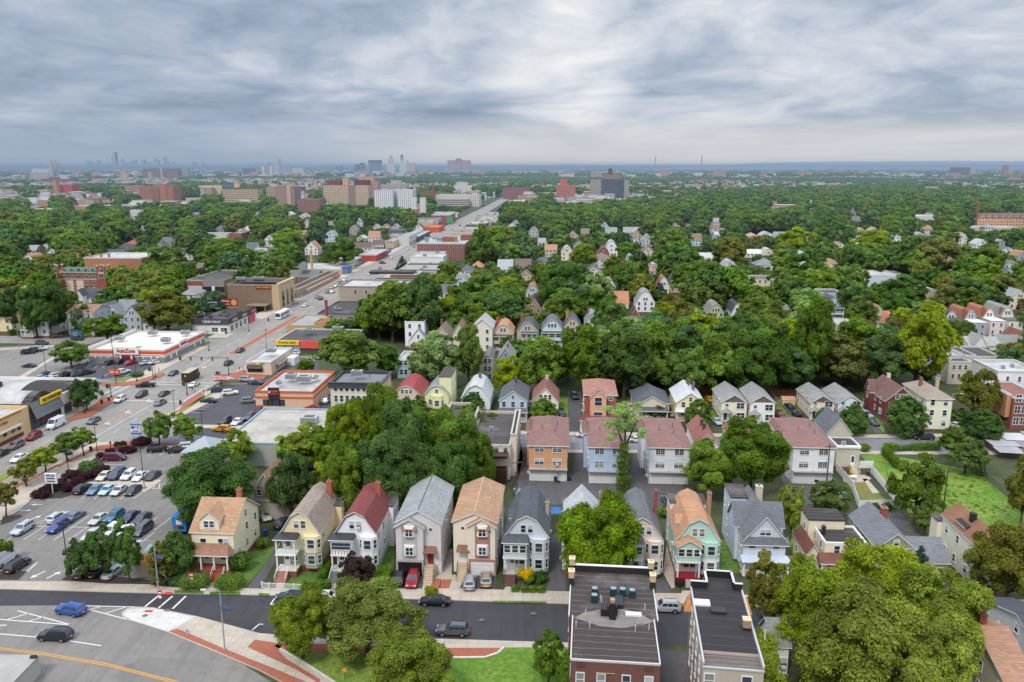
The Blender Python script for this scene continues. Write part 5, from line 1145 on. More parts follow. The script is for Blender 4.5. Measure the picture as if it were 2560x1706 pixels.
def skyline():
 r=random.Random(21);g=lambda px:(px-1280)/2038.5
 def tower(px,w,top,label,Y=17500,col='c:9dabbd',vols=(),grp='hazy towers of the far city'):  # pale default colour has the aerial haze mixed into the tower walls
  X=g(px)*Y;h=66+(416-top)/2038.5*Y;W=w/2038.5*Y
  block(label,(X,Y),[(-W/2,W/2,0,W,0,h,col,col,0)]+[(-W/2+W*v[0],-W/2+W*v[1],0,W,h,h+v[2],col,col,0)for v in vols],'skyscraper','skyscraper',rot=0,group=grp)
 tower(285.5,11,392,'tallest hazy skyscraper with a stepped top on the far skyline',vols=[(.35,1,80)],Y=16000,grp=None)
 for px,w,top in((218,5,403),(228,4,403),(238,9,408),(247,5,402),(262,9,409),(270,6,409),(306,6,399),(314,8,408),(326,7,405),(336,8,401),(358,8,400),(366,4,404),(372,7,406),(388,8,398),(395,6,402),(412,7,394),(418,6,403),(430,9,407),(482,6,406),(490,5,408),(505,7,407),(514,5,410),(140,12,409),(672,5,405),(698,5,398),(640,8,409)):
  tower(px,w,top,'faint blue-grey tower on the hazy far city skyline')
 for px,top,nm in((1638,392,'left'),(1754,389,'right')):
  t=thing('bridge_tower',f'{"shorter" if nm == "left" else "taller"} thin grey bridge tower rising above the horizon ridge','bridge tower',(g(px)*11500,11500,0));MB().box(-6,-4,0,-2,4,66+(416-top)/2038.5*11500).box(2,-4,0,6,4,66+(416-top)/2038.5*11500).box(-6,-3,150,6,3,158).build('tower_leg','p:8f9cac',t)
def stuff_on_points(name,protos_,pts,kind='stuff'):
 me=bpy.data.meshes.new(name);me.from_pydata([p[:3]for p in pts],[],[])
 for nm,typ,vals in(('size','FLOAT',[p[3]for p in pts]),('turn','FLOAT',[p[4]for p in pts]),('pick','INT',[p[5]for p in pts])):
  a=me.attributes.new(nm,typ,'POINT');a.data.foreach_set('value',vals)
 o=ob(name,me);o['kind']=kind
 ng=bpy.data.node_groups.new(name,'GeometryNodeTree');ng.interface.new_socket('Geometry',in_out='INPUT',socket_type='NodeSocketGeometry');ng.interface.new_socket('Geometry',in_out='OUTPUT',socket_type='NodeSocketGeometry')
 N=ng.nodes;Lk=ng.links;gi=N.new('NodeGroupInput');go=N.new('NodeGroupOutput');jn=N.new('GeometryNodeJoinGeometry')
 def attr(nm,typ):
  a=N.new('GeometryNodeInputNamedAttribute');a.data_type=typ;a.inputs['Name'].default_value=nm;return a.outputs[0]
 for i,po in enumerate(protos_):
  cp=N.new('FunctionNodeCompare');cp.data_type='INT';cp.operation='EQUAL'
  Lk.new(attr('pick','INT'),cp.inputs[2]);cp.inputs[3].default_value=i
  oi=N.new('GeometryNodeObjectInfo');oi.inputs['Object'].default_value=po;oi.inputs['As Instance'].default_value=True
  ip=N.new('GeometryNodeInstanceOnPoints');Lk.new(gi.outputs[0],ip.inputs['Points']);Lk.new(cp.outputs[0],ip.inputs['Selection']);Lk.new(oi.outputs['Geometry'],ip.inputs['Instance'])
  cx=N.new('ShaderNodeCombineXYZ');Lk.new(attr('turn','FLOAT'),cx.inputs[2]);Lk.new(cx.outputs[0],ip.inputs['Rotation'])
  c2=N.new('ShaderNodeCombineXYZ');sz=attr('size','FLOAT')
  for k in range(3):Lk.new(sz,c2.inputs[k])
  Lk.new(c2.outputs[0],ip.inputs['Scale']);Lk.new(ip.outputs[0],jn.inputs[0])
 Lk.new(jn.outputs[0],go.inputs[0]);md=o.modifiers.new('spread','NODES');md.node_group=ng
 return o
def wood_houses():
 g=random.Random(17);walls=dict(white='e4e4e2',cream='e2d6bc',grey='b8bcc2',tan='cbb89a',blue='bccdd8',pale='d8d2c8');roofs=dict(grey='9a9c9c',brown='8a7260',silver='b8bab8',slate='62676e',orange='b88058')
 n=0
 while n<74:
  y=g.uniform(335,900);x=g.uniform(-.68,.7)*y;u=x-y*.063
  if abs(u+118)<40 or(u<-60 and y<520)or any(abs(x-a[0])<a[2]+14 and-16<y-a[1]<a[3]+20 for a in AVOID):continue
  a,b=g.choice(list(walls)),g.choice(list(roofs));k=g.choice(('gam','gab','gab','hip'));ax=g.choice('yyx');nr=min((q for q in AVOID if q[5]and 'behind the' not in q[5]),key=lambda q:math.hypot(x-q[0],y-q[1]))
  lb=f"{a} {dict(gam='gambrel', gab='gabled', hip='hip-roofed')[k]} house with {b} roof {'behind' if y > nr[1] + 8 else 'left of' if x < nr[0] else 'right of'} the {' '.join(nr[5].split()[:6])}"
  house(lb,(x,y),g.uniform(7,10),g.uniform(10,13),g.uniform(5.6,7.2),g.uniform(9.2,11),k,axis=ax,wm='s:'+walls[a],rm='r:'+roofs[b],sides='LR'[x<0],near=False,ch=[(1,6,5,11,'b:8a5040',.4)]if g.random()<.5 else());n+=1
def avenue_shops():
 g=random.Random(31);c,s=math.cos(R(3.6)),math.sin(R(3.6));tone=dict(cream='d8c8aa',white='dededa',grey='a9a9ab',tan='bba288',brick='96594a',beige='cbb9a0',rust='a8644a',charcoal='5a5a5e')
 for side,u0,w0,w1 in((-1,-139,505,590),(-1,-139,700,1080),(1,-99,392,560),(1,-99,640,1080)):
  w=w0
  while w<w1:
   L=g.uniform(11,24);d=g.uniform(16,26);u=u0+side*d/2;x,y=u*c+w*s,-u*s+w*c
   if not any(abs(x-a[0])<a[2]+d/2 and y<a[1]+a[3]and y+L>a[1]for a in AVOID)and g.random()<.86:
    k=g.choice(list(tone));h=g.choice((4.6,5,8.2));nr=min((q for q in AVOID if q[5]and 'far avenue' not in q[5]),key=lambda q:math.hypot(x-q[0],y-q[1]));f='RL'[side>0]
    t=block(f"{k} {'two-storey' if h > 7 else 'low'} shop on the {'left' if side < 0 else 'right'} side of the avenue near the {' '.join(nr[5].split()[:4])}",(x,y),[(-d/2,d/2,0,L-.6,0,h,'b:'+tone[k]if k in('brick','rust')else 'c:'+tone[k],g.choice(('w:d2d0cb','w:b9b7b2','k:4a4646','w:dcdad6')),.5,'white')],'shop','shop',wins=[(f,3,.05,.95,[.7],L/3.6,2.2,'pair')]+([(f,4,.05,.95,[5],1.1,1.6)]if h>7 else[]),units=[(g.uniform(-5,5),L*.5,h-.5,2.5,1.8,1.4)],group='shops along the far avenue')
    q=BOX(-side*d/2-.9,1,3.0,-side*d/2+.9,L-1.6,3.8);q.build('awning','p:'+g.choice(('a83a3a','2f5f9a','3a7a4a','d8b84a','5a5a5a','c8784a')),t)
   w+=L
def far_woods():
 g=np.random.default_rng(5)
 ys=np.concatenate([np.sqrt(g.uniform(202**2,900**2,14000)),np.sqrt(g.uniform(900**2,1900**2,24000)),np.sqrt(g.uniform(1900**2,4200**2,52000)),g.uniform(4200,9500,22000),np.sqrt(g.uniform(235**2,1300**2,16000))]);small=np.arange(len(ys))>=112000
 xs=g.uniform(-.72,.72,len(ys))*ys
 sc_=np.where(small,g.uniform(.3,.5,len(ys)),np.where(ys>1900,g.uniform(.9,1.25,len(ys)),g.uniform(.85,1.5,len(ys)))*np.where(ys>4200,1.5,np.where(ys<430,.85,1.0)))
 keep=np.ones(len(ys),bool)
 c,s=math.cos(R(3.6)),math.sin(R(3.6));u=xs*c-ys*s;w=xs*s+ys*c
 for bad in((np.abs(u+118.5)<27)&(w<2100),(w>366)&(w<388)&(u<30),(u>-106)&(w<205),(u>-60)&(u<120)&(w<236),(u>-108)&(u<-45)&(w<300),(u<-131)&(w<330)&(u>-175),(u<-131)&(w<305)):keep&=~bad
 pat=np.array([mnoise.noise((x/520,y/900,3))for x,y in zip(xs,ys)]);keep&=~((pat>.0)&(ys>1250))|(g.random(len(ys))<.1)
 keep&=~((xs<-150)&(ys>1250)&(g.random(len(ys))<.5))
 h=16*sc_;r=7.5*sc_
 def proj(x,y,z):
  a=math.atan(437/1991);C,S=math.cos(a),math.sin(a);zz=y*C+(H-z)*S;return 1280+1991*x/zz,853+1991*(-y*S+(H-z)*C)/zz
 lx=proj(xs-r*.8,ys,h*.6)[0];rx=proj(xs+r*.8,ys,h*.6)[0];ty=proj(xs,ys,h)[1]
 prot=[a for a in AVOID if a[1]>190 and a[1]<12000]+[(-118.5*c+q*s,118.5*s+q*c,12,28,.3,'')for q in range(400,2000,28)]
 for(bx,by,hw,d,e,_)in prot:
  keep&=~((np.abs(xs-bx)<hw+r*.75)&(ys>by-r*.7)&(ys<by+d+r*.7))
  x0,y0=proj(bx-hw,by,0);x1,y1=proj(bx+hw,by,0);yt=proj(bx,by,e)[1]
  big=e>10.4;lim=yt+(.86 if big else .33)*(y0-yt)if e>1 else y0;mg=(.04 if big else .2)*(x1-x0)
  keep&=~((ys<by)&(rx>x0+mg)&(lx<x1-mg)&(ty<lim))
 for(tx,tyy,tw)in list(TAKEN):keep&=~(np.hypot(xs-tx,ys-tyy)<np.where(small,tw*.2,tw*.36+r*.3))
 cell={};out=[]
 for i in np.nonzero(keep)[0]:
  q=9.5*sc_[i];k=(int(xs[i]//q),int(ys[i]//q),bool(small[i]))
  if k in cell:continue
  cell[k]=1;out.append(i)
 out.sort(key=lambda i:ys[i]);pal=['mid','dark','oli','mid','lime','dark','blue','mid','pale']
 near=[i for i in out if not small[i]][:176];ns=set(near);out=[i for i in out if i not in ns]
 for i in near:
  k=float(sc_[i]);tree(f'L{rng.randrange(5)}' if k>.75 else f'M{rng.randrange(3)}',(float(xs[i]),float(ys[i])),15*k,15*k*rng.uniform(.9,1.15),rng.choice(('mid','mid','mid','dark','dark','oli','yel','pale','blue')))
 po=[]
 for j,p in enumerate(pal):
  q=out.pop(len(out)//60*(j+1));o=ob('tree',PROTO[f'F{j % 3}'][1],None,(float(xs[q]),float(ys[q]),0));tag(o,say_where(float(xs[q]),float(ys[q]),16,15,p),'tree','trees of the woods')
  o.scale=(float(sc_[q]),)*3;o.material_slots[0].link='OBJECT';o.material_slots[0].material=leafm(p);po.append(o)
 pts=[(float(xs[i]),float(ys[i]),0.,float(sc_[i]),float(g.uniform(0,6.28)),int(g.choice([0,0,0,0,1,1,1,3,3,5,5,7,7,2,6])))for i in out]
 o=stuff_on_points('woods',po,pts);o['label']='dense green woods and street trees spreading to the horizon'
def far_houses():
 g=np.random.default_rng(9);po=[]
 for i,(wm,rm)in enumerate((('c:dcdcd8','r:9a9a98'),('c:d2c6b4','r:8a7668'),('c:c8ccd2','w:d8d8d6'),('c:b58c78','w:cfccc8'),('c:e2e0da','r:7c8086'))):
  b=MB()
  if i in(2,3):b.box(-9,-7,0,9,7,8 if i==2 else 11,0,1)
  else:
   b.box(-5,-6,0,5,6,6.5)
   for y in(-6,6):b.poly([(-5,y,6.5),(5,y,6.5),(0,y,10.5)])
   b.poly([(-5.4,-6.4,6.3),(0,-6.4,10.7),(0,6.4,10.7),(-5.4,6.4,6.3)],1);b.poly([(5.4,6.4,6.3),(0,6.4,10.7),(0,-6.4,10.7),(5.4,-6.4,6.3)],1)
  o=ob('house' if i not in(2,3)else 'building',b.mesh('far_house',[wm,rm]),None,((-560,1010,0),(300,1020,0),(660,1120,0),(-700,1090,0),(520,1240,0))[i],R(GRID));po.append(o)
  tag(o,('white grey-roofed','beige brown-roofed','pale grey flat-roofed','brick flat-roofed','white slate-roofed')[i]+' building far off in the '+('left-hand' if i in(0,3)else 'right-hand')+' woods','house')
 pts=[]
 for k in range(10500):
  y=float(math.sqrt(g.uniform(900**2,4200**2)))if k<8200 else float(g.uniform(4200,11000));x=float(g.uniform(-.72,.72)*y)
  u=x*math.cos(R(3.6))-y*math.sin(R(3.6))
  if abs(u+118)<30 or any(abs(x-a[0])<a[2]+12 and-12<y-a[1]<a[3]+12 for a in AVOID if a[1]>800):continue
  if mnoise.noise((x/520,y/900,3))<-.02 and g.random()<.85 and y<4200:continue
  big=1.3 if y<4200 else float(g.uniform(1.2,3.2));pk=int(g.choice([0,1,2,3,4]if y<4200 else[2,2,3]));pts.append((x,y,0.,big*float(g.uniform(.8,1.25)),float(g.choice([0,1.57]))-.063,pk))
 o=stuff_on_points('distant_houses',po,pts);o['label']='countless pale houses and flat roofs among the distant trees'
def weeds(areas):
 g=random.Random(6);cen=[];rad=[]
 for(x0,y0,x1,y1,n)in areas:
  for _ in range(n):k,q=g.random(),g.gauss(0,1);cen.append((x0+(x1-x0)*k+g.gauss(0,2.2),y0+(y1-y0)*k+g.gauss(0,2.2),.1));rad.append(g.uniform(.12,.45))
 me=leaf_mesh('weeds',cen,rad,[g.uniform(.75,1.3)for _ in cen],30*len(cen),.16,12,.7);me.materials.append(leafm('lime'));o=ob('weeds',me);o['kind']='stuff';o['label']='rough weeds and tufts growing over the unkempt lots'
def delivery_truck(at,head,label):
 t=thing('delivery_truck',label,'truck',at,head);b=MB().box(-3.6,-1.25,.55,3.2,1.25,3.15);b.build('box','p:33261e',t);BOX(-3.65,-1.28,3.153,3.25,1.28,3.25).build('roof','p:b5a890',t)
 BOX(3.2,-1.1,.5,4.3,1.1,1.55).build('hood','p:33261e',t);b=MB();b.poly([(3.22,-1.1,1.6),(3.22,1.1,1.6),(3.22,1.1,2.7),(3.22,-1.1,2.7)]);b.build('windshield','glass',t)
 for s in(-1,1):BOX(1.9,s*1.26-.01,1.4,3.0,s*1.26+.01,2.5).build('side_window','glass',t);BOX(-3.63,s*.8-.15,.8,-3.6,s*.8+.15,1.1).build('taillight','p:8a1a1a',t)
 MB().tube((-3.6,0,2.2),(-3.64,0,2.2),.4,.36,5).build('shield_emblem','p:c9922a',t);wheels_big(t,(-2.2,3.0),1.1,.45)
def ivy_tree(at,h,label):
 t=thing('tree',label,'tree',at);k=h/13.5
 MB().tube((0,0,0),(.3,.2,6.5*k),.5,.35,9).tube((.3,.2,6.5*k),(-1.5,.3,10*k),.3,.12,7).tube((.3,.2,6.5*k),(2.2,-.4,10.5*k),.28,.1,7).tube((.3,.2,6.5*k),(.4,.5,12*k),.25,.08,7).build('trunk',BARK(),t)
 g=random.Random(8);cen=[(g.uniform(-.3,.6)+.35*math.cos(a*2.1),.35*math.sin(a*2.1),.5+a*7.2*k/26)for a in range(26)];me=leaf_mesh('ivy',cen,[g.uniform(.55,1.15)*(1.25-.018*i)for i in range(26)],[g.uniform(.7,1.2)for _ in cen],7000,.25,4,1.0);me.materials.append(leafm('mid'));ob('ivy',me,t)
 cen=[(g.uniform(-3.6,3.8),g.uniform(-2.6,2.6),g.uniform(8.2,13.2)*k)for _ in range(46)];me=leaf_mesh('crown',cen,[g.uniform(.5,1.0)for _ in cen],[g.uniform(.8,1.25)for _ in cen],5200,.27,6,.8);me.materials.append(leafm('pale'));ob('crown',me,t)
def ivy_wall(at,label):
 g=random.Random(2);cen=[(g.uniform(-.35,.2),g.uniform(-2.5,6),max(.3,g.uniform(0,12)*(1-.5*g.random())))for _ in range(80)];me=leaf_mesh('ivy',cen,[g.uniform(.5,.95)for _ in cen],[g.uniform(.7,1.2)for _ in cen],13000,.24,9,1.0);me.materials.append(leafm('mid'))
 o=ob('ivy',me,None,(at[0],at[1],0));tag(o,label,'ivy')
protos();setup();ground();haze();far_land();skyline()
# ------------------------------------------------------------------ the place, in metres
house('pale yellow clapboard house with tan roof turned sideways, beside the parking lot',(-49.6,121.81),7.08,11,6.91,10.58,'gab',axis='x',wm='s:e8dcb6',rm='r:b98a5c',fm='b:8c3a34',fb=1.1,sides='LR',win=[('F',-1.6,4.3,.95,1.45),('F',1.35,4.3,.8,1.5),('F',2.3,4.3,.8,1.5),('F',2.6,1.9,.8,1.3)],ch=[(1.4,8.6,5.5,10.8,'b:a8644a',.4)],dorm=[(-.5,.25,6.9,3.2,2.1,4.4,'r:b98a5c','s:e8dcb6',2)],porch=dict(x=(-3.6,3.3,2.3),lv=1,h=2.75,col='white',rm='r:9c6a4a',base='b:8c3a34',deck='p:8d4a3c',nc=4,st=(.9,2.7,5),stc='p:a5423a',railc='white',rh=.9,hipx=.7,z=1.15))
house('cream and sage green house with tan gambrel roof and two-level white porch',(-34.91,121.45),6.1,12,7.3,10.77,'gam',wm='s:e6d29c',low=('s:9aa188',3.9),rm='r:a08d7a',fm='b:8c3a34',fb=1.1,trimc='white',win=[('F',-2.1,4.6,.8,1.9)],ch=[(2,10.6,6,11.6,'b:a8583e',.42)],gwin=2,bay=(.4,3.5,1.1,6.7,.9),porch=dict(x=(-3.6,-.3,2.1),lv=2,h=2.75,col='white',rm='p:34343a',base='b:8c3a34',deck='p:cfcac0',st=(-3.3,-1.6,6),stc='p:a5746a',rh=.25,z=1.15),boxes=[(-3.1,4.3,9.5,14.5,7.6,0,'flat','s:e6d29c','dark','y',[('R',11,5,.8,1.3),('R',13,5,.8,1.3),('R',12,2,.8,1.3)])])
house('white clapboard house with deep red gambrel roof and striped porch awning',(-25.73,121.19),6.62,12,7.29,10.81,'gam',wm='s:eeeeec',rm='r:8a3430',fm='p:c9c7c2',fb=1.1,trimc='p:9a3a36',ch=[(1.6,9.8,6,12,'b:a8583e',.42)],gwin=2,bay=(.6,3.6,1.1,6.7,.9),porch=dict(x=(-3.7,-.2,2),lv=2,h=2.75,col='white',rm='p:34343a',base='p:c9c7c2',enc='stripe_awning',st=(-3.6,-2.2,6),stc='p:6d7076',rh=.25,nw=1,z=1.15),boxes=[(-3,4.2,9.5,14.5,7.6,0,'flat','s:eeeeec','dark','y',[('R',11,5,.8,1.3),('R',13.2,5,.8,1.3),('R',12,2,.8,1.3)])])
house('pale grey three-storey house with grey roof and an open garage at street level',(-15.34,120.94),7.34,15,9.04,11.14,'gab',wm='s:cfcac8',rm='r:969a98',gwin=0,fb=0,win=twin_win(1),extra=lambda t:twin(t,1,"c:b8b4b2","p:8a1f28",True))
house('cream three-storey house with orange roof and red brick column of bay windows',(-6.11,121.19),7.15,15,9.05,10.62,'gab',wm='s:e4d6c0',rm='r:b6865a',gwin=0,fb=0,win=twin_win(-1),extra=lambda t:twin(t,-1,"b:b07a6a","p:e2e2e2",False))
house('light blue-grey house with dark slate gambrel roof and yellow bush in front',(2.41,120.43),7.13,12,6.98,10.49,'gam',wm='s:c6ced6',rm='r:50555d',fm='c:6f7276',fb=1,gwin=2,bay=(.4,3.6,.9,6.7,.9),ch=[(3.2,7.2,5,9.7,'b:b9a58c',.3)],porch=dict(x=(-3.7,.1,2),lv=2,h=2.75,col='p:d8dde2',rm='r:50555d',base='c:5a5456',enc='s:c6ced6',st=(-3.5,-1.7,6),stc='p:6b4a48',railc='p:33302f',rh=.5,z=1.05),dorm=[(-3,4.6,7.6,2.4,.9,3,'r:50555d','s:c6ced6',1,'gab','L')])
house('white house with very pale grey roof behind the bright green street tree',(11.61,120.18),6.62,12,7.38,10.87,'gab',wm='s:dfe2e4',rm='r:b9bbbb',fb=1,gwin=2,ch=[(3.2,9,6,10.8,'b:a58e7a',.3)],boxes=[(-3.4,3.4,9,13.5,7.4,0,'flat','s:dfe2e4','dark','y')])
house('beige house with grey gambrel roof and red chimney behind the brick block',(21.09,119.68),6.47,12,7.03,10.51,'gam',wm='s:d8c9ba',rm='r:6a6a6c',fb=1,gwin=3,bay=(.6,3.6,1,6.7,.9),win=[('F',-.4,4.6,.9,1.5)],ch=[(3.1,8.5,6,11.4,'b:8a4036',.33)],porch=dict(x=(-3.6,.1,1.9),lv=2,h=2.75,col='white',rm='r:50525a',base='c:777',enc='s:d8c9ba',rh=.5,z=1.1),boxes=[(-4,-1,9,14,7.2,0,'flat','s:d8c9ba','dark','y')])
house('mint green house with orange gambrel roof, white ground floor and red porch',(30.22,119.43),6.76,12,6.89,10.36,'gam',wm='s:a9d6c2',low=('s:e4e2e2',3.8),rm='r:c68a58',fb=.9,gwin=2,bay=(.5,3.6,.9,6.6,.9),ch=[(3.1,8.6,6,11.2,'b:a58264',.34)],porch=dict(x=(-3.5,.2,2.1),lv=2,h=2.75,col='white',rm='r:c68a58',base='p:8a2430',deck='p:94222c',enc='s:a9d6c2',st=(-2.2,-.9,4),stc='p:a8a49c',railc='p:8a2430',rh=1.1,gable=1,z=.95),dorm=[(-3.1,4.2,7.4,2.2,.9,3,'r:c68a58','s:a9d6c2',1,'gab','L')],boxes=[(-3.2,2.9,10,14,8.6,0,'flat','s:dfe0e0','dark','y')])
house('tall pale blue-grey house with slate cross gables and boarded porch',(41.49,120.56),6.83,13,6.1,10.15,'gab',wm='s:c3cbd8',rm='r:6d7178',fb=.5,gwin=0,gm='s:c3cbd8',win=[('F',-2,4.6,1,1.3),('F',1.9,4.6,1,1.3)],extra=lambda t:crossgable(t),ch=[(1.2,10.5,8,12.5,'c:c9bda8',.55)],porch=dict(x=(-3.7,3.7,1.9),lv=1,h=2.6,col='white',rm='p:b9c2cd',base='c:666',rh=.2,nc=4,doorc='p:d8d8d4',rail=True,z=.55),boxes=[(-3.7,-.6,9.5,15.5,9.3,0,'flat','s:c3cbd8','dark','y',[('L',11,6,.7,1.2),('L',14,6,.7,1.2),('L',12,3,.7,1.2)])])
house('cream house with stepped flat dark roofs and a brown porch roof',(54.35,119.41),6.67,6.5,5.81,0.4,'flat',wm='s:ead9b6',rm='k:38302e',fb=.9,win=[('F',-1.4,4.2,.85,1.4),('F',1.9,4.2,.85,1.4)],ch=[(-2.6,3.5,5,8.6,'p:2a2a2c',.28)],boxes=[(-4.4,1.5,5.5,10,7.5,0,'flat','s:ead9b6','k:38302e','y',[('L',7.5,5,.8,1.2)]),(-5.9,-3.7,.8,8,3.6,5.2,'gab','s:ead9b6','r:7a4030','y',[('L',3,1.4,.8,1.2),('L',6,1.4,.8,1.2)])],porch=dict(x=(-4.3,1,1.9),lv=1,h=2.5,col='white',rm='r:7a4434',base='c:777',rh=.9,doorc='p:e6e6e4',nc=3,z=.9))
house('olive green clapboard house with steep grey gable and brick chimney',(61.34,117.2),5.82,12,6.44,8.9,'gab',wm='s:9a976a',rm='r:777a80',fb=.9,gwin=1,win=[('F',-2.1,4.6,.95,1.7),('F',.1,4.6,.95,1.7),('F',2.2,4.6,.95,1.7),('F',-1.5,1.6,.95,1.5),('F',1.2,1.6,.95,1.5)],ch=[(.7,7.5,7,11.8,'b:9a4434',.5)],door='p:e6e6e0',boxes=[(3.3,8.6,.3,8.5,3.9,6.3,'gab','s:9a976a','r:777a80','x',[('F',4.5,1.6,.9,1.4),('F',7.4,1.6,.9,1.4)])])
house('cream house with brown gable roof and flat-topped dormer beside the asphalt drive',(75.51,115.54),5.01,11,7.86,9.84,'gab',wm='s:ecdfc6',rm='r:96603f',fb=.9,gwin=1,ch=[(-.6,5.2,6,10.6,'p:2a2a2c',.4)],dorm=[(-2.2,5.6,7.6,3,1.1,2,'k:38302e','s:ecdfc6',1,'shed','L')],boxes=[(-3.2,-.3,11,13.5,6.6,0,'flat','s:ecdfc6','k:38302e','y')])
house('orange three-storey house with hipped red roof and basketball hoop at its garage',(7.71,160.53),8.06,19,8.12,9.97,'hip',wm='s:d79762',rm='r:92655b',fb=0,low=('c:c4c2c0',2.75),win=rear_win(1.90),extra=lambda t:rear(t),boxes=[(-4.93,-4.08,9,16,7.87,9.32,'hip','s:d79762','r:92655b')])
house('sky blue three-storey house with hipped red roof behind the ivy-clad tree',(20.31,159.17),7.87,19,8.25,10.1,'hip',wm='s:a9c0e0',rm='r:92655b',fb=0,low=('c:c4c2c0',2.75),win=rear_win(1.85),extra=lambda t:rear(t),boxes=[(-4.84,-3.99,9,16,8,9.45,'hip','s:a9c0e0','r:92655b')])
house('pale lilac-grey three-storey house with hipped red roof and pair of garage doors',(33.23,158.84),8.37,19,8.29,10.05,'hip',wm='s:d6d6dc',rm='r:92655b',fb=0,low=('c:c4c2c0',2.75),win=rear_win(1.97),extra=lambda t:rear(t),boxes=[(-5.09,-4.24,9,16,8.04,9.49,'hip','s:d6d6dc','r:92655b')])
house('bright white three-storey house with hipped red roof beside the taupe house',(63.67,158.97),8.38,19,8.32,10.08,'hip',wm='s:f0efec',rm='r:92655b',fb=0,low=('c:c4c2c0',2.75),win=rear_win(1.97),extra=lambda t:rear(t),boxes=[(-5.09,-4.24,9,16,8.07,9.52,'hip','s:f0efec','r:92655b')])
house('small white house with steep red gable roof and twin dark chimneys',(44.89,173.7),4.92,14,3.57,6.09,'gab',wm='s:eceae6',rm='r:a05a48',gwin=1,ch=[(-.2,7,5,9.6,'p:4a4240',.35),(-.2,4,5,9.6,'p:4a4240',.35)])
house('white house with red gable roof mostly hidden by the big bright tree',(54.02,172.92),5.88,14,3.56,6.21,'gab',wm='s:eceae6',rm='r:a05a48',gwin=1,ch=[(0,9,5,9.4,'p:4a4240',.35)])
house('taupe house with flat dark rear roof and slate gable, steps down to its yard',(74.24,166.51),5.02,6,5.45,0.4,'flat',wm='s:bdb7a0',rm='k:3c3a3e',fb=.9,win=[('F',-1.2,5.5,.7,1.3),('L',2.5,3,.8,1.2)],boxes=[(-3,2.6,5.8,15,6.6,10.2,'gab','s:bdb7a0','r:6a6a70','y')],extra=lambda t:backsteps(t))
block('long cream apartment block with black flat roof and dark brown rear porches',(-4.72,161.55),[(-4.32,4.32,0,24,0,7.8,'s:d9cbb4','k:4a4444',.6,'p:bdb5a8'),(4.32,5.53,2,20,0,9.6,'s:d9cbb4','k:4a4444',.5,'p:bdb5a8'),(-4.15,3.71,-2.2,-.02,0,3,'p:4a2f28','p:4a2f28',.9),(-4.15,3.71,-2.2,-.02,5.6,6,'p:4a2f28','p:4a2f28',0),(-11.66,-4.49,8,24,0,9.8,'s:d9cbb4','k:4a4444',.6,'p:bdb5a8')],units=[(0,4,9.6,.8,.8,1)],cat='apartment block',wins=[('F',2,.55,1,[6.2],.9,1.5),('R',6,0,1,[1.5,4.4,7.2],.9,1.4,'sash',1)])
house('derelict grey block garage with tan gable roof and boarded windows',(-47.48,143.17),4.11,9,5.06,8.65,'gab',wm='c:9a948a',rm='r:b08058',fb=0,win=[('F',-1.1,4.2,.8,1.2)],gwin=0,extra=lambda t:boards(t),boxes=[(-2.9,5.2,-1.6,-.05,3.6,0,'flat','c:a59b8c','c:8f867a','y')])
brick_block(11.3,97.5,77.61,13.31)
grey_block(24.14,6.48,96.5,93.43,77.12,13.23,-7.52)
house('house under a broad light brown shingle roof with a tall brick chimney',(59.65,81.73),3.46,16.46,6.5,9.5,'gab',axis='x',wm='s:cfc4b2',rm='r:b07c58',near=True,ch=[(-.6,9.5,6,11.6,'b:9a4a3a',.45)])
house('house under a charcoal shingle roof at the bottom right corner of the picture',(66.98,83.42),4.44,18.45,6.5,9.5,'gab',axis='x',wm='s:c4c4c4',rm='r:4a4d54',near=True)
house('white house with grey-green roof glimpsed under the huge tree',(49.11,83.67),4.08,4.69,5.5,8,'gab',axis='x',wm='s:d8d8d4',rm='r:8c948c',near=True)
house('small white house mostly hidden between the huge tree and the grey flat roof',(34.86,92.79),2.43,4.81,5,7.5,'gab',axis='x',wm='s:e0e0de',rm='r:8a8a88',near=True)
block('cream apartment house with grey flat roof and black cornice band',(-41.83,205.07),[(-6.83,6.83,0,13,0,9.39,'c:dcd2c0','k:77777a',.7,'p:3c3f47')],units=[(-1,6,10.2,3,1.6,1.3)],extra=lambda t:cornice(t),cat='apartment block',wins=[('F',8,.05,.95,[1.3,4.3,7.2],.85,1.7),('R',4,0,1,[1.3,4.3,7.2],.8,1.5)])
house('pinkish beige house with bright red gambrel roof',(-29,210.94),7.62,13,4.57,7.12,'gam',wm='s:dcc6b2',rm='r:a8322c',gwin=3)
house('lemon yellow house with half its roof dark and flat',(-20.74,210.94),6.6,12,4.68,7.19,'gam',wm='s:e4e2a4',rm='r:8e8e8a',gwin=1,bay=(-1.6,1.9,.8,4.4,.8),boxes=[(.6,3.9,1.2,12,9.3,0,'flat','s:e4e2a4','k:4a4442','y',[('R',4,6,.8,1.4),('R',9,6,.8,1.4)])])
house('powder white house with pale gambrel roof behind a dark round tree',(-9.92,209.26),7.83,12,4.12,7.83,'gam',wm='s:dfe6ea',rm='r:c2c4c4',gwin=2,ch=[(.4,8,7,11.4,'c:6a6a6a',.4)])
house('grey-blue house with slate gable, white trim and storefront porch',(0.27,200.7),7.19,13,5.99,8.55,'gab',wm='s:b4c0ce',rm='r:5a5f66',gwin=1,nf=3,ch=[(.2,9,7,11.2,'c:5a4a44',.4)],porch=dict(x=(-3.8,3.8,1.9),lv=1,h=2.7,col='p:c6d0dc',rm='r:5a5f66',rh=.5,nc=3,z=.6),fb=.6)
house('cream house with steep brown roof and strip of dark attic windows',(8.82,202.25),6.86,12,5.18,8.95,'gab',wm='s:ebe0cc',rm='r:9a5c4c',gwin=3,ch=[(.2,9,7,11.5,'p:cfc7ba',.3)],gm='p:f0eadc')
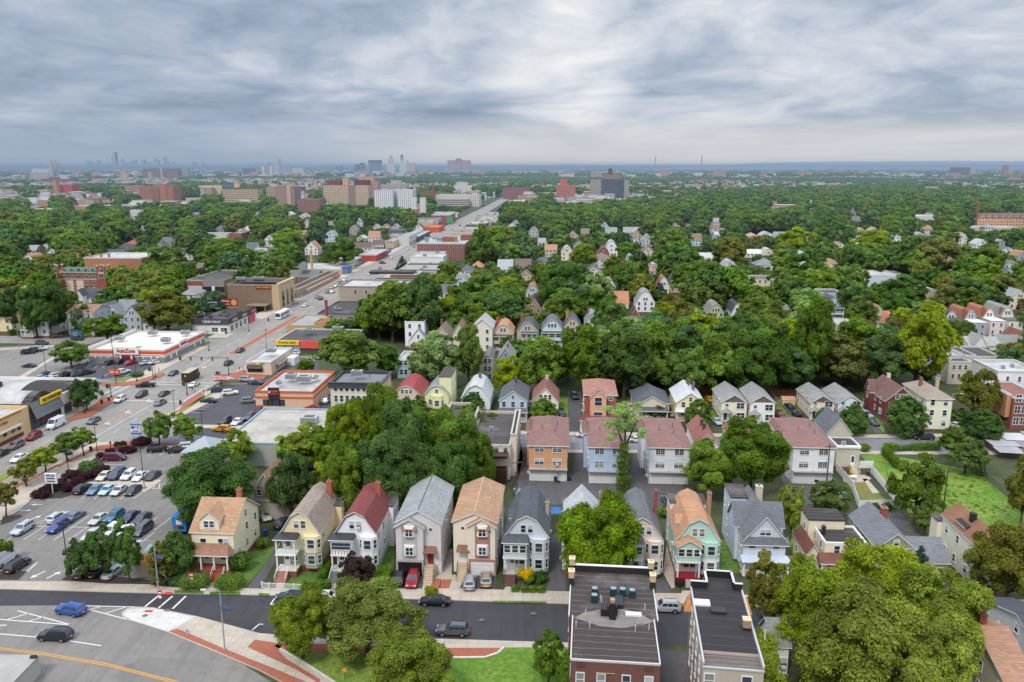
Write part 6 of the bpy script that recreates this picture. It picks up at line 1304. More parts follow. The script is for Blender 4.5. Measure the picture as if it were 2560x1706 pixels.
house('tall red brick house with peach stucco bay and hipped red roof',(22.23,192.29),7.93,14,10,11.61,'hip',wm='b:9c4c3a',rm='r:b0705c',fb=1,fm='b:7d3a30',near=True,win=[('F',2.6,8.6,.9,1.6),('F',2.6,5.4,.9,1.6),('L',3,8,.9,1.5),('L',8,8,.9,1.5),('L',3,5,.9,1.5),('L',8,5,.9,1.5)],boxes=[(-2.6,1.4,-1.6,-.05,9.7,11.9,'gab','c:dba482','r:b0705c','y',[('F',-.6,7.6,1.8,2.1),('F',-.6,4.3,2.2,1.6)])],porch=dict(x=(-5,2.4,3.4),lv=1,h=3.2,col='white',rm='r:7a3c34',base='b:7d3a30',rh=1.2,hipx=1.5,nc=4,z=1))
house('low cream bungalow with dark slate hipped roof',(37.13,202.25),7.22,13,4.58,6.6,'gab',wm='s:dcc6a2',rm='r:565b63',fb=.6,gwin=0,boxes=[(-4.6,4.6,1.2,13,4.3,7.6,'hip','s:dcc6a2','r:565b63')],porch=dict(x=(-3.9,3.9,2),lv=1,h=2.5,col='white',rm='r:565b63',rh=.5,z=.6))
house('pale yellow house with whitish gable roof and two chimneys',(46.84,200.7),7.26,13,5.38,7.99,'gab',wm='s:e6d49a',rm='r:cdced0',gwin=1,ch=[(.6,9.5,7,11.6,'b:7a4a40',.4),(1.6,6.5,7,10.6,'c:66666a',.35)],porch=dict(x=(-3.8,3.6,2),lv=1,h=2.6,col='white',rm='r:cdced0',rh=.4,z=.8))
house('cream house with grey roof and brown gable, left of the white one',(58.38,200.7),6.56,13,5.45,7.52,'gab',wm='s:ebdcc0',rm='r:93928e',fb=.5,gwin=0,gm='r:7a6456',win=twin2_win,porch=dict(x=(-3.2,-.6,1.5),lv=1,h=2.5,col='white',rm='r:93928e',rh=.9,gable=1,z=.5,doorc='p:2c6a70',rail=False))
house('white house with grey roof and brown gable, next to the wire fence',(65.38,199.16),6.22,13,5.85,7.84,'gab',wm='s:ecebe6',rm='r:93928e',fb=.5,gwin=0,gm='r:7a6456',win=twin2_win,porch=dict(x=(-3.2,-.6,1.5),lv=1,h=2.5,col='white',rm='r:93928e',rh=.9,gable=1,z=.5,doorc='p:2c6a70',rail=False))
house('peach house with grey roof and brown gable, right of the wire fence',(82.19,202.25),6.15,13,4.91,6.83,'gab',wm='s:efcfb2',rm='r:93928e',fb=.5,gwin=0,gm='r:7a6456',win=twin2_win,porch=dict(x=(-3.2,-.6,1.5),lv=1,h=2.5,col='white',rm='r:93928e',rh=.9,gable=1,z=.5,doorc='p:2c6a70',rail=False))
house('baby blue house with grey roof and cream gable',(89.56,202.25),6.32,13,4.81,6.77,'gab',wm='s:cfdaea',rm='r:93928e',fb=.5,gwin=0,win=twin2_win,porch=dict(x=(-3.2,-.6,1.5),lv=1,h=2.5,col='white',rm='r:93928e',rh=.9,gable=1,z=.5,doorc='p:2c6a70',rail=False))
house('dark red shingled house with white trim and brown cross gables',(101.88,200.18),8.14,13,5.94,9.69,'gab',wm='s:7c2c2c',rm='r:7d5548',fb=.8,gwin=3,near=True,ch=[(.2,10,7,12.5,'p:d8d2c8',.4)],bay=(-3.2,2.2,.8,5.6,.9),win=[('L',3,1.6,.9,1.5),('L',3,4.6,.9,1.5),('L',9,1.6,.9,1.5),('L',9,4.6,.9,1.5)],boxes=[(-5.3,-4,7,11,6.3,9.4,'gab','s:7c2c2c','r:7d5548','x',[('L',9,4.4,.8,1.4),('L',9,6.6,.6,.8)])])
house('cream three-storey house with shallow tan hipped roof',(108.36,193.92),6.39,14,8.53,10.6,'hip',wm='s:ece2c4',rm='r:a08c78',fb=.4,near=True,nf=2,door='p:e8e8e8',ch=[(-1.5,8,9,12.3,'b:8a5040',.35),(3.2,9,6,11.6,'c:c0b090',.35)])
block('orange brick three-storey apartment building with stacked balconies',(131.46,194.5),[(-3.86,3.86,0,16,0,8.55,'b:8c4436','r:9a5a4e',.4,'white'),(-4.94,-3.88,1,15,3,9,'s:c98a55','r:9a5a4e',.3,'white')],extra=lambda t:balconies(t),cat='apartment block',wins=[('F',2,.05,.5,[1.4,4.4,7.4],1.3,1.9,'pair'),('L',4,0,1,[4.2,7.2],.9,1.3)])
block('plain white three-storey block with white flat roof',(139.06,210.94),[(-5.94,5.94,0,14,0,11.18,'c:e6e6e8','w:dededd',.5,'white')],units=[(-2,5,10.6,.9,.9,.9),(1.5,7,10.6,.9,.9,.9)],wins=[('F',3,.1,.9,[5.5,8.3],.7,1.4),('L',2,0,1,[2.5,6.5],.9,1.5)])
block('pale blue flat-topped row house with white roof',(135.51,242.48),[(-2.21,2.21,0,15,0,7.15,'s:b8d2da','w:dededd',.5,'white'),(2.21,10.58,2,15,0,7.8,'s:b8d2da','w:dededd',.5,'white')],name='house',cat='house',wins=[('F',1,.2,.8,[1.4,4.6],1,1.6),('L',4,0,1,[1.5,4.6],.9,1.5)])
block('beige two-storey flat house with dark roof, behind the plain white block',(138.1,238.15),[(-3.3,3.3,0,18,0,7.23,'s:cdbfae','k:4a4446',.5,'white'),(3.3,13.85,3,18,0,8.2,'s:cdbfae','k:4a4446',.5,'white')],name='house',cat='house',wins=[('F',3,.1,.9,[2,4.8],.8,1.3)])
house('narrow white stepped tower house behind a grey gable',(-35.83,287.28),7.29,9,9.92,0.4,'flat',wm='s:e6e9ea',rm='r:5f6063')
house('grey-roofed white cottage in front of the white tower house',(-34.24,284.27),6.71,8,3.9,8.19,'gab',wm='s:e4e6e6',rm='r:8b8d90',gwin=1)
house('tan house with mottled brown gable, single attic window',(-25.47,279.4),7.56,12,5.51,9.68,'gab',wm='s:cbb598',rm='r:8a7766',gwin=1,ch=[(-1,9,7,11,'b:8a4a3a',.4)])
house('tan house with reddish brown roof beside the mottled one',(-19.11,279.4),4.39,12,7.22,11.02,'gab',wm='s:d8c8ac',rm='r:9c6e52',gwin=0)
house('wide cream house with pale grey low gable',(-10.67,279.4),7.19,13,9.36,12.58,'gab',wm='s:e4dcc8',rm='r:b2b3b1',gwin=0,nf=2)
house('beige house with orange gambrel roof and dark framed attic window',(-3.26,282.3),7.09,12,6.97,10.22,'gam',wm='s:d2bfa4',rm='r:c58452',gwin=2,ch=[(-2.4,7,7,12,'b:9a5040',.5)],porch=dict(x=(-3.6,3.6,1.6),lv=2,h=2.6,col='p:d8c8b0',rm='r:6a4a40',enc='s:d2bfa4',rh=.3,z=.8))
house('taupe house with charcoal gambrel roof',(5.68,287.28),7.8,12,6.57,10.06,'gam',wm='s:bcae9a',rm='r:4d5259',gwin=2,ch=[(-2.4,8,7,12,'b:9a5040',.5)],porch=dict(x=(-2.2,3.6,1.6),lv=2,h=2.6,col='white',rm='r:4d5259',enc='s:cfc6b4',rh=.3,z=.8))
house('pale blue house with grey gambrel roof and two-level white porch',(14.79,288.29),7.46,12,7.42,10.78,'gam',wm='s:c0d6e2',rm='r:66676c',gwin=3,porch=dict(x=(-3.8,3.8,1.8),lv=2,h=2.6,col='white',rm='r:55575c',enc='s:c0d6e2',rh=.3,z=.8))
house('small tan house with black trimmed gambrel front among trees',(23.33,302.14),6.44,11,5.58,8.8,'gam',wm='s:c8b596',rm='r:54565b',gwin=2,trimc='p:2a2a2c',ch=[(-2,7,6,11,'b:c08a6a',.5)])
house('house with silver grey roof and red chimney above a tree',(31.72,308.97),5.9,11,5.44,9.38,'gam',wm='s:d2d6d8',rm='r:8f9a98',gwin=0,ch=[(-1.6,6,6,11,'b:8a3030',.4)])
house('deep blue gable house glimpsed between two green trees',(-2.03,246.95),5.35,11,5.98,9.46,'gab',wm='s:7e9cc0',rm='r:8d8c88',gwin=1,ch=[(.3,4,7,9.5,'p:3a3a3c',.35)])
house('narrow taupe house in the shade of the yellowish tree',(-7.51,238.15),2.56,11,8.2,9.36,'gam',wm='s:b8a792',rm='r:77716c',gwin=0)
block('cyan flat-topped house with white roof among trees',(-34.25,245.44),[(-2.27,2.27,0,12,0,6.11,'s:8fb6c6','w:dcdcda',.5,'white')],name='house',cat='house',wins=[('F',2,.15,.75,[1.2,4.3],1,1.7),('R',3,0,1,[1.2,4.3],.9,1.6)])
house('sage green house with brown gambrel roof',(85.78,330.02),6.86,12,5.62,9.59,'gam',wm='s:b4b88c',rm='r:8a8078',gwin=3,nf=3)
house('white house with black gambrel roof',(97.29,338.12),5.07,13,4.57,8.42,'gam',wm='s:ebebec',rm='r:48484c',gwin=2)
house('small white house with pale green gable',(123.34,351.01),4.38,9,2.68,5.12,'gab',wm='s:dfe6dc',rm='r:9a9c98',gwin=0)
house('turquoise gambrel house with open white porches',(139.78,340.9),6.38,12,5.9,10.53,'gam',wm='s:9cc4d2',rm='r:4f545c',gwin=2,porch=dict(x=(-3.8,3.8,1.8),lv=2,h=2.6,col='white',rm='r:5a6068',rh=.4,z=.8))
block('low white flat-roofed shop beside the turquoise house',(137.94,318.55),[(-4.87,4.87,0,14,0,2.8,'c:d8c8b4','w:dededd',.4,'white')],cat='shop')
house('brown house with orange roof and pale green dormer',(150.71,321.03),10.81,11,3.59,7.19,'gam',axis='x',wm='s:cfc6b8',rm='r:b8693c',dorm=[(-.6,1.2,7,3.4,1.9,4,'r:b8693c','s:b8c4a2',2)])
house('grey-white gambrel house with charcoal roof and tall brick chimney',(177.35,316.1),5.44,15,5.56,9.07,'gam',wm='s:d2d8dc',rm='r:4a4e56',gwin=2,win=[('L',3,4.5,.8,1.3),('L',7,4.5,.8,1.3),('L',11,4.5,.8,1.3)],ch=[(-2.12,1.5,5,10,'b:9a5a44',.5)],boxes=[(-3.12,3.22,-7,-.05,6.2,0,'flat','s:d8d8d8','p:4a4648','y',[('F',-1.6,4,.8,1.4),('F',1.4,4,.8,1.4),('F',-1.6,1.1,.8,1.4),('F',1.4,1.1,.8,1.4),('R',-4,4,.8,1.3)])])
house('grey gambrel house with orange-brown roof, second of the row',(183.08,312.5),4.74,15,6.25,9.97,'gam',wm='s:a6a8b4',rm='r:a8603c',gwin=2,win=[('L',3,4.5,.8,1.3),('L',7,4.5,.8,1.3),('L',11,4.5,.8,1.3)],ch=[(-1.77,1.5,5,10,'b:9a5a44',.5)],boxes=[(-2.77,2.87,-7,-.05,6.2,0,'flat','s:a2a4b0','p:d8d8d6','y',[('F',-1.6,4,.8,1.4),('F',1.4,4,.8,1.4),('F',-1.6,1.1,.8,1.4),('F',1.4,1.1,.8,1.4),('R',-4,4,.8,1.3)])])
house('cream gambrel house with orange roof and pink front wing',(192.54,316.1),4.55,15,6.31,9.97,'gam',wm='s:e6dcc8',rm='r:b06840',gwin=2,win=[('L',3,4.5,.8,1.3),('L',7,4.5,.8,1.3),('L',11,4.5,.8,1.3)],ch=[(-1.67,1.5,5,10,'b:9a5a44',.5)],boxes=[(-2.67,2.77,-7,-.05,6.2,0,'flat','s:e2cfc6','p:d8d8d6','y',[('F',-1.6,4,.8,1.4),('F',1.4,4,.8,1.4),('F',-1.6,1.1,.8,1.4),('F',1.4,1.1,.8,1.4),('R',-4,4,.8,1.3)])])
house('pale cream gambrel house with grey roof, last of the row',(199.9,316.1),4.94,15,7.07,10.82,'gam',wm='s:e8e4cc',rm='r:8e948e',gwin=2,win=[('L',3,4.5,.8,1.3),('L',7,4.5,.8,1.3),('L',11,4.5,.8,1.3)],ch=[(-1.87,1.5,5,10,'b:9a5a44',.5)],boxes=[(-2.87,2.97,-7,-.05,6.2,0,'flat','s:e4dcc6','p:55575a','y',[('F',-1.6,4,.8,1.4),('F',1.4,4,.8,1.4),('F',-1.6,1.1,.8,1.4),('F',1.4,1.1,.8,1.4),('R',-4,4,.8,1.3)])])
house('low white house with charcoal gable turned sideways',(157.74,274.67),11.26,9,2.9,5.92,'gab',axis='x',wm='s:d6dadd',rm='r:4c5058',ch=[(1,6,4,9,'b:8a4434',.4)])
house('white gabled house with grey cross roof',(165.67,271.91),10.71,10,4.63,6.85,'gab',axis='x',wm='s:e4e6e8',rm='r:a2a29c',boxes=[(-4.6,-.8,-2,5,5.6,8.6,'gab','s:e4e6e8','r:a2a29c','y',[('F',-2.6,3.2,.8,1.3)])])
house('white house with weathered grey roof at the picture edge',(178.53,277.49),7.87,10,2.92,6.34,'gab',axis='x',wm='s:dde0e0',rm='r:8a8c86')
house('red brick gabled house at the right edge behind the flat blocks',(189.38,288.29),4.99,10,3.49,6.18,'gab',wm='s:d8cfc8',rm='r:8a4a3a',gwin=1)
house('navy and white gambrel house with orange roof',(9.65,377.81),6.16,11,6.84,10.69,'gam',wm='s:b2bccb',rm='r:b06a4c',sides='R')
house('brown brick-clad house with white flat annex',(8.66,340.66),8.4,11,5.41,9.98,'gam',wm='s:b08a68',rm='r:5c4a46',ch=[(1,7,6,11,'b:8a5040',.45)],sides='R')
house('white dormered house with grey roof turned sideways',(-4.34,492.8),9.28,11,3.44,8.9,'gab',axis='x',wm='s:dfe6ea',rm='r:a9aeb0',ch=[(1,7,6,11,'b:8a5040',.45)],sides='R')
house('grey house with brown roof and two white dormers',(6.65,489.95),9.68,11,4.18,9.61,'gab',axis='x',wm='s:c2c8cc',rm='r:7c655c',sides='R')
house('small yellow house with brown roof',(7.8,460.66),6.77,11,3.23,6.45,'gab',wm='s:dcb870',rm='r:7a665c',sides='R')
house('brick red house with orange hipped roof in the trees',(-22.22,504.5),7.39,11,3.52,6.75,'hip',wm='s:a8705c',rm='r:c27c4e',sides='R')
house('crimson clapboard house with white trim',(64.89,564.61),7.98,11,6.08,10.41,'gam',wm='s:9c2e34',rm='r:6a4a48',ch=[(1,7,6,11,'b:8a5040',.45)],sides='L')
house('white house with pale gable behind the crimson house',(73.25,587.86),9.02,11,7.22,12.62,'gam',wm='s:e6e6e8',rm='r:bcbcba',sides='L')
house('white cottage with grey roof near the crimson house',(52.19,423.65),6.9,11,2.99,6.95,'gam',wm='s:e2e4e4',rm='r:b0b2b2',ch=[(1,7,6,11,'b:8a5040',.45)],sides='L')
house('white house with terracotta gambrel roof and side dormer',(78.94,411.21),5.87,11,4.84,9.97,'gam',wm='s:e8e6e2',rm='r:a86248',sides='L')
house('tan house with slate gambrel and brick chimney',(86.37,415.28),7.72,11,5.2,10.7,'gam',wm='s:c6b294',rm='r:55585f',ch=[(1,7,6,11,'b:8a5040',.45)],sides='L')
house('cream house with plain orange roof',(50.35,361.43),6.47,11,4.58,9.12,'gab',axis='x',wm='s:e4d4b8',rm='r:c27c4a',ch=[(1,7,6,11,'b:8a5040',.45)],sides='L')
house('white gambrel house with dark front skirt roof',(60.79,358.31),8.65,11,5.39,10.74,'gam',wm='s:e4e8ea',rm='r:8f9496',sides='L')
house('dark maroon gable roofed house',(50.77,322.06),5.55,11,3.6,8.97,'gab',wm='s:8a4a40',rm='r:6e4038',sides='L')
house('powder blue gabled house among the trees',(89.39,498.58),7.69,11,3.48,6.18,'gam',wm='s:cfdbe6',rm='r:a6abb0',ch=[(1,7,6,11,'b:8a5040',.45)],sides='L')
house('cream house with slate double gable',(49.24,481.61),10.41,11,3.37,6.35,'gab',wm='s:d9d4c4',rm='r:5a5f68',sides='L')
house('tan house with dark slate roof by the lime tree',(19.94,529.6),8.56,11,4.09,6.47,'hip',wm='s:cdb98c',rm='r:5f6670',sides='R')
house('aqua gambrel house half hidden by a tall tree',(78.87,529.6),5.71,11,4.09,8.58,'gam',wm='s:9fc8c4',rm='r:8f9a98',sides='L')
house('white house with grey roof in the middle of the woods',(107.25,691.87),8.48,11,2.64,5.81,'gab',wm='s:e4e6e8',rm='r:66696e',sides='L')
house('long pale house with twin grey gables',(116.59,765.32),19.88,11,4.66,8.89,'gab',axis='x',wm='s:dcdcd4',rm='r:9a9c98',ch=[(1,7,6,11,'b:8a5040',.45)],sides='L')
house('pale green roofed house beyond the lime trees',(94.67,765.32),11.11,11,4.07,8.66,'gab',axis='x',wm='s:d4d4cc',rm='r:8b9a90',sides='L')
house('lilac and white gambrel house with grey roof',(134.47,489.87),7.84,12,6.03,9.45,'gam',wm='s:d8cfd6',rm='r:a8a8a6',sides='L')
house('white and tan house with grey mansard roof',(162.54,507.75),13.39,12,4.32,7.95,'hip',wm='s:d6d8dc',rm='r:85888c',sides='L')
house('grey-white house with pale roof beside dark trees',(136.75,560.76),13.18,12,2.64,5.9,'gab',axis='x',wm='s:dcdfe2',rm='r:c2c6ca',sides='L')
house('cream house with white roof and yellow gable',(174.83,579.31),13.6,12,3.81,6.46,'gab',axis='x',wm='s:ece6d0',rm='r:d0d0ca',sides='L')
house('cream gambrel house next to a spindly tree',(185.3,574.56),9.17,12,3.78,8.09,'gam',wm='s:e6dcc4',rm='r:bdb9ae',sides='L')
house('peach roofed small house',(220.96,736.77),11.02,12,3.02,6.13,'hip',wm='s:e2d2b8',rm='r:c69468',sides='L')
house('white house with pale grey roof and chimney',(234.71,736.77),12.39,12,3.43,6.85,'gam',wm='s:e0e0de',rm='r:c0c2c4',sides='L')
house('long slate-roofed white house',(249.48,736.77),14.46,12,3.84,6.64,'gab',axis='x',wm='s:d2d8dc',rm='r:8d9498',sides='L')
house('red-roofed house deep in the trees',(192.24,872.45),8.94,12,2.42,4.84,'gab',wm='s:d8d0c8',rm='r:9a3434',sides='L')
house('grey gabled house with dark roof at the right edge',(281.32,448.64),8.47,12,5.55,9.81,'gab',wm='s:cfd2d6',rm='r:5f646c',sides='L')
house('tan gable house with white flat front',(324.36,515.26),9.22,12,3.41,6.33,'gab',wm='s:d8d0c0',rm='r:6c6f74',sides='L')
house('white twin-gable house by the right edge',(363.57,584.14),13.7,12,5.49,8.22,'gab',wm='s:e2e4e8',rm='r:60656c',sides='L')
house('small pale gabled cottage right of the church',(339.45,777.14),8.71,12,3.61,7.21,'gab',wm='s:d8d0bc',rm='r:c0b49c',sides='L')
house('tan gabled cottage beside the pale one',(359.92,794.53),9.64,12,3.24,6.63,'gab',wm='s:d8c4a4',rm='r:c0a47c',sides='L')
house('slate-roofed stone house by the square tower',(396.15,917.33),8.54,12,4.24,10.15,'gab',wm='s:b8b4ac',rm='r:787c82',sides='L')
house('white house with grey gable far to the right',(375.84,736.77),11.02,12,3.43,6.58,'gab',wm='s:dcdcd8',rm='r:b2b2ae',sides='L')
block('tan brick three-storey house with white roof and grey gabled front',(199.4,377.22),[(-4.11,4.11,0,18,0,7.98,'s:bda890','w:d8d8d4',.5,'white')],cat='apartment block',wins=[('L',4,0,1,[2,5,8],.9,1.4)])
block('cream two-storey flat building behind the dark spreading tree',(135.24,426.47),[(-6.65,6.65,0,16,0,6.51,'s:dccfae','k:5a5654',.5,'white')],wins=[('F',4,.05,.95,[1.5,4.5],.9,1.4)])
block('light blue warehouse with curved white roof',(195.72,426.47),[(-7.25,7.25,0,22,0,8.54,'s:c2d0dc','w:d8d8d6',.4,'white')],cat='warehouse')
block('white flat-roofed hall behind the bare branching tree',(223.9,457.55),[(-7.78,7.78,0,30,0,3.48,'c:d2d2ce','w:dededa',.4,'white')],cat='hall')
block('grey three-storey house wall behind the turquoise house',(144.33,353.73),[(-4.7,4.7,0,14,0,10.24,'s:a9abb0','k:4c4c50',.5,'white')],name='house',cat='house')
house('pale blue gabled house with grey cross roof, beside the grey one',(-164.37,321.88),7.55,14,5.91,10.24,'gab',wm='s:c4d4de',rm='r:84868c',gwin=2,boxes=[(-1,5.6,5,13,7.5,11.2,'gab','s:c4d4de','r:84868c','x')])
house('grey gabled house with black shutters and white steps',(-153.32,315.71),7.4,13,7.06,11.06,'gab',wm='s:aeb2ba',rm='r:4f535c',gwin=2,nf=3)
house('pale green house with open porch under large dark trees',(-186.9,306.3),10.17,12,6.62,8.44,'gab',axis='x',wm='s:d0d6cc',rm='r:8b8b88',porch=dict(x=(-5,0,2),lv=1,h=2.6,col='white',rm='r:8b8b88',rh=.5,z=.8))
house('grey three-storey house with teal ground floor annex',(-169.59,307.44),10.56,13,9.82,12.11,'gab',axis='x',wm='s:aab0b4',rm='r:9c6a54',boxes=[(-3.2,1.6,-2.4,-.05,3.4,0,'flat','s:2f6272','k:2e4650','y',[('F',-1.2,1.3,1.2,1)])])
house('tall grey house with narrow gable behind the teal annex',(-172.88,326.99),3.57,14,7.03,9.36,'gab',wm='s:b2b6ba',rm='r:6d6f74',gwin=1)
house('white house with charcoal gambrel roof below the brick apartments',(-206.45,381.01),10.25,12,3.61,7.48,'gam',axis='x',wm='s:dde0e2',rm='r:4a4d56',ch=[(-2.5,6,5,11,'b:8a4434',.5)],boxes=[(-3.5,.6,-3,2,5,8,'gab','s:dde0e2','r:4a4d56','y')])
house('yellow house with tan roof at the left edge',(-204.9,314.5),7.48,12,6.53,8.96,'gab',axis='x',wm='s:e6cf9a',rm='r:c08c64',gwin=1)
house('white garage with dark roof behind the olive tree',(-146.16,315.71),6.18,8,3.29,0.4,'flat',wm='s:d8d8d6',rm='r:3f4248')
house('pale grey house with grey hip roof behind the brick commercial block',(-154.2,374.18),6.98,12,6.49,8.9,'hip',wm='s:d8dadc',rm='r:8f9090')
house('pale mint house with brown roof among trees',(-188.67,486.73),10.52,12,4.53,9.87,'gab',axis='x',wm='s:d8e2dc',rm='r:80706a',ch=[(0,6,5,12,'c:c0b8a8',.4)])
house('grey-green gambrel house behind the brick apartments',(-230.1,486.73),4.88,12,5.29,9.42,'gam',wm='s:c8ccb0',rm='r:5a626a',gwin=1)
house('house with red tiled roof deep in the trees',(-304.72,639.77),12.75,14,4.9,8.73,'hip',wm='s:d8d2c6',rm='r:a84a3c')
house('dark hip-roofed grey house in front of the red-tiled one',(-294.74,603.81),12.52,13,4.17,8.67,'hip',wm='s:a9abad',rm='r:4e5058')
house('white house with solar panels on its roof',(-290.29,575.44),14.15,12,3.99,6.91,'gab',axis='x',wm='s:d9dad8',rm='r:4a5058')
house('white gabled house glimpsed among the left-hand trees',(-369.36,630.4),10.65,12,1.93,5.79,'gab',wm='s:dcdcdc',rm='r:b0aaa6')
block('long white-fronted brick school with grey roofs',(-259.9,685.58),[(-15.46,15.46,0,22,0,8.89,'c:d8d2c6','k:8a8c90',.5,'white'),(15.46,26.29,6,26,0,9.5,'b:9a5a48','k:8a8c90',.5),(-13.92,-6.19,-.4,-.02,0,10.5,'c:d8d2c6','r:b0604c',0)],cat='school')
block('long single-storey auto parts store with grey walls and orange-red band',(-132.1,265.74),[(-13.37,13.37,0,31,0,4.66,'c:7f8288','c:d9cfc0',.5,'white')],extra=lambda t:autostore(t,26.75,31,4.66),units=[(-10,14,5,3,2,1.4),(-3,24,5,3,2,1.4),(8,12,5,3,2,1.4),(9,25,5,3,2,1.4)],name='store',cat='shop')
block('low white corner laundromat with black mansard band',(-121.36,314.1),[(-7.38,7.38,0,30,0,4.27,'c:e0dedb','k:3a3436',0,'k:3a3436')],extra=lambda t:laundry(t,14.76,30,4.27),name='store',cat='shop',wins=[('F',2,.5,1,[1],2.4,1.6,'pair'),('R',6,.05,.95,[.8],2.6,2.2,'pair')])
block('tall windowless taupe bank with arched corner entrance front',(-121.41,368.65),[(-11.91,11.91,0,22,0,12.18,'c:84705f','k:3c3838',.8,'c:9a8672')],extra=lambda t:bank(t,23.82,22,12.18),units=[(-10,12,12.5,4,2.4,1.3),(-2,14,12.5,5,2.4,1.3)],name='bank',cat='bank')
block('red brick commercial building with stone upper panel and garage doors',(-155.67,401.21),[(-9.63,9.63,0,40,0,9.62,'b:8e4a38','k:4a4442',.7,'c:b0a596')],extra=lambda t:brickgarage(t,19.25,40,9.62),units=[(-6,8,9.8,3,2,1.2),(-2,30,9.8,3,2,1.2)],wins=[('R',8,.1,.95,[5.5],1.1,3.2)])
block('single-storey beige brick shop strip past the bank',(-112.01,401.21),[(-2.96,2.96,0,75,0,4.91,'b:a58a74','k:3f3a38',.6,'c:c8b8a0')],bands=[('awning',7,8.4,52,60,3.2,4,'p:a83040'),('signboard',6.6,7.2,4,48,3.6,4.5,'p:c9a088')],name='shop_row',cat='shop',wins=[('F',2,.1,.9,[.6],2.5,2.2,'pair'),('R',14,.02,.98,[.6],3.6,2.2,'pair')])
house('two-storey brick house with grey hip roof above the shop strip',(-121.81,459.44),17.41,14,3.22,6.25,'gab',axis='x',wm='b:8a4c40',rm='r:6d706c',fb=0,sides='R',dorm=[(0,1,8.6,4,1.4,4,'r:6d706c','s:8d9092',3)])
block('long tan building with white roof and chimney beyond the brick house',(-121.7,495.42),[(-16.06,16.06,0,30,0,3.31,'c:c9ad84','w:dededa',.5,'white'),(-5.46,-4.5,4,6.5,0,14,'c:c9a070','c:c9a070',0),(15.41,19.27,0,10,0,4.2,'c:6a7ca0','p:3a5fa0',0)])
block('tan two-storey warehouse building with white roof, right side of the avenue',(-69.22,376.98),[(-13.88,13.88,0,24,0,9.9,'c:a99a8c','w:d8d6d2',.6,'c:8c8078')],cat='warehouse',wins=[('F',4,.2,.95,[6.3],1.1,1.8),('F',2,.5,.9,[1.8],1.1,1.8)])
block('white-roofed shop with red fascia behind the tan warehouse',(-65.23,435.73),[(-16.53,16.53,0,16,0,3.75,'c:e0dcd6','w:d0cecb',.5,'white'),(16.53,26.45,-1,12,0,6.5,'c:b0433c','k:6a4038',.5),(-14.88,9.92,5,14,7.4,8.2,'k:3a3838','k:3a3838',0)],cat='shop')
block('grey single-storey shop with black roof and brick chimney',(-76.04,338.59),[(-8.25,8.25,0,32,0,3.77,'c:8b8d92','k:413c3c',.4,'c:5a5c60'),(-4.29,-3.55,-1.5,.2,0,9.5,'b:8a4434','b:8a4434',0)],units=[(-2,10,4,3,1.5,.5)],cat='shop')
block('tan wedge-shaped low building with patchy grey roof',(-85.44,315.3),[(-5.81,5.81,0,24,0,3.28,'c:b59870','w:b5b5b0',.4,'c:b9a078'),(5.81,19.16,0,9,0,4.6,'c:b59870','k:a05040',.4)],cat='shop')
block('phone shop with yellow sign and red fascia',(-72.27,281.66),[(-13.46,13.46,0,22,0,4.1,'c:50525c','k:4a4646',.4,'white')],extra=lambda t:phoneshop(t,26.91,22,4.1),units=[(-5,12,5,4,2,1.2),(5,16,5,4,2,1.4)],name='store',cat='shop')
block('small beige sandwich shop with black awning and white roof',(-81.83,249.52),[(-4.15,4.15,0,21,0,4.29,'c:dcc6ac','w:e4e4e2',.5,'white')],extra=lambda t:sandwich(t,8.3,21,4.29),units=[(1,9,5.6,3,2,1.2)],name='store',cat='shop')
block('beige doughnut shop with orange-brown stripe and dark sign panel',(-63.33,212.84),[(-8.17,8.17,0,23,0,4.96,'c:dcb99a','w:d5d3d0',.6,'c:c06a48')],extra=lambda t:doughnut(t,16.34,23,4.96),units=[(-2,12,5.4,3,2,1.5),(2.5,10,5.4,4,2,1.5),(-3.5,6,5.4,1.5,1.5,.8),(5,13,5.4,1.2,3,.6)],name='store',cat='shop')
block('broad low pharmacy with stained white roof and blue roof edge',(-52.11,168.85),[(-12.98,12.98,0,26,0,5.5,'c:a9a8a6','w:d0c8ba',.3,'p:93adc0')],units=[(2,16,5.2,4,2.5,1.6),(9,21,5.2,5,.8,.5)],name='store',cat='shop')
block('small silver pavilion with standing-seam pyramid roof',(-69.48,166.51),[(-3.31,3.31,0,8,0,4.16,'c:b0b4ba','m:9a9ea2',0,'c:b0b4ba')],extra=lambda t:pyramid(t,6.63,8,4.16),name='pavilion',cat='pavilion')
furniture_row((-122.76,186.08))
block('red brick apartment house with green tiled front roof and stone arches',(-229.41,419.12),[(-15.64,15.64,0,14,0,11.12,'b:9c4a38','w:d0ccc6',.6,'white'),(-4.69,27.52,14,40,0,17.5,'b:a8704c','w:dcdad6',.6,'white')],extra=lambda t:castle(t,31.27,14,11.12),cat='apartment block',wins=[('F',5,.2,.82,[1.2,4.6,8,11.4],1.9,1.9,'trip'),('R',4,.05,.95,[1.2,4.6,8,11.4],1.2,1.8),('F',1,.02,.18,[1.2,4.6,8,11.4],2,2,'trip'),('F',1,.84,.98,[1.2,4.6,8,11.4],2,2,'trip'),('R',7,.05,.95,[1.2,4.6,8,11.4],1.3,1.8,'pair',1)])
block('long red shop with blue awning and two gabled cream houses behind',(-102.2,563.6),[(-6.16,6.16,0,40,0,4.78,'c:b0403a','w:c8c6c2',.5,'white')],bands=[('awning',9,10.5,20,30,3.5,5,'p:3a62a8')],cat='shop')
house('cream house with brown roof beside the avenue shops',(-117.27,623.3),14.87,12,3.82,7.5,'gab',axis='x',wm='s:dcd2bc',rm='r:6a5650',sides='R')
house('white house with triple gables behind the red shop',(-110.32,657.13),9.85,12,3.13,6.15,'gab',axis='x',wm='s:dcd2bc',rm='r:6a5650',sides='R')
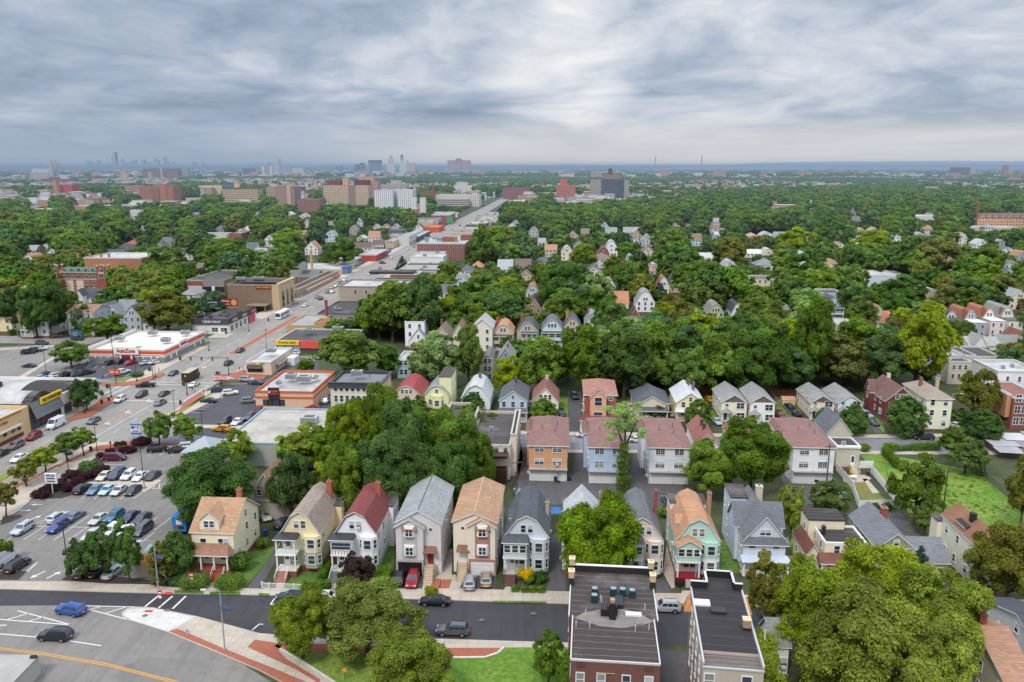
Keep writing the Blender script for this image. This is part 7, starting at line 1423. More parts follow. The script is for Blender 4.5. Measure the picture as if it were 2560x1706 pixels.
block('white and grey shopfront terrace facing the avenue',(-91.57,675.43),[(-4.59,4.59,0,36,0,8.24,'c:c9c6c6','w:b8b8b8',.5,'white')],cat='shop',wins=[('R',9,.05,.95,[.8],2.8,2.2,'pair'),('R',9,.05,.95,[5],1.1,1.6)])
block('beige shopfront with upstairs window and flat roof',(-100.83,657.13),[(-3.58,3.58,0,30,0,5.8,'c:c4b098','w:b8b4ae',.5,'white')],cat='shop',wins=[('F',2,.1,.9,[4.5],1.6,1.8)])
block('slate mansard roofed shop building',(-109.15,748.15),[(-6.85,6.85,0,24,0,7.08,'c:6d7178','k:4c4f56',0,'c:6d7178')],cat='shop')
block('black fronted shops on the far avenue',(-85.4,709.97),[(-2.65,2.65,0,60,0,5.29,'c:55575a','w:c9c9c6',.4,'white'),(-9.02,-2.76,10,50,0,7,'c:c9c4bc','w:c9c9c6',.4)],cat='shop')
block('orange roadside restaurant with bright roof',(-81.7,817.01),[(-7.2,7.2,0,40,0,4.96,'c:c9603c','c:c26a40',.4,'c:c04a30')],cat='restaurant')
block('brick shop with green front on the far avenue',(-82.97,933.78),[(-10.73,10.73,0,50,0,10.64,'b:94503f','w:b9b4ac',.5,'white')],bands=[('signboard',7,14,-.4,-.05,1,9,'p:4a9a62')],cat='shop')
house('white house with red gable beside the orange restaurant',(-95.57,817.01),9.97,12,4.41,8.47,'gab',wm='s:e6e2de',rm='r:8a3c3c')
house('house with silver gable in the row before the avenue',(-139.04,817.01),8.31,11,4.96,8.03,'gab',wm='s:c8ccd0',rm='r:9c9ea0')
house('house with brown gable in the row before the avenue',(-129.07,817.01),8.31,11,4.96,8.47,'gab',wm='s:d2c0a4',rm='r:9c6a54')
house('house with grey gable in the row before the avenue',(-118.99,817.01),8.53,11,4.96,8.47,'gab',wm='s:b4babc',rm='r:90959a')
house('grey cottage showing through gaps in the left-hand woods',(-327.84,1031.72),9.48,11,5.52,8.56,'gab',wm='s:c9cdd0',rm='r:8b9096')
house('white cottage showing through gaps in the left-hand woods',(-280.01,1010.55),9.56,11,6.76,10.01,'gab',wm='s:dfe2e4',rm='r:c2c6c8')
house('tan-roofed cottage showing through gaps in the left-hand woods',(-251.73,970.67),18.38,11,5.21,10.4,'gab',wm='s:d6cfc4',rm='r:a89a78')
house('stone cottage showing through gaps in the left-hand woods',(-153.16,771.83),7.33,11,6.25,10.41,'gab',wm='s:a8a49a',rm='r:8a8680')
house('pale flat cottage showing through gaps in the left-hand woods',(-133.97,709.97),7.72,11,3.37,5.77,'gab',wm='s:d8d6d2',rm='r:c0beba')
block('four-storey red brick apartment block with cluttered white roof',(-50.61,568.26),[(-17.14,17.14,0,42,0,12.4,'b:99503c','w:cfcecb',.6,'white'),(-1.71,8.57,18,24,12,15,'b:99503c','w:cfcecb',.3),(10.28,18.86,30,42,0,15,'b:8c4a3c','k:5a4a44',.5)],units=[(-12,12,12.6,3,3,3),(-4,20,12.6,4,3,2),(6,26,12.6,5,4,2),(10,10,12.6,2,2,2.4),(-8,32,12.6,6,3,1.5)],cat='apartment block',wins=[('F',11,.02,.98,[1.2,4.4,7.6,10.8],1.3,1.7),('L',8,.02,.98,[1.2,4.4,7.6,10.8],1.1,1.6)])
block('eight-storey orange-red brick apartment tower with stepped parapet',(-629.43,1432.17),[(-31.12,31.12,0,30,0,31.08,'f:a8603f','w:cfccc6',1,'f:a8603f'),(6.22,18.67,-1,20,0,34.54,'f:b0683f','c:c9a070',1),(-6.22,6.22,-2.5,-.02,0,29.36,'f:9a5638','c:a8603f',1)],name='apartment_block',cat='apartment block')
block('pinkish long brick block behind the orange brick tower',(-890.17,1903.27),[(-20.67,20.67,0,30,0,21.35,'f:a8786a','w:cfccc6',1,'f:a8786a')],name='apartment_block',cat='apartment block')
block('long tan slab with rows of balcony bands',(-491.98,1466),[(-32.96,32.96,0,24,0,24.85,'g:d2b88a','w:c0c0bc',1,'g:d2b88a'),(-13.19,-5.27,6,14,22,36,'c:d8b070','c:d8b070',.5),(-32.96,32.96,1,22,26,28.5,'c:6a6460','w:c0c0bc',.5)],name='apartment_block',cat='apartment block')
block('yellow hotel with blue end wings',(-730.73,1963.18),[(-28.7,28.7,0,26,0,19.95,'f:e0c080','w:cfccc6',1,'f:e0c080'),(-49.36,-29.27,2,20,0,17,'c:3f6aa8','w:d8d4cc',.5),(29.27,54.52,4,24,0,22,'c:3f6aa8','w:d8d4cc',.5)],name='hotel',cat='hotel')
block('pair of joined maroon brick slabs far to the left',(-1755.94,4066.95),[(-92.03,92.03,0,24,0,54.29,'f:8a4c4c','c:a06058',1,'f:8a4c4c'),(1.84,7.36,-1,10,0,56.1,'c:c8ccd4','c:c8ccd4',.5),(92.03,132.52,20,40,0,54.29,'f:8d9094','c:9a9a9c',.5)],name='apartment_block',cat='apartment block')
block('long low dark red brick block far to the left',(-1571.11,2813.49),[(-54.61,54.61,0,30,0,23.29,'f:7a4a4c','w:cfccc6',1,'f:7a4a4c'),(5.46,27.31,5,20,20,34,'c:c0bcb8','w:d0d0d0',.5)],name='apartment_block',cat='apartment block')
block('stepped beige office block in the left-hand haze',(-1537.91,3230.2),[(-33.07,33.07,0,26,0,22.9,'f:b8a088','w:cfccc6',1,'f:b8a088'),(-19.84,6.61,4,18,20,42,'c:b8a088','c:b8a088',.5),(-52.91,-33.07,2,20,0,18,'f:a08878','c:a09890',.5)],name='office_block',cat='office block')
block('dark purple-brown cube tower beyond the hotel',(-1650.42,5096.7),[(-34.7,34.7,0,40,0,51.32,'f:5f4a58','w:cfccc6',1,'f:5f4a58')],name='office_block',cat='office block')
block('pinkish brown slab with pale vertical corner piers',(-380.64,1357.7),[(-15.94,15.94,0,34,0,32.36,'f:a07a68','w:cfccc6',1,'f:a07a68'),(3.19,10.2,-1.5,-.02,0,35.3,'c:c9a898','c:c9a898',.5),(-33.15,-16.25,4,26,0,32.36,'f:a88a74','w:b8aea4',.5),(-25.5,-17.53,6,20,32.36,36.78,'c:cdb694','c:cdb694',.5)],name='apartment_block',cat='apartment block')
block('brick block with white balconies beside the pier-cornered slab',(-425.86,1640.13),[(-13.54,13.54,0,24,0,18.88,'f:8a4c40','w:cfccc6',1,'f:8a4c40'),(-5.96,5.42,-1,-.02,0,16.92,'g:d8d6d2','c:d8d6d2',.5),(-5.42,2.71,6,18,19.53,24.74,'c:5c4038','c:5c4038',.5)],name='apartment_block',cat='apartment block')
block('five-storey brick block at the edge of the woods',(-295.74,1174.13),[(-16.43,16.43,0,30,0,19.06,'f:8f5c50','w:cfccc6',1,'f:8f5c50')],name='apartment_block',cat='apartment block')
block('wide tan brick apartment tower with brown penthouses',(-278.71,1357.7),[(-38.5,38.5,0,36,0,35.04,'f:c0a07c','w:cfccc6',1,'f:c0a07c'),(-32.34,-7.7,3,24,35.04,43.01,'c:7a4a40','c:8a7a70',.5),(-5.39,3.85,2,14,35.04,46.19,'c:c8a880','c:c8a880',.5),(13.86,36.96,3,24,35.04,43.01,'c:6a3f38','c:7a6a60',.5),(4.62,15.4,-1.2,-.02,0,35.04,'f:8f7a66','c:b09070',.5),(-49.28,-39.27,30,50,0,35.04,'f:7c4a42','c:7c4a42',.5)],name='apartment_block',cat='apartment block')
block('salmon brick tower rising behind the wide tan tower',(-305.01,1707.64),[(-22.65,22.65,0,30,0,34.92,'f:b87a66','w:cfccc6',1,'f:b87a66'),(-18.12,13.59,2,20,31.75,44.45,'f:c88a74','c:c88a74',.5)],name='apartment_block',cat='apartment block')
block('white apartment tower, left one of the white twins',(-198.68,1251.38),[(-15.12,15.12,0,28,0,29.55,'f:ddd8cc','w:cfccc6',1,'f:ddd8cc'),(15.12,22.68,14,30,0,30.84,'c:c9c4b8','c:c9c4b8',.5)],name='apartment_block',cat='apartment block')
block('white apartment tower, right one of the white twins',(-165.06,1251.38),[(-12.26,12.26,0,28,0,30.21,'f:ddd8cc','w:cfccc6',1,'f:ddd8cc')],name='apartment_block',cat='apartment block')
block('grey-beige tower with rooftop pavilion behind the white twins',(-266.91,1833.3),[(-29.13,29.13,0,28,0,25.41,'f:a89a8e','w:cfccc6',1,'f:a89a8e'),(-8.74,14.56,5,20,23.82,34.93,'f:b0a498','c:e0e0de',.5)],name='apartment_block',cat='apartment block')
block('long brick and white school with tall red chimney stack',(-90.73,1339.36),[(-36.28,36.28,0,40,0,19.91,'f:c9bdb0','w:e0dedb',1,'f:c9bdb0'),(-40.63,-37.73,-4,-1,0,38,'b:94483a','b:94483a',0),(-59.5,-40.63,6,36,0,24,'b:8e4c3e','k:6a5a54',.5),(-29.02,21.77,-30,-4,0,14,'g:b9b2a8','w:c9c6c0',.5)],name='school',cat='school')
block('white modern stepped office block above the school',(-119,1978.75),[(-24.15,24.15,0,40,0,19.58,'c:d2cfc8','w:cfccc6',1,'c:d2cfc8'),(-16.9,7.24,5,30,18.36,28.15,'c:c8c2ba','c:c8c2ba',.5),(24.15,37.67,5,35,0,20.81,'g:cfd4da','c:d2d2d0',.5)],name='office_block',cat='office block')
block('grey stone gabled church hall by the avenue',(-132.39,1152.23),[(-10.09,10.09,0,30,0,12.29,'c:a89c98','r:8a7d7a',1,'c:a89c98'),(-10.09,-4.04,-1,8,0,22,'c:d8d4cc','c:d8d4cc',.5),(1.01,9.09,-1,8,0,22,'c:d8d4cc','c:d8d4cc',.5)],name='church_hall',cat='church')
block('six-storey red brick apartments with fire escapes by the far avenue',(9,1658.02),[(-27.8,27.8,0,36,0,22.21,'f:8f4c44','w:c8b0a8',1,'f:8f4c44')],name='apartment_block',cat='apartment block')
block('yellow canopied filling station on the far avenue',(16.59,1500.37),[(-15.69,15.69,0,14,0,2.69,'c:d8b83c','c:e0c860',.3,'c:d8b83c')],name='filling_station',cat='filling station')
block('plain red brick tower standing alone in the woods',(94.28,1418.37),[(-16.38,16.38,0,22,0,33.16,'f:b4604c','w:cfccc6',1,'f:b4604c'),(-9.83,1.64,4,14,31.09,43.53,'c:bc6a54','c:bc6a54',.5)],name='apartment_block',cat='apartment block')
block('wide grey tower with dark balcony bands and crown',(187.14,1553.14),[(-36.87,36.87,0,26,0,39.69,'f:9a8f86','w:cfccc6',1,'f:9a8f86'),(-16.22,26.55,-1.6,-.02,0,41.5,'g:50545c','c:50545c',.5),(-11.06,18.43,4,20,39.69,50.52,'c:8a7c74','c:9a8a80',.5),(-2.95,4.42,6,12,50.52,61.35,'c:6a4a44','c:6a4a44',0)],name='apartment_block',cat='apartment block')
block('low brown brick building at the foot of the grey tower',(134.5,1451.03),[(-10.99,10.99,0,24,0,8.24,'b:a07060','w:c9c2ba',.5,'b:a07060')])
block('dark brown tower among trees far to the right',(2465.11,4463.09),[(-43.41,43.41,0,40,0,59.39,'f:6e4646','w:cfccc6',1,'f:6e4646')],name='apartment_block',cat='apartment block')
block('red brick church with square tower far to the right',(2517.34,4066.21),[(-35.51,35.51,0,40,0,25.65,'b:a06a5c','c:a07a6c',.5,'b:a06a5c'),(-60.37,-37.64,0,18,0,70,'b:a5705f','c:a5705f',.5)],name='church',cat='church')
block('long peach mill building with gabled dormers',(532.42,866.09),[(-29.64,29.64,0,26,0,12.16,'f:cf9a6c','r:7a5450',0,'f:cf9a6c'),(-33.19,-30.82,-2,1,0,27,'b:7d4a40','b:7d4a40',0)],extra=lambda t:mill(t,59.27,26,12.16),name='mill',cat='mill')
block('white church steeple with orange cap among the right-hand trees',(505.33,1007.86),[(-2.25,2.25,0,5,0,5.94,'c:dedad2','c:c0603a',0,'c:dedad2')],extra=lambda t:steeple(t,4.5,5.94,"c:c0603a"),name='steeple',cat='steeple')
block('stone square tower with grey pyramid roof',(415.34,980.25),[(-3,3,0,6,0,10.47,'c:b8a890','r:70757c',0,'c:b8a890')],extra=lambda t:steeple(t,6.01,10.47,"r:70757c"),name='tower',cat='tower')
block('tall white mast-like tower with red roofed building behind',(420.39,1135.55),[(-.84,.84,0,2,0,18.72,'c:e4e2de','c:e4e2de',0,'c:e4e2de')],extra=lambda t:steeple(t,1.68,18.72,"c:b06a4c"),name='tower',cat='tower')
block('tan chapel tower poking above the woods',(423.49,1299.7),[(-4.33,4.33,0,8,0,10.7,'c:b8987c','c:b8987c',.5,'c:b8987c')],name='tower',cat='tower')
block('long white industrial roofs in front of the mill',(487.43,941.52),[(-13.13,13.13,0,40,0,8.68,'c:dcd6cc','w:e0e0dc',.5,'white'),(13.13,31.51,5,40,0,11,'c:c9c2b8','w:d8d6d2',.5)],name='factory',cat='factory')
block('wide pale roof among trees before the mill',(496.22,831.7),[(-31.02,31.02,0,30,0,3.85,'c:c9bca8','w:cfccc4',.5,'c:c9bca8')],name='warehouse',cat='warehouse')
block('low white hall roofs in the right woods',(1182.66,2283.76),[(-30.55,30.55,0,60,0,8.28,'c:d0ccc4','w:e2e2e0',.5,'c:d0ccc4')],name='hall',cat='hall')
block('white and blue low school building among the left-hand trees',(-762.58,1304.11),[(-23.29,23.29,0,30,0,6.07,'g:b9ccd8','w:d8d8d6',.8,'g:b9ccd8'),(-20.96,-6.99,2,14,8,16,'c:d8d8d8','w:e4e4e2',.5),(20.96,30.27,0,20,0,13,'c:c8a078','c:c8a078',.5)])
block('long grey-white low roofs at the left edge',(-1023.23,1651.01),[(-30.53,30.53,0,60,0,7,'c:a8acb2','w:c2c4c8',.8,'c:a8acb2')])
block('grey office with red hipped roof and tan tower',(-1004.14,1768.26),[(-33.26,33.26,0,40,0,9.36,'c:b0aeb0','w:c4c4c4',.8,'c:b0aeb0'),(0,7.98,5,20,0,36,'c:c08060','c:c08060',.5),(7.98,33.26,20,50,0,26,'c:b04a44','c:b04a44',.5)])
block('blue-grey three-storey office in the left',(-1112.38,2060.41),[(-17.28,17.28,0,30,0,13.6,'f:98a0ac','c:a8acb2',.8,'f:98a0ac')])
block('brick terrace with white roofs left of the orange tower',(-880.86,1707.64),[(-17.78,17.78,0,34,0,10.85,'f:a06858','w:d2cec8',.8,'f:a06858'),(24.9,39.12,0,30,0,16,'f:8a4a40','w:d0ccc8',.5)])
block('brick flats with broad white roofs below the terrace',(-707.29,1376.54),[(-37.06,37.06,0,40,0,9.15,'c:b8907c','w:dad6d0',.8,'c:b8907c'),(-14.83,7.41,-6,20,0,14,'f:a07060','w:d8d4ce',.5)])
block('long brown roof in the left-hand woods',(-637.19,1193.99),[(-16.1,16.1,0,30,0,6.37,'b:8a5a4c','c:a07c6c',.8,'b:8a5a4c')])
block('white flat commercial roofs at the foot of the orange tower',(-601.4,1270.65),[(-17.98,17.98,0,36,0,6.77,'c:d0ccc8','w:dcdad8',.8,'c:d0ccc8'),(0,21.58,6,30,0,13,'c:d8d4cc','k:5a5654',.5)])
block('brick house block with white roof deep in the left-hand trees',(-464.62,980.35),[(-9.61,9.61,0,20,0,4.6,'b:9c6a5c','w:d8d4d0',.8,'b:9c6a5c')])
block('white-roofed building behind the left-hand treetops',(-405.47,1031.72),[(-11.5,11.5,0,24,0,6.9,'c:a8949c','w:c9ced8',.8,'c:a8949c')])
block('timbered flats with gables below the yellow hotel',(-610.69,1548.23),[(-26.04,26.04,0,24,0,6.16,'c:c8bcae','r:8d8a84',.8,'c:c8bcae')])
block('flat white building by the tan banded slab',(-570.05,1395.91),[(-14.1,14.1,0,24,0,4.64,'c:d8d2cc','w:dcdad8',.8,'c:d8d2cc')])
block('domed grey hall in front of the maroon slabs',(-1331.62,3034.84),[(-40.64,40.64,0,40,0,14.76,'c:b0a89c','c:b4b0a4',.8,'c:b0a89c'),(-28.45,-16.26,3,12,15,46,'c:a8a094','c:a8a094',0)])
block('slim grey tower left of the maroon slabs',(-2247.18,4851.18),[(-15.23,15.23,0,30,0,41.26,'f:b4bac4','c:c0c4cc',.8,'f:b4bac4')])
block('huge grey stone cathedral with twin towers, hazy on the left horizon',(-2362.27,4066.95),[(-48.91,48.91,0,60,0,36.23,'c:a8a4a4','r:9aa09a',.5,'c:a8a4a4')],extra=lambda t:cathedral(t,97.83,60,36.23),name='cathedral',cat='cathedral')
block('blue-green glass office slab in the distant downtown',(-1149.39,6821.4),[(-52.25,52.25,0,40,0,115.62,'g:6f8aa0','w:cfccc6',1,'g:6f8aa0')],name='skyscraper',cat='skyscraper')
block('dark blue tower, left of the glass slab',(-1214.56,6389.23),[(-17.04,17.04,0,40,0,79.24,'g:4c5f7a','w:cfccc6',1,'g:4c5f7a')],name='skyscraper',cat='skyscraper')
block('dark blue tower touching the glass slab side',(-1177.45,6389.23),[(-16.18,16.18,0,40,0,90.88,'g:56697f','w:cfccc6',1,'g:56697f')],name='skyscraper',cat='skyscraper')
block('slender pinkish stepped tower on a white base downtown',(-873.75,5868.53),[(-26.61,26.61,0,40,0,78.16,'f:c8d0dc','w:cfccc6',1,'f:c8d0dc'),(-15.97,15.97,5,30,60,122,'f:c8b0ac','c:c8b0ac',0),(-8.51,8.51,10,24,122,140,'c:c0a8a4','c:c0a8a4',0)],name='skyscraper',cat='skyscraper')
block('white tower with dark pointed cap downtown',(-756.53,5670.42),[(-27.2,27.2,0,40,0,103.57,'f:d0d6e0','w:cfccc6',1,'f:d0d6e0'),(-21.76,0,6,26,90,128,'f:9aa0b0','c:6a6f80',0),(-16.32,-5.44,10,20,128,144,'c:5f6474','c:5f6474',0)],name='skyscraper',cat='skyscraper')
block('short pink block beside the white cap tower',(-741.72,6008.45),[(-26.84,26.84,0,40,0,86.27,'f:c8a8ac','w:cfccc6',1,'f:c8a8ac')],name='skyscraper',cat='skyscraper')
block('broad salmon slab tower standing apart on the skyline',(-497.69,7648.89),[(-108.01,108.01,0,40,0,119.66,'f:b88a88','w:cfccc6',1,'f:b88a88'),(-30.24,25.92,-4,10,0,135.83,'f:b88078','c:b88078',0)],name='skyscraper',cat='skyscraper')
block('purple-brown cube office in front of downtown',(-1557.42,7316.12),[(-29.29,29.29,0,40,0,64.01,'f:6a6a80','w:cfccc6',1,'f:6a6a80')],name='skyscraper',cat='skyscraper')
block('white office with orange base, far centre',(-1460.42,4851.18),[(-31.71,31.71,0,40,0,66.58,'f:d0ccd0','w:cfccc6',1,'f:d0ccd0'),(-12.69,12.69,-6,10,0,73.07,'f:b08a86','c:b08a86',0)],name='skyscraper',cat='skyscraper')
block('tan tower in the far office cluster',(-1739.12,6008.45),[(-22.04,22.04,0,40,0,72.19,'f:c8b4a8','w:cfccc6',1,'f:c8b4a8')],name='skyscraper',cat='skyscraper')
block('white banded office in the far cluster',(-1577.53,5670.42),[(-41.99,41.99,0,40,0,62.98,'g:b8c0d0','w:cfccc6',1,'g:b8c0d0')],name='skyscraper',cat='skyscraper')
block('low pale office block at the end of the cluster',(-1414.46,5368.31),[(-36.9,36.9,0,40,0,54.74,'f:c8bcb8','w:cfccc6',1,'f:c8bcb8')],name='skyscraper',cat='skyscraper')
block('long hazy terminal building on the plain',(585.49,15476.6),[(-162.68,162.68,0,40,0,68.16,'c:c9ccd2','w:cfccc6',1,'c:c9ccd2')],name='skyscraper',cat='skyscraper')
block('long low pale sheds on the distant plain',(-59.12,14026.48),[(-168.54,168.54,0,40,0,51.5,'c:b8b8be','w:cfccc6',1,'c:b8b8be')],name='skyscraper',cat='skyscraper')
OLD=mat('asphalt_old','7f7a74','asphalt',.9,.13,.5,run=-20,crk=.4,crack=.17,patch=.3)
AVE=mat('asphalt_avenue','8d8881','asphalt',.9,.1,.5,run=-3.6,crk=.25)
NEW=mat('asphalt_new','3d3b3f','asphalt',.85,.12,.5,run=86,crk=.15)
LOT=mat('asphalt_lot','7b7671','asphalt',.9,.1,.5,run=40,crack=.1)
DRV=mat('asphalt_drive','575557','asphalt',.9,.14,.5,run=-3.6)
BLK=mat('asphalt_black','4c4a50','asphalt',.9,.1,.5,run=0,crk=.1)
CON=mat('concrete','b9ac9c','concrete',.9,.1)
CNW=mat('concrete_new','cbc8c3','concrete',.9,.05)
BRK=mat('brick_paving','a4604a','pavebrick',.9,.15)
GRS=mat('grass','52762a','grass',.95,.2,dry='6c8a34')
GRB=mat('grass_bright','628c22','grass',.95,.2,dry='8f9a45')
GRD=mat('grass_dry','6f7a34','grass',.95,.2,dry='94804e')
MUL=mat('mulch','3a322e','plain',.95,.3,2)
SOI=mat('soil','8a7660','plain',.95,.2,1)
YEL=mat('road_paint_yellow','d89a3a','plain',.7,.2,2)
WHT=mat('road_paint_white','d8d6d0','plain',.7,.14,2)
sheet('avenue_road',[[(-125.3,103.1),(-100.3,101.5),(-79.9,425.9),(-104.9,427.4)],[(-104.9,427.4),(-81.4,426.0),(-32.4,1204.4),(-55.9,1205.9)],[(-54.4,1205.8),(-34.4,1204.5),(22.1,2102.8),(2.1,2104.0)]],AVE,0.02,'structure',None)
sheet('side_street',[[(-405.6,241.4),(-117.7,223.3),(-116.9,236.8),(-404.8,254.9)],[(-401.3,309.8),(-113.4,291.7),(-112.6,304.7),(-400.5,322.8)],[(-395.8,397.6),(-107.9,379.5),(-107.1,391.5),(-395.1,409.6)],[(-82.9,378.0),(43.3,370.0),(43.9,380.0),(-82.3,387.9)]],AVE,0.022,'structure',None)
sheet('middle_street',[[(-95.1,184.8),(10.4,181.1),(14.3,179.8),(84.4,179.1),(341.7,174.9),(342.3,184.9),(102.0,188.2),(84.9,187.4),(13.9,189.7),(-94.4,196.3)]],mat('asphalt_middle','7d7c80','asphalt',.9,.1,.5,run=86),0.024,'structure',None)
sheet('dark_street',[[(-94.2,116.0),(-81.7,115.6),(-58.4,114.4),(-30.1,113.4),(8.1,111.2),(67.0,109.4),(197.0,105.8),(196.3,94.9),(21.0,100.4),(5.1,101.1),(-21.0,102.4),(-32.9,102.7),(-36.3,103.1),(-47.1,107.5),(-54.9,110.2),(-57.6,110.5),(-66.1,111.0),(-78.7,110.8),(-90.3,110.6)]],NEW,0.026,'structure',None)
sheet('plaza_road',[[(-90.3,110.6),(-78.7,110.8),(-66.1,111.0),(-57.6,110.5),(-54.9,110.2),(-33.5,93.8),(-26.0,88.3),(-25.7,80.2),(-68.3,80.2)]],OLD,0.022,'structure',None)
sheet('plaza_pavement',[[(-47.1,107.7),(-54.9,110.2),(-57.5,110.4),(-58.7,109.9),(-59.0,108.7),(-58.4,107.7),(-56.8,106.7),(-49.8,103.6),(-41.5,99.0),(-33.7,94.6),(-29.9,92.0),(-26.2,89.2),(-17.3,82.7),(7.0,88.3),(8.1,101.0),(5.1,101.1),(-21.0,102.5),(-32.9,102.8),(-36.4,103.3)]],CON,0,'structure',0.14)
sheet('new_concrete',[[(-47.5,107.5),(-54.7,109.8),(-57.2,109.9),(-58.3,109.4),(-58.5,108.4),(-58.0,107.7),(-56.6,106.8),(-49.8,103.7)]],CNW,0.145,'structure',None)
sheet('brick_paving',[[(-49.8,103.8),(-48.7,104.4),(-39.3,99.0),(-31.7,94.9),(-24.8,91.0),(-20.1,88.1),(-20.1,85.8),(-29.9,92.1),(-33.7,94.7),(-41.5,99.2)],[(-36.6,101.7),(-32.3,100.6),(-32.5,99.0),(-30.7,97.0),(-25.2,92.7),(-25.0,91.7),(-29.1,94.9),(-37.1,99.9)],[(-33.5,100.2),(-32.8,100.8),(-20.6,100.5),(-8.9,99.7),(-1.2,99.7),(-2.0,98.4),(-3.7,97.3),(-8.4,97.3),(-8.9,94.3),(-10.8,94.9),(-20.2,98.2),(-27.9,98.6),(-32.4,99.4)]],BRK,0.15,'structure',None)
sheet('lawn',[[(-32.2,99.3),(-27.9,98.6),(-20.2,98.3),(-10.8,95.0),(-9.0,94.3),(-8.4,97.3),(-3.7,97.3),(-1.9,98.4),(-1.0,99.8),(7.9,99.8),(7.1,88.3),(-17.7,88.3),(-23.5,92.3),(-28.4,96.2)]],GRB,0.155,'structure',None)
sheet('lawn_kerb',stripe([(-32.42,99.46),(-28.16,96.17),(-23.46,92.24),(-19.27,88.57)],.35),CNW,.1,'structure',.14)
sheet('lawn_kerb',stripe([(-8.90,94.30),(-8.40,97.41),(-3.70,97.48),(-1.91,98.53),(-1.12,99.90)],.35),CNW,.1,'structure',.14)
sheet('north_pavement',[[(-95.9,118.4),(-83.3,118.1),(-73.5,118.0),(-59.1,117.0),(-54.3,116.2),(-30.6,115.4),(-9.4,115.8),(8.2,114.9),(67.2,112.8),(197.2,108.8),(197.0,105.8),(67.0,109.4),(8.1,111.3),(-30.1,113.5),(-58.5,114.5),(-81.7,115.7),(-94.3,116.1)]],CON,0,'structure',0.14)
sheet('verge',[[(-53.7,115.2),(-49.0,115.0),(-48.6,114.1),(-53.3,114.3)],[(-47.9,114.8),(-43.0,114.6),(-42.7,113.8),(-47.6,113.9)],[(-40.0,114.4),(-38.3,114.2),(-38.1,113.5),(-39.8,113.6)],[(-37.3,114.2),(-33.4,114.0),(-33.2,113.3),(-37.1,113.4)],[(-33.0,114.1),(-24.5,113.9),(-24.3,113.0),(-32.7,113.2)],[(-3.0,112.1),(5.3,111.9),(5.3,111.3),(-3.0,111.5)],[(25.3,111.3),(26.8,111.3),(26.6,110.3),(25.1,110.4)],[(71.7,110.0),(78.0,110.0),(77.4,109.1),(71.1,109.1)]],GRS,0.15,'structure',None)
sheet('crossing_pad',[[(-55.7,109.4),(-54.5,109.4),(-54.4,108.8),(-55.6,108.8)],[(-54.9,114.6),(-53.7,114.6),(-53.5,113.8),(-54.8,113.8)]],paint('c0392e',.8),0.16,'structure',None)
sheet('parking_lot',[[(-93.4,118.4),(-83.3,118.2),(-73.4,118.1),(-58.4,117.1),(-55.9,118.7),(-61.9,132.9),(-62.0,143.9),(-63.3,150.4),(-75.7,172.7),(-73.2,171.4),(-78.0,183.6),(-88.1,182.3),(-91.9,179.8),(-93.1,176.1),(-94.3,172.9),(-94.4,166.1),(-94.8,151.5),(-97.3,150.4),(-96.3,144.6),(-97.3,140.5),(-101.1,129.3)]],LOT,0.028,'structure',None)
sheet('planting_bed',[[(-85.2,121.2),(-83.8,121.4),(-80.8,121.3),(-80.5,118.4),(-83.5,118.4)],[(-73.4,118.3),(-73.3,119.9),(-64.0,119.4),(-58.9,118.4),(-58.3,117.0),(-65.4,117.2)],[(-96.1,138.6),(-98.0,142.5),(-95.2,143.3),(-94.1,142.5),(-95.1,139.8)],[(-97.0,150.5),(-98.4,154.3),(-93.4,159.1),(-90.4,157.5),(-89.8,153.1),(-91.5,151.0)],[(-68.8,149.6),(-69.4,151.5),(-67.0,152.7),(-66.7,150.0),(-67.4,149.0)],[(-94.9,158.3),(-97.0,165.2),(-96.2,175.6),(-90.1,167.0),(-89.9,160.0),(-91.9,158.7)]],MUL,0,'structure',0.16)
sheet('parking_island',[[(-90.6,157.9),(-91.0,159.6),(-75.3,161.0),(-75.2,159.8),(-75.9,154.3),(-76.7,154.4),(-77.6,156.7),(-88.2,156.7)]],CON,0,'structure',0.15)
sheet('avenue_pavement',[[(-100.8,132.9),(-101.2,146.7),(-104.6,156.9),(-102.6,182.8),(-100.6,185.0),(-92.6,184.5),(-78.1,183.8),(-88.3,182.8),(-92.1,180.2),(-93.1,176.3),(-94.4,173.1),(-94.5,166.3),(-94.8,151.6),(-97.4,151.0),(-96.5,144.9),(-97.5,140.8),(-98.8,129.9)]],CON,0,'structure',0.14)
sheet('brick_corner',[[(-99.9,182.4),(-98.0,183.2),(-93.0,185.9),(-89.4,184.5),(-78.2,184.3),(-78.0,183.6),(-88.3,182.7),(-92.5,181.1),(-93.8,178.1),(-98.6,178.6),(-100.3,174.1),(-100.8,171.0),(-101.6,168.3),(-102.5,169.5)],[(-106.3,154.9),(-104.4,160.2),(-102.9,170.2),(-102.1,169.3),(-103.2,160.8),(-104.4,151.8)]],BRK,0.15,'structure',None)
sheet('west_pavement',[[(-125.0,108.1),(-117.8,221.8),(-120.2,223.5),(-125.8,223.8),(-133.0,108.6)],[(-116.7,238.8),(-113.5,290.7),(-121.0,291.2),(-121.2,239.1)],[(-120.0,306.1),(-112.5,305.7),(-107.9,378.5),(-115.4,379.0)],[(-112.6,392.8),(-107.1,392.5),(-87.3,706.9),(-92.8,707.2)]],CON,0,'structure',0.14)
sheet('east_pavement',[[(-94.2,198.3),(-92.3,229.2),(-90.1,231.1),(-83.7,230.7),(-90.7,198.1)],[(-91.3,244.2),(-83.0,377.0),(-77.5,376.6),(-85.9,243.9)],[(-83.7,390.0),(-77.7,389.6),(-57.8,705.0),(-63.8,705.4)]],CON,0,'structure',0.14)
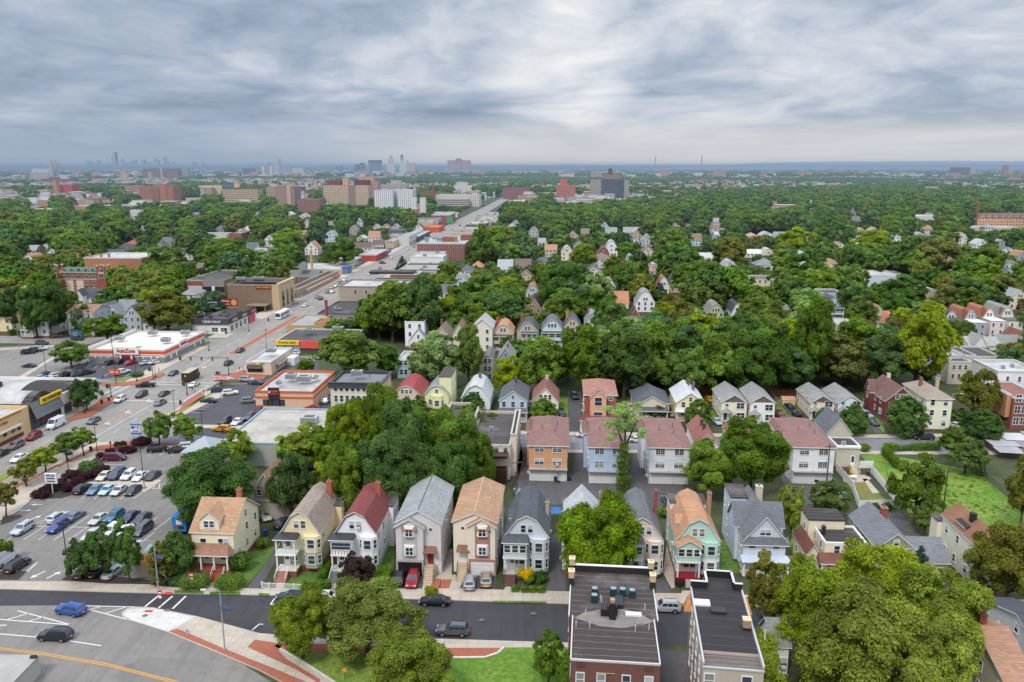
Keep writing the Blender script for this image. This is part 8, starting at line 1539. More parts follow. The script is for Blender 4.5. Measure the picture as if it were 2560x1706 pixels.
sheet('brick_corner',[[(-119.5,222.9),(-116.8,225.5),(-115.0,223.6),(-114.0,216.8),(-113.7,205.5),(-117.3,201.3),(-119.0,203.4),(-117.8,212.2)],[(-127.6,239.0),(-121.7,240.2),(-118.6,241.9),(-115.9,247.9),(-114.0,252.6),(-112.3,249.1),(-114.8,237.6),(-120.1,236.2),(-126.2,236.2)],[(-94.5,195.2),(-92.3,212.2),(-93.6,218.0),(-93.1,229.4),(-89.7,224.2),(-91.8,207.7),(-93.1,194.3)],[(-92.8,248.9),(-88.4,255.3),(-78.8,248.9),(-78.7,243.6),(-87.8,244.1)]],BRK,0.15,'structure',None)
sheet('avenue_median',[[(-102.0,279.0),(-99.9,278.8),(-95.3,351.7),(-97.4,351.8)]],BRK,0,'structure',0.12)
sheet('grass_median',[[(-113.7,127.4),(-111.6,127.3),(-109.2,166.2),(-110.1,168.2),(-111.3,166.3)]],GRB,0,'structure',0.14)
sheet('middle_pavement',[[(-93.8,196.6),(14.0,190.0),(85.0,187.8),(102.0,188.6),(342.3,185.3),(342.5,187.9),(102.2,191.2),(85.1,190.2),(14.1,192.7),(-47.8,196.4),(-93.7,199.1)],[(11.2,177.6),(84.3,176.7),(121.3,176.2),(121.4,178.3),(84.4,178.8),(11.3,179.6)]],CON,0,'structure',0.13)
sheet('store_lot',[[(-199.0,288.0),(-169.0,296.3),(-147.7,268.9),(-117.5,268.9),(-115.1,255.3),(-121.6,240.1),(-128.1,240.1),(-138.5,246.0),(-169.4,243.0)]],mat('asphalt_grey','837e78','asphalt',.9,.12,.5,run=20,crack=.16),0.03,'structure',None)
sheet('lot_kerb',[[(-157.7,246.0),(-158.2,247.5),(-163.9,282.0),(-162.5,281.0),(-155.7,246.0)],[(-189.3,287.0),(-167.9,294.2),(-166.3,292.1),(-187.9,284.8)]],CON,0,'structure',0.12)
sheet('dark_lot',[[(-145.7,264.5),(-119.9,265.4),(-117.8,252.1),(-124.4,246.0),(-129.9,244.5),(-139.3,246.0),(-145.7,249.0)]],BLK,0.034,'structure',None)
sheet('store_lawn',[[(-120.6,270.7),(-125.2,296.3),(-115.4,299.6),(-116.5,274.7),(-116.7,268.9)],[(-119.3,260.3),(-119.8,266.3),(-116.9,266.3),(-117.3,259.4)],[(-128.8,243.0),(-123.3,246.0),(-118.5,252.9),(-116.6,246.0),(-122.3,241.5)]],GRB,0.06,'structure',None)
sheet('doughnut_lot',[[(-90.4,207.6),(-89.7,220.6),(-88.8,226.9),(-86.2,242.7),(-78.4,244.9),(-57.7,246.5),(-47.5,200.4),(-70.1,200.4),(-71.7,186.0),(-84.7,193.4)]],BLK,0.032,'structure',None)
sheet('lot_verge',[[(-91.4,210.0),(-90.8,222.4),(-89.3,228.2),(-88.6,226.9),(-89.4,220.6),(-90.4,207.6)],[(-89.4,200.4),(-89.2,204.5),(-84.9,204.5),(-84.9,198.8)],[(-81.8,275.0),(-69.8,275.9),(-69.0,273.1),(-80.1,272.2)]],GRB,0,'structure',0.15)
sheet('shop_lot',[[(-87.4,280.7),(-69.2,275.0),(-61.2,246.5),(-77.7,248.0)]],BLK,0.031,'structure',None)
sheet('rear_yard',[[(1.5,180.8),(4.1,180.8),(3.8,160.4),(12.5,160.4),(15.1,178.7),(18.0,178.7),(16.5,159.3),(24.5,159.3),(29.1,178.7),(31.4,178.7),(29.3,158.5),(36.1,158.5),(34.4,147.4),(18.6,147.4),(0.4,148.9)]],DRV,0.03,'structure',None)
sheet('asphalt_drive',[[(60.7,173.7),(59.7,163.9),(59.8,158.7),(68.9,158.7),(67.1,152.7),(63.1,148.9),(56.1,148.1),(57.2,156.7)],[(65.2,144.9),(75.7,144.4),(74.5,132.8),(70.4,129.3),(63.7,129.3),(62.1,134.7)],[(73.8,125.9),(75.1,127.3),(73.0,118.7),(72.0,112.6),(71.1,111.4),(67.6,111.4),(68.9,116.7)],[(-20.0,114.6),(-19.4,122.2),(-14.5,122.0),(-14.5,114.2)],[(-8.8,113.9),(-7.7,122.0),(-2.5,122.0),(-2.9,113.9)],[(5.5,113.5),(6.2,129.3),(7.7,135.3),(9.7,135.3),(8.5,113.5)],[(23.6,119.2),(25.3,118.7),(25.1,112.6),(22.1,110.4)],[(-42.5,116.0),(-41.9,123.8),(-41.9,129.9),(-40.4,126.0),(-40.5,115.8)],[(14.1,191.8),(16.6,228.6),(20.6,228.6),(17.6,191.8)],[(91.8,191.3),(94.9,204.9),(98.8,209.3),(93.7,191.3)],[(20.8,99.5),(24.3,99.0),(22.9,91.3),(19.3,91.3)]],DRV,0.034,'structure',None)
sheet('driveway',[[(47.2,126.8),(48.9,127.0),(49.9,119.2),(47.1,119.2),(45.7,121.7)]],SOI,0.034,'structure',None)
sheet('front_walk',[[(-49.3,115.8),(-49.0,118.9),(-48.1,118.9),(-47.9,115.7)],[(-37.8,115.8),(-38.2,118.4),(-37.1,118.4),(-36.3,115.7)],[(-28.9,114.9),(-29.2,118.2),(-28.5,118.2),(-27.6,114.9)],[(-14.5,113.9),(-14.2,120.3),(-12.3,120.3),(-11.7,122.2),(-11.0,129.3),(-10.4,129.3),(-10.0,120.3),(-7.6,120.3),(-8.8,113.9),(-10.2,114.0)],[(-1.8,113.9),(-1.0,116.5),(0.8,116.5),(0.1,113.9)],[(27.1,115.3),(28.4,115.3),(27.5,111.7),(25.6,111.7)],[(25.1,121.2),(28.1,132.9),(29.1,132.9),(26.1,116.3),(25.5,115.8)]],CON,0.05,'structure',None)
sheet('front_lawn',[[(-55.2,116.5),(-53.6,121.2),(-48.7,118.9),(-49.5,116.0)],[(-47.4,116.0),(-48.0,118.9),(-46.8,122.2),(-45.1,131.7),(-41.9,129.9),(-41.9,123.8),(-42.8,116.0)],[(-36.3,115.8),(-36.8,120.2),(-35.1,122.2),(-32.2,124.3),(-30.8,123.8),(-29.4,115.8)],[(-27.4,115.1),(-27.9,118.7),(-24.3,120.7),(-22.3,129.3),(-21.3,132.9),(-20.0,123.8),(-20.3,115.1)],[(37.4,132.9),(40.7,132.9),(38.4,120.7),(34.4,121.2)]],GRS,0.045,'structure',None)
sheet('brick_path',[[(-13.1,115.8),(-12.9,119.0),(-11.6,119.0),(-11.4,114.0)],[(-11.6,118.7),(-9.8,118.8),(-10.2,114.0),(-11.7,114.0)]],BRK,0.07,'structure',None)
sheet('grass_yard',[[(81.4,176.1),(86.9,176.9),(78.5,154.2),(80.4,167.0)],[(86.9,176.9),(103.7,166.1),(102.4,155.0),(99.2,134.1),(90.7,129.3),(76.2,131.6),(76.8,141.8),(78.8,154.2)],[(49.8,132.8),(52.3,137.8),(58.1,141.8),(57.2,137.8),(52.5,128.2),(49.1,127.6)]],GRB,0.03,'structure',None)
sheet('fenced_lawn',[[(71.3,159.8),(75.2,160.1),(75.8,149.8),(70.1,150.0)]],GRD,0.05,'structure',None)
sheet('patio',[[(72.0,163.9),(77.6,163.9),(77.7,161.7),(74.9,159.8),(71.0,159.8)],[(75.7,161.7),(76.7,161.7),(76.0,154.2),(74.5,153.9)]],CON,0.055,'structure',None)
sheet('side_yard_grass',[[(1.2,160.5),(1.6,175.3),(2.3,181.1),(2.6,175.3),(0.4,155.2)],[(12.3,204.9),(13.8,224.7),(16.3,224.7),(15.0,204.9)],[(30.3,213.8),(32.2,224.7),(36.0,224.7),(35.1,216.1)],[(51.5,204.9),(57.2,226.0),(61.1,227.3),(54.6,201.7)],[(70.2,202.8),(76.5,221.0),(84.1,223.5),(77.5,203.8)],[(95.3,208.1),(102.6,223.5),(105.8,223.5),(94.5,191.8),(93.9,194.7)],[(61.8,190.9),(64.3,197.2),(68.6,196.7),(66.7,190.9)]],GRB,0.03,'structure',None)
sheet('road_marking',stripe([(-112.8,102.28),(-105.45,219.05)],.16)+stripe([(-112.4,102.26),(-105.05,219.03)],.16)+stripe([(-104.46,238.03),(-101.89,278.95)],.16)+stripe([(-103.96,238),(-101.39,278.92)],.16)+stripe([(-102.48,278.99),(-97.9,351.84)],.16)+stripe([(-99.49,278.8),(-94.91,351.65)],.16)+stripe([(-97.1,351.79),(-49.7,1105.3)],.2)+stripe([(-96.5,351.75),(-49.1,1105.26)],.2),YEL,.05)
sheet('road_marking',dashes((-118.99,102.67),(-112.08,212.46),.14,3,6)+dashes((-106.61,101.9),(-99.71,211.68),.14,3,6)+dashes((-110.2,242.4),(-81,706.48),.16,3,7)+dashes((-97.42,241.59),(-68.22,705.68),.16,3,7)+stripe([(-104.32,182.91),(-102.06,218.84)],.16)+stripe([(-106.93,240.19),(-105.11,269.13)],.16)+stripe([(-117.35,221),(-93.4,219.5)],.35)+stripe([(-116.27,238.17),(-92.32,236.66)],.35)+stripe([(-116.1,240.97),(-92.15,239.46)],.35)+stripe([(-91.62,219.19),(-90.52,236.65)],.3)+stripe([(-94.41,219.36),(-93.31,236.83)],.3)+stripe([(-118.76,220.89),(-117.67,238.36)],.3)+stripe([(-121.36,221.06),(-120.26,238.52)],.3)+dashes((-116.8,229.79),(-285.47,240.4),.14,3,6),WHT,.05)
arrows([(-106.72,199.47,266.0,1.3,'bent'),(-105.89,209.26,266.0,1.3,'bent'),(-104.98,219.98,266.0,1.3,'bent'),(-103.00,259.70,86.0,1.3,'bent'),(-95.08,375.96,86.0,1.3,'bent'),(-94.81,148.16,176.0,1.0,'straight'),(-95.35,145.49,0.0,1.0,'straight'),(-91.60,142.15,55.0,1.0,'straight'),(-78.43,120.28,245.0,1.1,'straight'),(-75.65,120.28,65.0,1.1,'straight'),(-74.82,265.97,176.0,1.2,'straight')],WHT)
sheet('road_marking',stripe([(-88.31,132.97),(-87.59,139.14)],0.13)+stripe([(-85.61,132.85),(-85.32,136.24)],0.13)+stripe([(-82.77,132.73),(-81.71,143.04)],0.13)+stripe([(-80.15,132.73),(-79.34,138.36)],0.13)+stripe([(-66.36,136.88),(-65.52,142.35)],0.13)+stripe([(-66.48,132.13),(-65.94,136.05)],0.13)+stripe([(-91.15,133.09),(-91.15,134.68)],0.13)+stripe([(-89.52,138.36),(-79.14,137.97)],0.13)+stripe([(-66.84,137.32),(-65.93,137.20)],0.13)+stripe([(-68.64,138.81),(-68.23,142.49)],0.13)+stripe([(-87.46,151.00),(-87.28,154.26)],0.13)+stripe([(-84.82,151.00),(-84.59,154.26)],0.13)+stripe([(-82.18,151.00),(-81.89,154.26)],0.13)+stripe([(-79.54,151.00),(-79.20,154.26)],0.13)+stripe([(-76.90,151.00),(-76.51,154.26)],0.13)+stripe([(-76.39,161.26),(-75.79,164.14)],0.13)+stripe([(-75.49,156.26),(-72.61,156.26)],0.13)+stripe([(-73.89,156.26),(-74.98,159.14)],0.13)+stripe([(-75.17,156.26),(-75.77,158.72)],0.13)+stripe([(-93.00,170.28),(-88.15,169.99)],0.13)+stripe([(-90.70,167.48),(-88.26,167.39)],0.13)+stripe([(-84.96,175.64),(-84.83,178.19)],0.13)+stripe([(-82.28,175.64),(-81.86,180.59)],0.13)+stripe([(-79.61,175.64),(-79.34,177.16)],0.13)+stripe([(-81.00,121.19),(-80.90,124.98),(-80.61,121.19)],0.13)+stripe([(-90.37,139.80),(-88.56,141.47)],0.13)+stripe([(-89.55,139.14),(-87.99,140.46)],0.13)+stripe([(-88.88,138.49),(-87.43,139.47)],0.13)+stripe([(-76.29,107.00),(-64.92,105.58),(-75.11,109.38)],0.2)+stripe([(-75.15,107.00),(-72.94,108.66)],0.2)+stripe([(-71.71,106.59),(-70.10,107.74)],0.2)+stripe([(-79.85,105.50),(-74.31,105.46)],0.2)+stripe([(-81.15,104.12),(-73.92,103.23),(-67.73,102.39)],0.2)+stripe([(-63.31,101.59),(-57.84,100.34)],0.2)+stripe([(-65.86,110.80),(-57.22,110.41)],0.2)+stripe([(-65.52,110.15),(-57.43,107.04)],0.2)+stripe([(-64.48,109.72),(-62.88,110.63)],0.2)+stripe([(-61.38,108.66),(-59.19,110.37)],0.2)+stripe([(-37.82,104.20),(-37.26,105.78),(-36.67,105.70)],0.2)+stripe([(-37.28,111.15),(-36.67,111.24)],0.2)+stripe([(-37.19,111.24),(-37.09,112.93)],0.2)+stripe([(-56.25,110.50),(-55.56,113.80)],0.32)+stripe([(-54.01,110.20),(-53.32,113.61)],0.32)+stripe([(-51.79,109.94),(-51.23,113.61)],0.32)+stripe([(-88.15,216.93),(-84.93,216.69)],0.13)+stripe([(-88.60,214.34),(-85.01,214.11)],0.13)+stripe([(-89.05,211.81),(-85.09,211.58)],0.13)+stripe([(-89.49,209.33),(-85.17,209.11)],0.13)+stripe([(-87.57,222.41),(-87.93,224.55)],0.13)+stripe([(-86.79,222.41),(-87.14,224.55)],0.13)+stripe([(-86.00,222.41),(-86.35,224.55)],0.13)+stripe([(-85.22,222.41),(-85.56,224.55)],0.13)+stripe([(-84.44,222.41),(-84.77,224.55)],0.13)+stripe([(-78.68,273.14),(-76.23,268.08)],0.13)+stripe([(-76.09,273.14),(-73.26,268.08)],0.13)+stripe([(-72.63,273.14),(-70.17,268.44)],0.13)+stripe([(-71.12,273.14),(-68.47,268.44)],0.13)+stripe([(-77.03,251.07),(-75.35,255.05)],0.13)+stripe([(-74.63,251.07),(-74.76,255.86)],0.13)+stripe([(-142.48,258.04),(-143.45,263.08)],0.13)+stripe([(-139.62,258.04),(-140.54,263.08)],0.13)+stripe([(-137.16,258.04),(-138.03,263.08)],0.13)+stripe([(-139.02,245.44),(-139.90,250.81)],0.13)+stripe([(-130.83,245.44),(-131.53,250.81)],0.13)+stripe([(-127.31,245.44),(-127.95,250.81)],0.13)+stripe([(-123.80,245.44),(-124.36,250.81)],0.13),WHT,.055)
sheet('road_marking',stripe([(-78.49,100.23),(-71.55,99.46),(-64.36,98.11),(-54.75,95.77),(-44.84,92.36),(-39.16,90.07)],.17)+stripe([(-78.82,100.70),(-71.80,99.86),(-64.61,98.53),(-54.95,96.17),(-44.77,92.68),(-38.84,90.25)],.17)+stripe([(-75.57,196.83),(-73.67,196.83)],.3)+stripe([(-72.72,196.83),(-71.13,196.83)],.3)+stripe([(-87.21,238.39),(-80.32,238.82)],.3),YEL,.052)
sheet('manhole',[[(-54.6,107.9),(-54.7,108.1),(-54.9,108.3),(-55.2,108.3),(-55.4,108.1),(-55.5,107.9),(-55.4,107.7),(-55.2,107.5),(-54.9,107.5),(-54.7,107.7)],[(-51.9,109.3),(-52.0,109.6),(-52.2,109.7),(-52.5,109.7),(-52.7,109.6),(-52.8,109.3),(-52.7,109.1),(-52.5,109.0),(-52.2,109.0),(-52.0,109.1)],[(-4.1,106.7),(-4.1,106.9),(-4.4,107.1),(-4.6,107.1),(-4.9,106.9),(-5.0,106.7),(-4.9,106.5),(-4.6,106.3),(-4.4,106.3),(-4.1,106.5)],[(3.7,108.5),(3.6,108.7),(3.3,108.8),(3.1,108.8),(2.8,108.7),(2.8,108.5),(2.8,108.2),(3.1,108.1),(3.3,108.1),(3.6,108.2)]],paint('6a625a',.8),0.158,'structure',None)
lamp('cobra',(-40.04,99.25),'grey street lamp with solar panel on the plaza beside the brick band',None,0.0,.1,9)
lamp('cobra',(-55.98,114.76),'grey street lamp with solar panel before the rusty container',None,0.0,.1,8.5)
lamp('cobra',(29.7,117.7),'slim grey street lamp in front of the red porch',None,90.0,.1,6)
lamp('cobra',(-174.84,275.61),'grey street lamp in the worn lot left of the auto parts store',None,0.0,.1,9.5)
lamp('cobra',(-118.06,301.03),'pale street lamp at the laundromat corner',None,0.0,.1,11)
lamp('cobra',(112.53,195.67),'pale street lamp before the cream three-storey house',None,180.0,.1,9)
lamp('lot',(-73.41,120.58),'tall dark lot lamp standing by the small trees at the lot entrance',None,0.0,.1,9)
lamp('lot',(-76.94,156.26),'tall dark lot lamp on the concrete parking island',None,0.0,.1,9)
lamp('lot',(-95.96,174.49),'dark lot lamp at the brick corner of the parking lot',None,0.0,.1,8)
lamp('lot',(-94.92,160.53),'dark lot lamp between purple bushes and the avenue',None,0.0,.1,7)
lamp('lot',(-76.77,188.26),'dark lot lamp near the yellow car',None,0.0,.1,7)
lamp('lot',(-64.67,251.07),'white lot lamp behind the sandwich shop',None,0.0,.1,8)
lamp('lot',(-151.01,250.03),'thin dark pole between the two left-hand lots',None,0.0,.1,8)
lamp('lot',(-122.38,254.78),'thin dark pole in front of the auto parts store',None,0.0,.1,8)
lamp('post',(-110.8,283.68),'black post lamp on the left pavement by the store lawn',None,0.0,.1,7.0)
lamp('post',(-107.59,318.96),'black post lamp with banner by the laundromat windows',None,0.0,.1,7.0)
lamp('post',(-90.89,287.62),'black post lamp by the phone shop',None,0.0,.1,7.0)
lamp('post',(-106.47,383.91),'black post lamp by the bank corner',None,0.0,.1,7.0)
lamp('post',(-104.79,383.91),'second black post lamp by the bank corner',None,0.0,.1,7.0)
lamp('post',(-117.68,241.31),'black post lamp on the brick corner by the store sign',None,0.0,.1,7.0)
lamp('post',(-113.7,245.74),'black post lamp beside the flag at the crossing',None,0.0,.1,7.0)
lamp('post',(-116.67,208.15),'black post lamp under the tree by the furniture hall',None,0.0,.1,7.0)
lamp('post',(-91.09,205.97),'black post lamp with banner by the doughnut lot',None,0.0,.1,7.0)
lamp('wood',(-122.46,237.86),'tall wooden pole at the auto parts store corner',None,10.0,.1,15)
lamp('wood',(65.58,155.85),'wooden utility pole behind the bright white house',None,10.0,.1,10)
lamp('wood',(84.02,144.55),'wooden utility pole in the bright grass lot',None,10.0,.1,9)
lamp('wood',(1,151.92),'wooden utility pole by the fence of the long cream block',None,10.0,.1,8)
wire((65.58,155.85),9.5,(84.02,144.55),8.4,'thin black wire between the two yard poles')
wire((84.02,144.55),8.4,(106.09,154.25),8.4,'thin black wire running right over the grass lot')
wire((1,151.92),7.5,(65.58,155.85),9,'thin black wire sagging behind the rear garages')
signal_mast((-91.55,249.25),16.0,'green traffic signal mast reaching over the avenue by the sandwich shop',-3.6,5.6,4)
signal_mast((-95.76,226),1.2,'green traffic signal post at the doughnut corner',-3.6,3.8,2)
signal_mast((-116.9,223.45),1.2,'dark green signal post on the furniture side corner',-3.6,3.8,2)
signal_mast((-113.26,243.21),1.4,'green signal post by the flag on the store corner',-3.6,3.8,2)
signal_mast((-90.17,238.15),1.3,'green signal post behind the doughnut sign',-3.6,3.8,2)
pylon((-91.09,183.64),'white and blue pharmacy sign on two posts above purple bushes','p:e4e8ee',[('RITE',.6,'p:2b4f9a'),('AID',.6,'p:2b4f9a')],2.3,2.3,2.6,'p:2f62a8')
pylon((-94.68,153.63),'white pharmacy notice board on a single post beside the purple bushes','p:dfe2e6',[('RITE AID',.7,'p:3a5a9a'),('DRIVE THRU PHARMACY',.4,'p:444a55'),('FLU SHOTS TODAY',.4,'p:444a55')],2.5,2.2,2.2,None)
pylon((-88.2,233.69),'white doughnut shop sign with orange and pink letters at the lot entrance','p:ece8e6',[("DUNKIN'",.8,'p:e8762a'),('DONUTS',.8,'p:d8408a')],4.4,1.9,2.2,'p:8a2a3a')
pylon((-126.61,245.44),'low red auto parts sign on the lawn by the wooden pole','p:d8502c',[('AutoZone',.9,'p:f0eeea')],3.8,1.5,1.2,None)
billboard((-132.05,344.22),-3.6,'dark billboard with pale lettering above the laundromat roof','p:26303a',[('Tommy & Tommy',.9,'p:e8e8e8'),('LAW FIRM',.6,'p:8ac0e0')],5.4,8,3.6)
billboard((-124.88,346.52),-3.6,'red billboard with a sandwich picture above the laundromat roof','p:8a2430',[('Wendy',.9,'p:f0ece8'),('HOT NOW',.6,'p:f0ece8')],5.4,8,3.8,'p:d8a048')
no_entry((-50.85,115.42),'red do not enter sign by the hedge of the yellow house')
no_entry((-53.47,109.94),'red do not enter sign at the crossing on the plaza tip')
hydrant((-46.86,103.19),'silver fire hydrant on the plaza pavement')
yield_sign((-21.87,92.3),'small orange diamond sign on the lawn edge')
bin_((-116.6,217.32),'black litter bin on the brick corner by the furniture shops','p:23302a')
bin_((-115.9,219.98),'black litter bin nearer the crossing on that corner','p:23302a')
bin_((-93.98,216.73),'black litter bin beside the doughnut lot pavement','p:23302a')
bin_((-99.7,178.71),'black litter bin beneath the round trees','p:23302a')
bin_((-130.06,244.7),'blue litter bin by the auto parts lot','p:2f5fa8')
bin_((-99.74,178.71),'black litter bin behind the brick corner of the lot','p:23302a')
bin_((-106.32,341.38),'green litter bin on the bank pavement','p:23302a')
fence([(72.05,167.93),(71.29,156.66),(68.29,146.19),(75.31,146.69),(77.19,150.38),(79.07,165.2),(80.53,167.75),(77.45,167.75)],1.8,'white vinyl fence round the small yard behind the taupe house','solid','white',None)
fence([(-40.02,116.03),(-38.71,115.56),(-38.75,115.7),(-36.75,115.56),(-30.7,115.23)],1.15,'white iron fence before the cream and green house','picket','white',None)
fence([(75.56,139.78),(75.72,132.24),(74.84,125.94),(72.68,114.61),(71.97,111.66)],1.5,'rusty wire fence along the asphalt drive','chain','p:8a6a50',None)
fence([(102.87,167.93),(102.15,159.97),(101.33,152.68),(99.85,143.86)],1.7,'weathered grey fence along the bright grass lot','solid','p:77766e',None)
fence([(98.91,214.96),(97.87,204.89),(95.42,192.77)],1.4,'green wire fence beside the dark red house','chain','p:6a7a68',None)
fence([(76.34,227.29),(75.51,213.8),(74.76,203.62)],1.4,'grey wire fence between the twin houses','chain','p:8a9084',None)
fence([(55.95,228.59),(60.71,227.94)],1.9,'tan board fence behind the pale yellow gable house','solid','board:a06a3e',None)
fence([(75.41,226.64),(84.51,224.72)],1.9,'brown board fence behind the white twin house','solid','board:7a4a36',None)
fence([(67.71,111.66),(71.16,111.49),(73.58,111.58)],1.3,'black iron gate across the asphalt drive','picket','p:1e1e20',None)
fence([(2.18,180.64),(1.06,164.71),(-0.14,155.24)],1.2,'dark wire fence beside the long cream block','chain','p:4a4a48',None)
container((-61.72,119.43),'tan corrugated container with rusty orange and green top',93.87)
blue_truck((-60.64,134.68),'bright blue box trailer parked beside the yellow house',87.34)
white_hut((-65.26,90.07),'weathered white block with a black floodlight at the bottom left corner')
hoop((9.8,159.71),'portable basketball hoop standing before the orange house garage')
canopy_tent((8.4,140.46),'blue and white canopy tent behind the blue-grey house')
shanty((113.25,174.49),'sprawl of patched grey corrugated roofs at the right edge')
shed((77.39,213.8),'small yellow garden shed with tan roof')
umbrella((73.76,162.98),'closed yellow parasol beside the garden steps')
garden_table((73.13,161.85),'round white garden table on the patio')
wheelie((68.7,153.85),'blue wheeled bin in the corner of the rear drive','2a62b8')
wheelie((-45.1,134.68),'blue wheeled bin between the yellow and green houses','2a4f9a')
wheelie((9.32,160.53),'black wheeled bin at the orange house garage','1f1f22')
wheelie((12.35,160.66),'black wheeled bin at the corner of the orange house','222226')
wheelie((77.62,163.42),'dark wheeled bin inside the white fence','33373c')
person((-96.22,181.06),60,'1d1d20','22252c','person in black walking across the brick corner',1)
person((-116.21,191.35),90,'b8c4d8','c4ccd8','person in pale blue standing behind the white van',0)
person((-114.73,268.31),90,'b02028','2a2a30','person in red on the pavement by the store lawn',0)
person((-89.56,253.97),0,'1c1c1e','1c1c1e','person in black outside the sandwich shop',0)
person((-88.44,253.97),180,'2a2a2c','1c1c1e','second person in dark clothes outside the sandwich shop',0)
person((-96.04,230.58),40,'3a4a6a','2a2c34','person in blue crossing towards the doughnut corner',1)
person((-94.86,229.25),40,'d8d8dc','3a3c46','person in white crossing towards the doughnut corner',1)
person((-91.13,226.64),0,'5a3030','26262a','person in maroon waiting at the doughnut corner',0)
person((-118.33,210.94),0,'2a8ab0','2a6a90','person in turquoise under the furniture hall tree',0)
person((-72.9,191.06),80,'2a2422','3a3432','person in brown beside the yellow car',0)
person((-108.92,379.38),0,'c04a70','2a2a30','person in pink by the bank corner',0)
person((-107.16,401.21),90,'d8d4d0','4a4a58','person in white walking past the shop strip',1)
person((-115.48,252.38),200,'a84a3a','3a3a40','person in rust red at the store crossing',0)
person((-95.61,194.5),90,'e0e0e0','5a5a62','person in white behind the pharmacy sign',0)
person((-89.06,173.7),0,'3a5a9a','b8863a','person in blue behind the maroon minivan',0)
LOTC='cars parked in the pharmacy lot'
car('suv',(-90.35,136.24),263,'b9bcbc','silver SUV alone at the left end of the lot row, parked',LOTC)
car('suv',(-86.6,141),83,'c4c6c8','silver-white SUV parked behind the blue SUV',LOTC)
car('sedan',(-83.71,141.81),83,'6a7080','slate grey sedan parked beside the silver-white SUV',LOTC)
car('suv',(-84.36,137.07),263,'27408a','royal blue SUV parked by the lamp pole',LOTC)
car('sedan',(-78.52,140.59),263,'b4b6b0','silver sedan parked left of the teal SUV',LOTC)
car('suv',(-75.98,141.47),263,'1f6a84','teal SUV parked between silver and navy sedans',LOTC)
car('sedan',(-72.99,141.47),263,'1d2348','navy sedan parked beside the teal SUV',LOTC)
car('sedan',(-70.41,140.79),263,'303238','charcoal sedan parked at the right end of the row',LOTC)
car('sedan',(-76.42,134.07),263,'b8bab6','silver sedan parked behind the small dark trees',LOTC)
car('suv',(-73.66,135.43),263,'dcdcda','white SUV parked in the middle of the near row',LOTC)
car('sedan',(-71.23,135.3),263,'d6d6d4','white sedan parked beside the grey minivan',LOTC)
car('minivan',(-68.14,135.93),263,'55545a','dark grey minivan parked at the right end of the near row',LOTC)
car('sedan',(-88.2,162.12),267,'c9c7b0','champagne sedan parked first on the far side of the island',LOTC)
car('minivan',(-85.74,162.73),267,'3a4664','dark blue minivan parked between champagne and white cars',LOTC)
car('suv',(-83.01,162.38),267,'e2e2e0','white SUV parked on the far side of the island',LOTC)
car('sedan',(-80.35,161.86),267,'dfe3e4','white sedan parked behind the island lamp',LOTC)
car('sedan',(-77.69,162.12),267,'202125','black sedan parked last on the far side of the island',LOTC)
car('suv',(-89.13,154.89),87,'18181a','black SUV parked beside the purple bushes',LOTC)
car('sedan',(-86.37,154.65),267,'5f7898','steel blue sedan parked on the near side of the island',LOTC)
car('sedan',(-83.78,154.42),267,'9fc4cc','pale aqua sedan parked on the near side of the island',LOTC)
car('sedan',(-81.26,154.26),267,'bdbec2','silver sedan parked on the near side of the island',LOTC)
car('sedan',(-78.35,154.26),267,'1f1f22','black sedan parked at the island end by the lamp',LOTC)
car('suv',(-82.98,122.48),83,'222226','black SUV parked at the lot entrance beside the mail van',LOTC)
car('sedan',(-65.86,120.43),83,'a8b4ae','pale green-silver sedan parked under the small dark trees',LOTC)
car('sedan',(-70.67,120.68),83,'2a2a2e','dark sedan half hidden under the small dark trees',LOTC)
car('sedan',(-68.52,120.94),83,'1d1d20','second dark sedan hidden under the small dark trees',LOTC)
car('van',(-86.39,124.33),83,'d8dade','white mail van with blue stripe parked at the lot entrance')
car('minivan',(-91.23,172.92),5,'5a1426','deep maroon minivan parked by the purple bushes',near=True)
car('suv',(-83.76,178.54),12,'151517','large black SUV parked at the top of the lot',near=True)
car('sedan',(-78.72,178.13),18,'17171b','black sedan parked beside the silver pavilion',near=True)
car('suv',(-77.26,180.64),18,'dddddd','white SUV half hidden by the silver pavilion, parked',near=True)
car('suv',(-66.63,108.75),164,'2a56a0','bright blue SUV with spare wheel driving left on the lower road')
car('suv',(-65.21,102.08),175,'26262a','black SUV driving left on the lower road')
car('hatch',(-34.48,112.57),176,'1c2c4a','dark blue hatchback parked at the kerb beside the white iron fence')
car('sedan',(-29.43,112.57),176,'dcdcd8','white car parked at the kerb behind the round street tree')
car('sedan',(-11.9,111.33),176,'161618','black sedan in the dark street before the brick garden path')
car('suv',(-8.54,103.34),176,'4a5058','dark grey SUV driving left along the dark street')
car('suv',(-18.36,118.44),91,'15171a','black SUV parked nose out before the open garage')
car('suv',(-16.08,117.7),269,'9a1a26','bright red SUV parked nose out before the open garage')
car('suv',(-6.81,116.98),91,'9a9ca0','silver SUV parked before the white garage door')
car('suv',(-4.18,117.95),91,'9c8f7c','tan SUV parked before the white garage door')
car('suv',(23.21,109.51),176,'a9abb0','silver SUV parked in the dark street between the two brick blocks')
car('suv',(31.21,148.53),95,'5a5f66','grey SUV parked in the rear yard behind the beige house')
car('suv',(50,125.39),267,'77797c','silver-grey SUV parked beside the cream stepped house')
car('suv',(66.45,159.8),0,'241416','dark red-black SUV parked at the bright white house garage',near=True)
car('sedan',(66.5,151.52),170,'d4d6da','white car parked under the thin tree behind the yard')
car('hatch',(-47.25,141.81),300,'c9c4b4','pale hatchback under a cover beside the derelict garage, parked')
car('sedan',(-43.13,139.14),80,'2a2c34','dark sedan parked behind the cream and green house')
car('sedan',(1.38,152.69),100,'8a9098','grey car parked behind the blue-grey house roof')
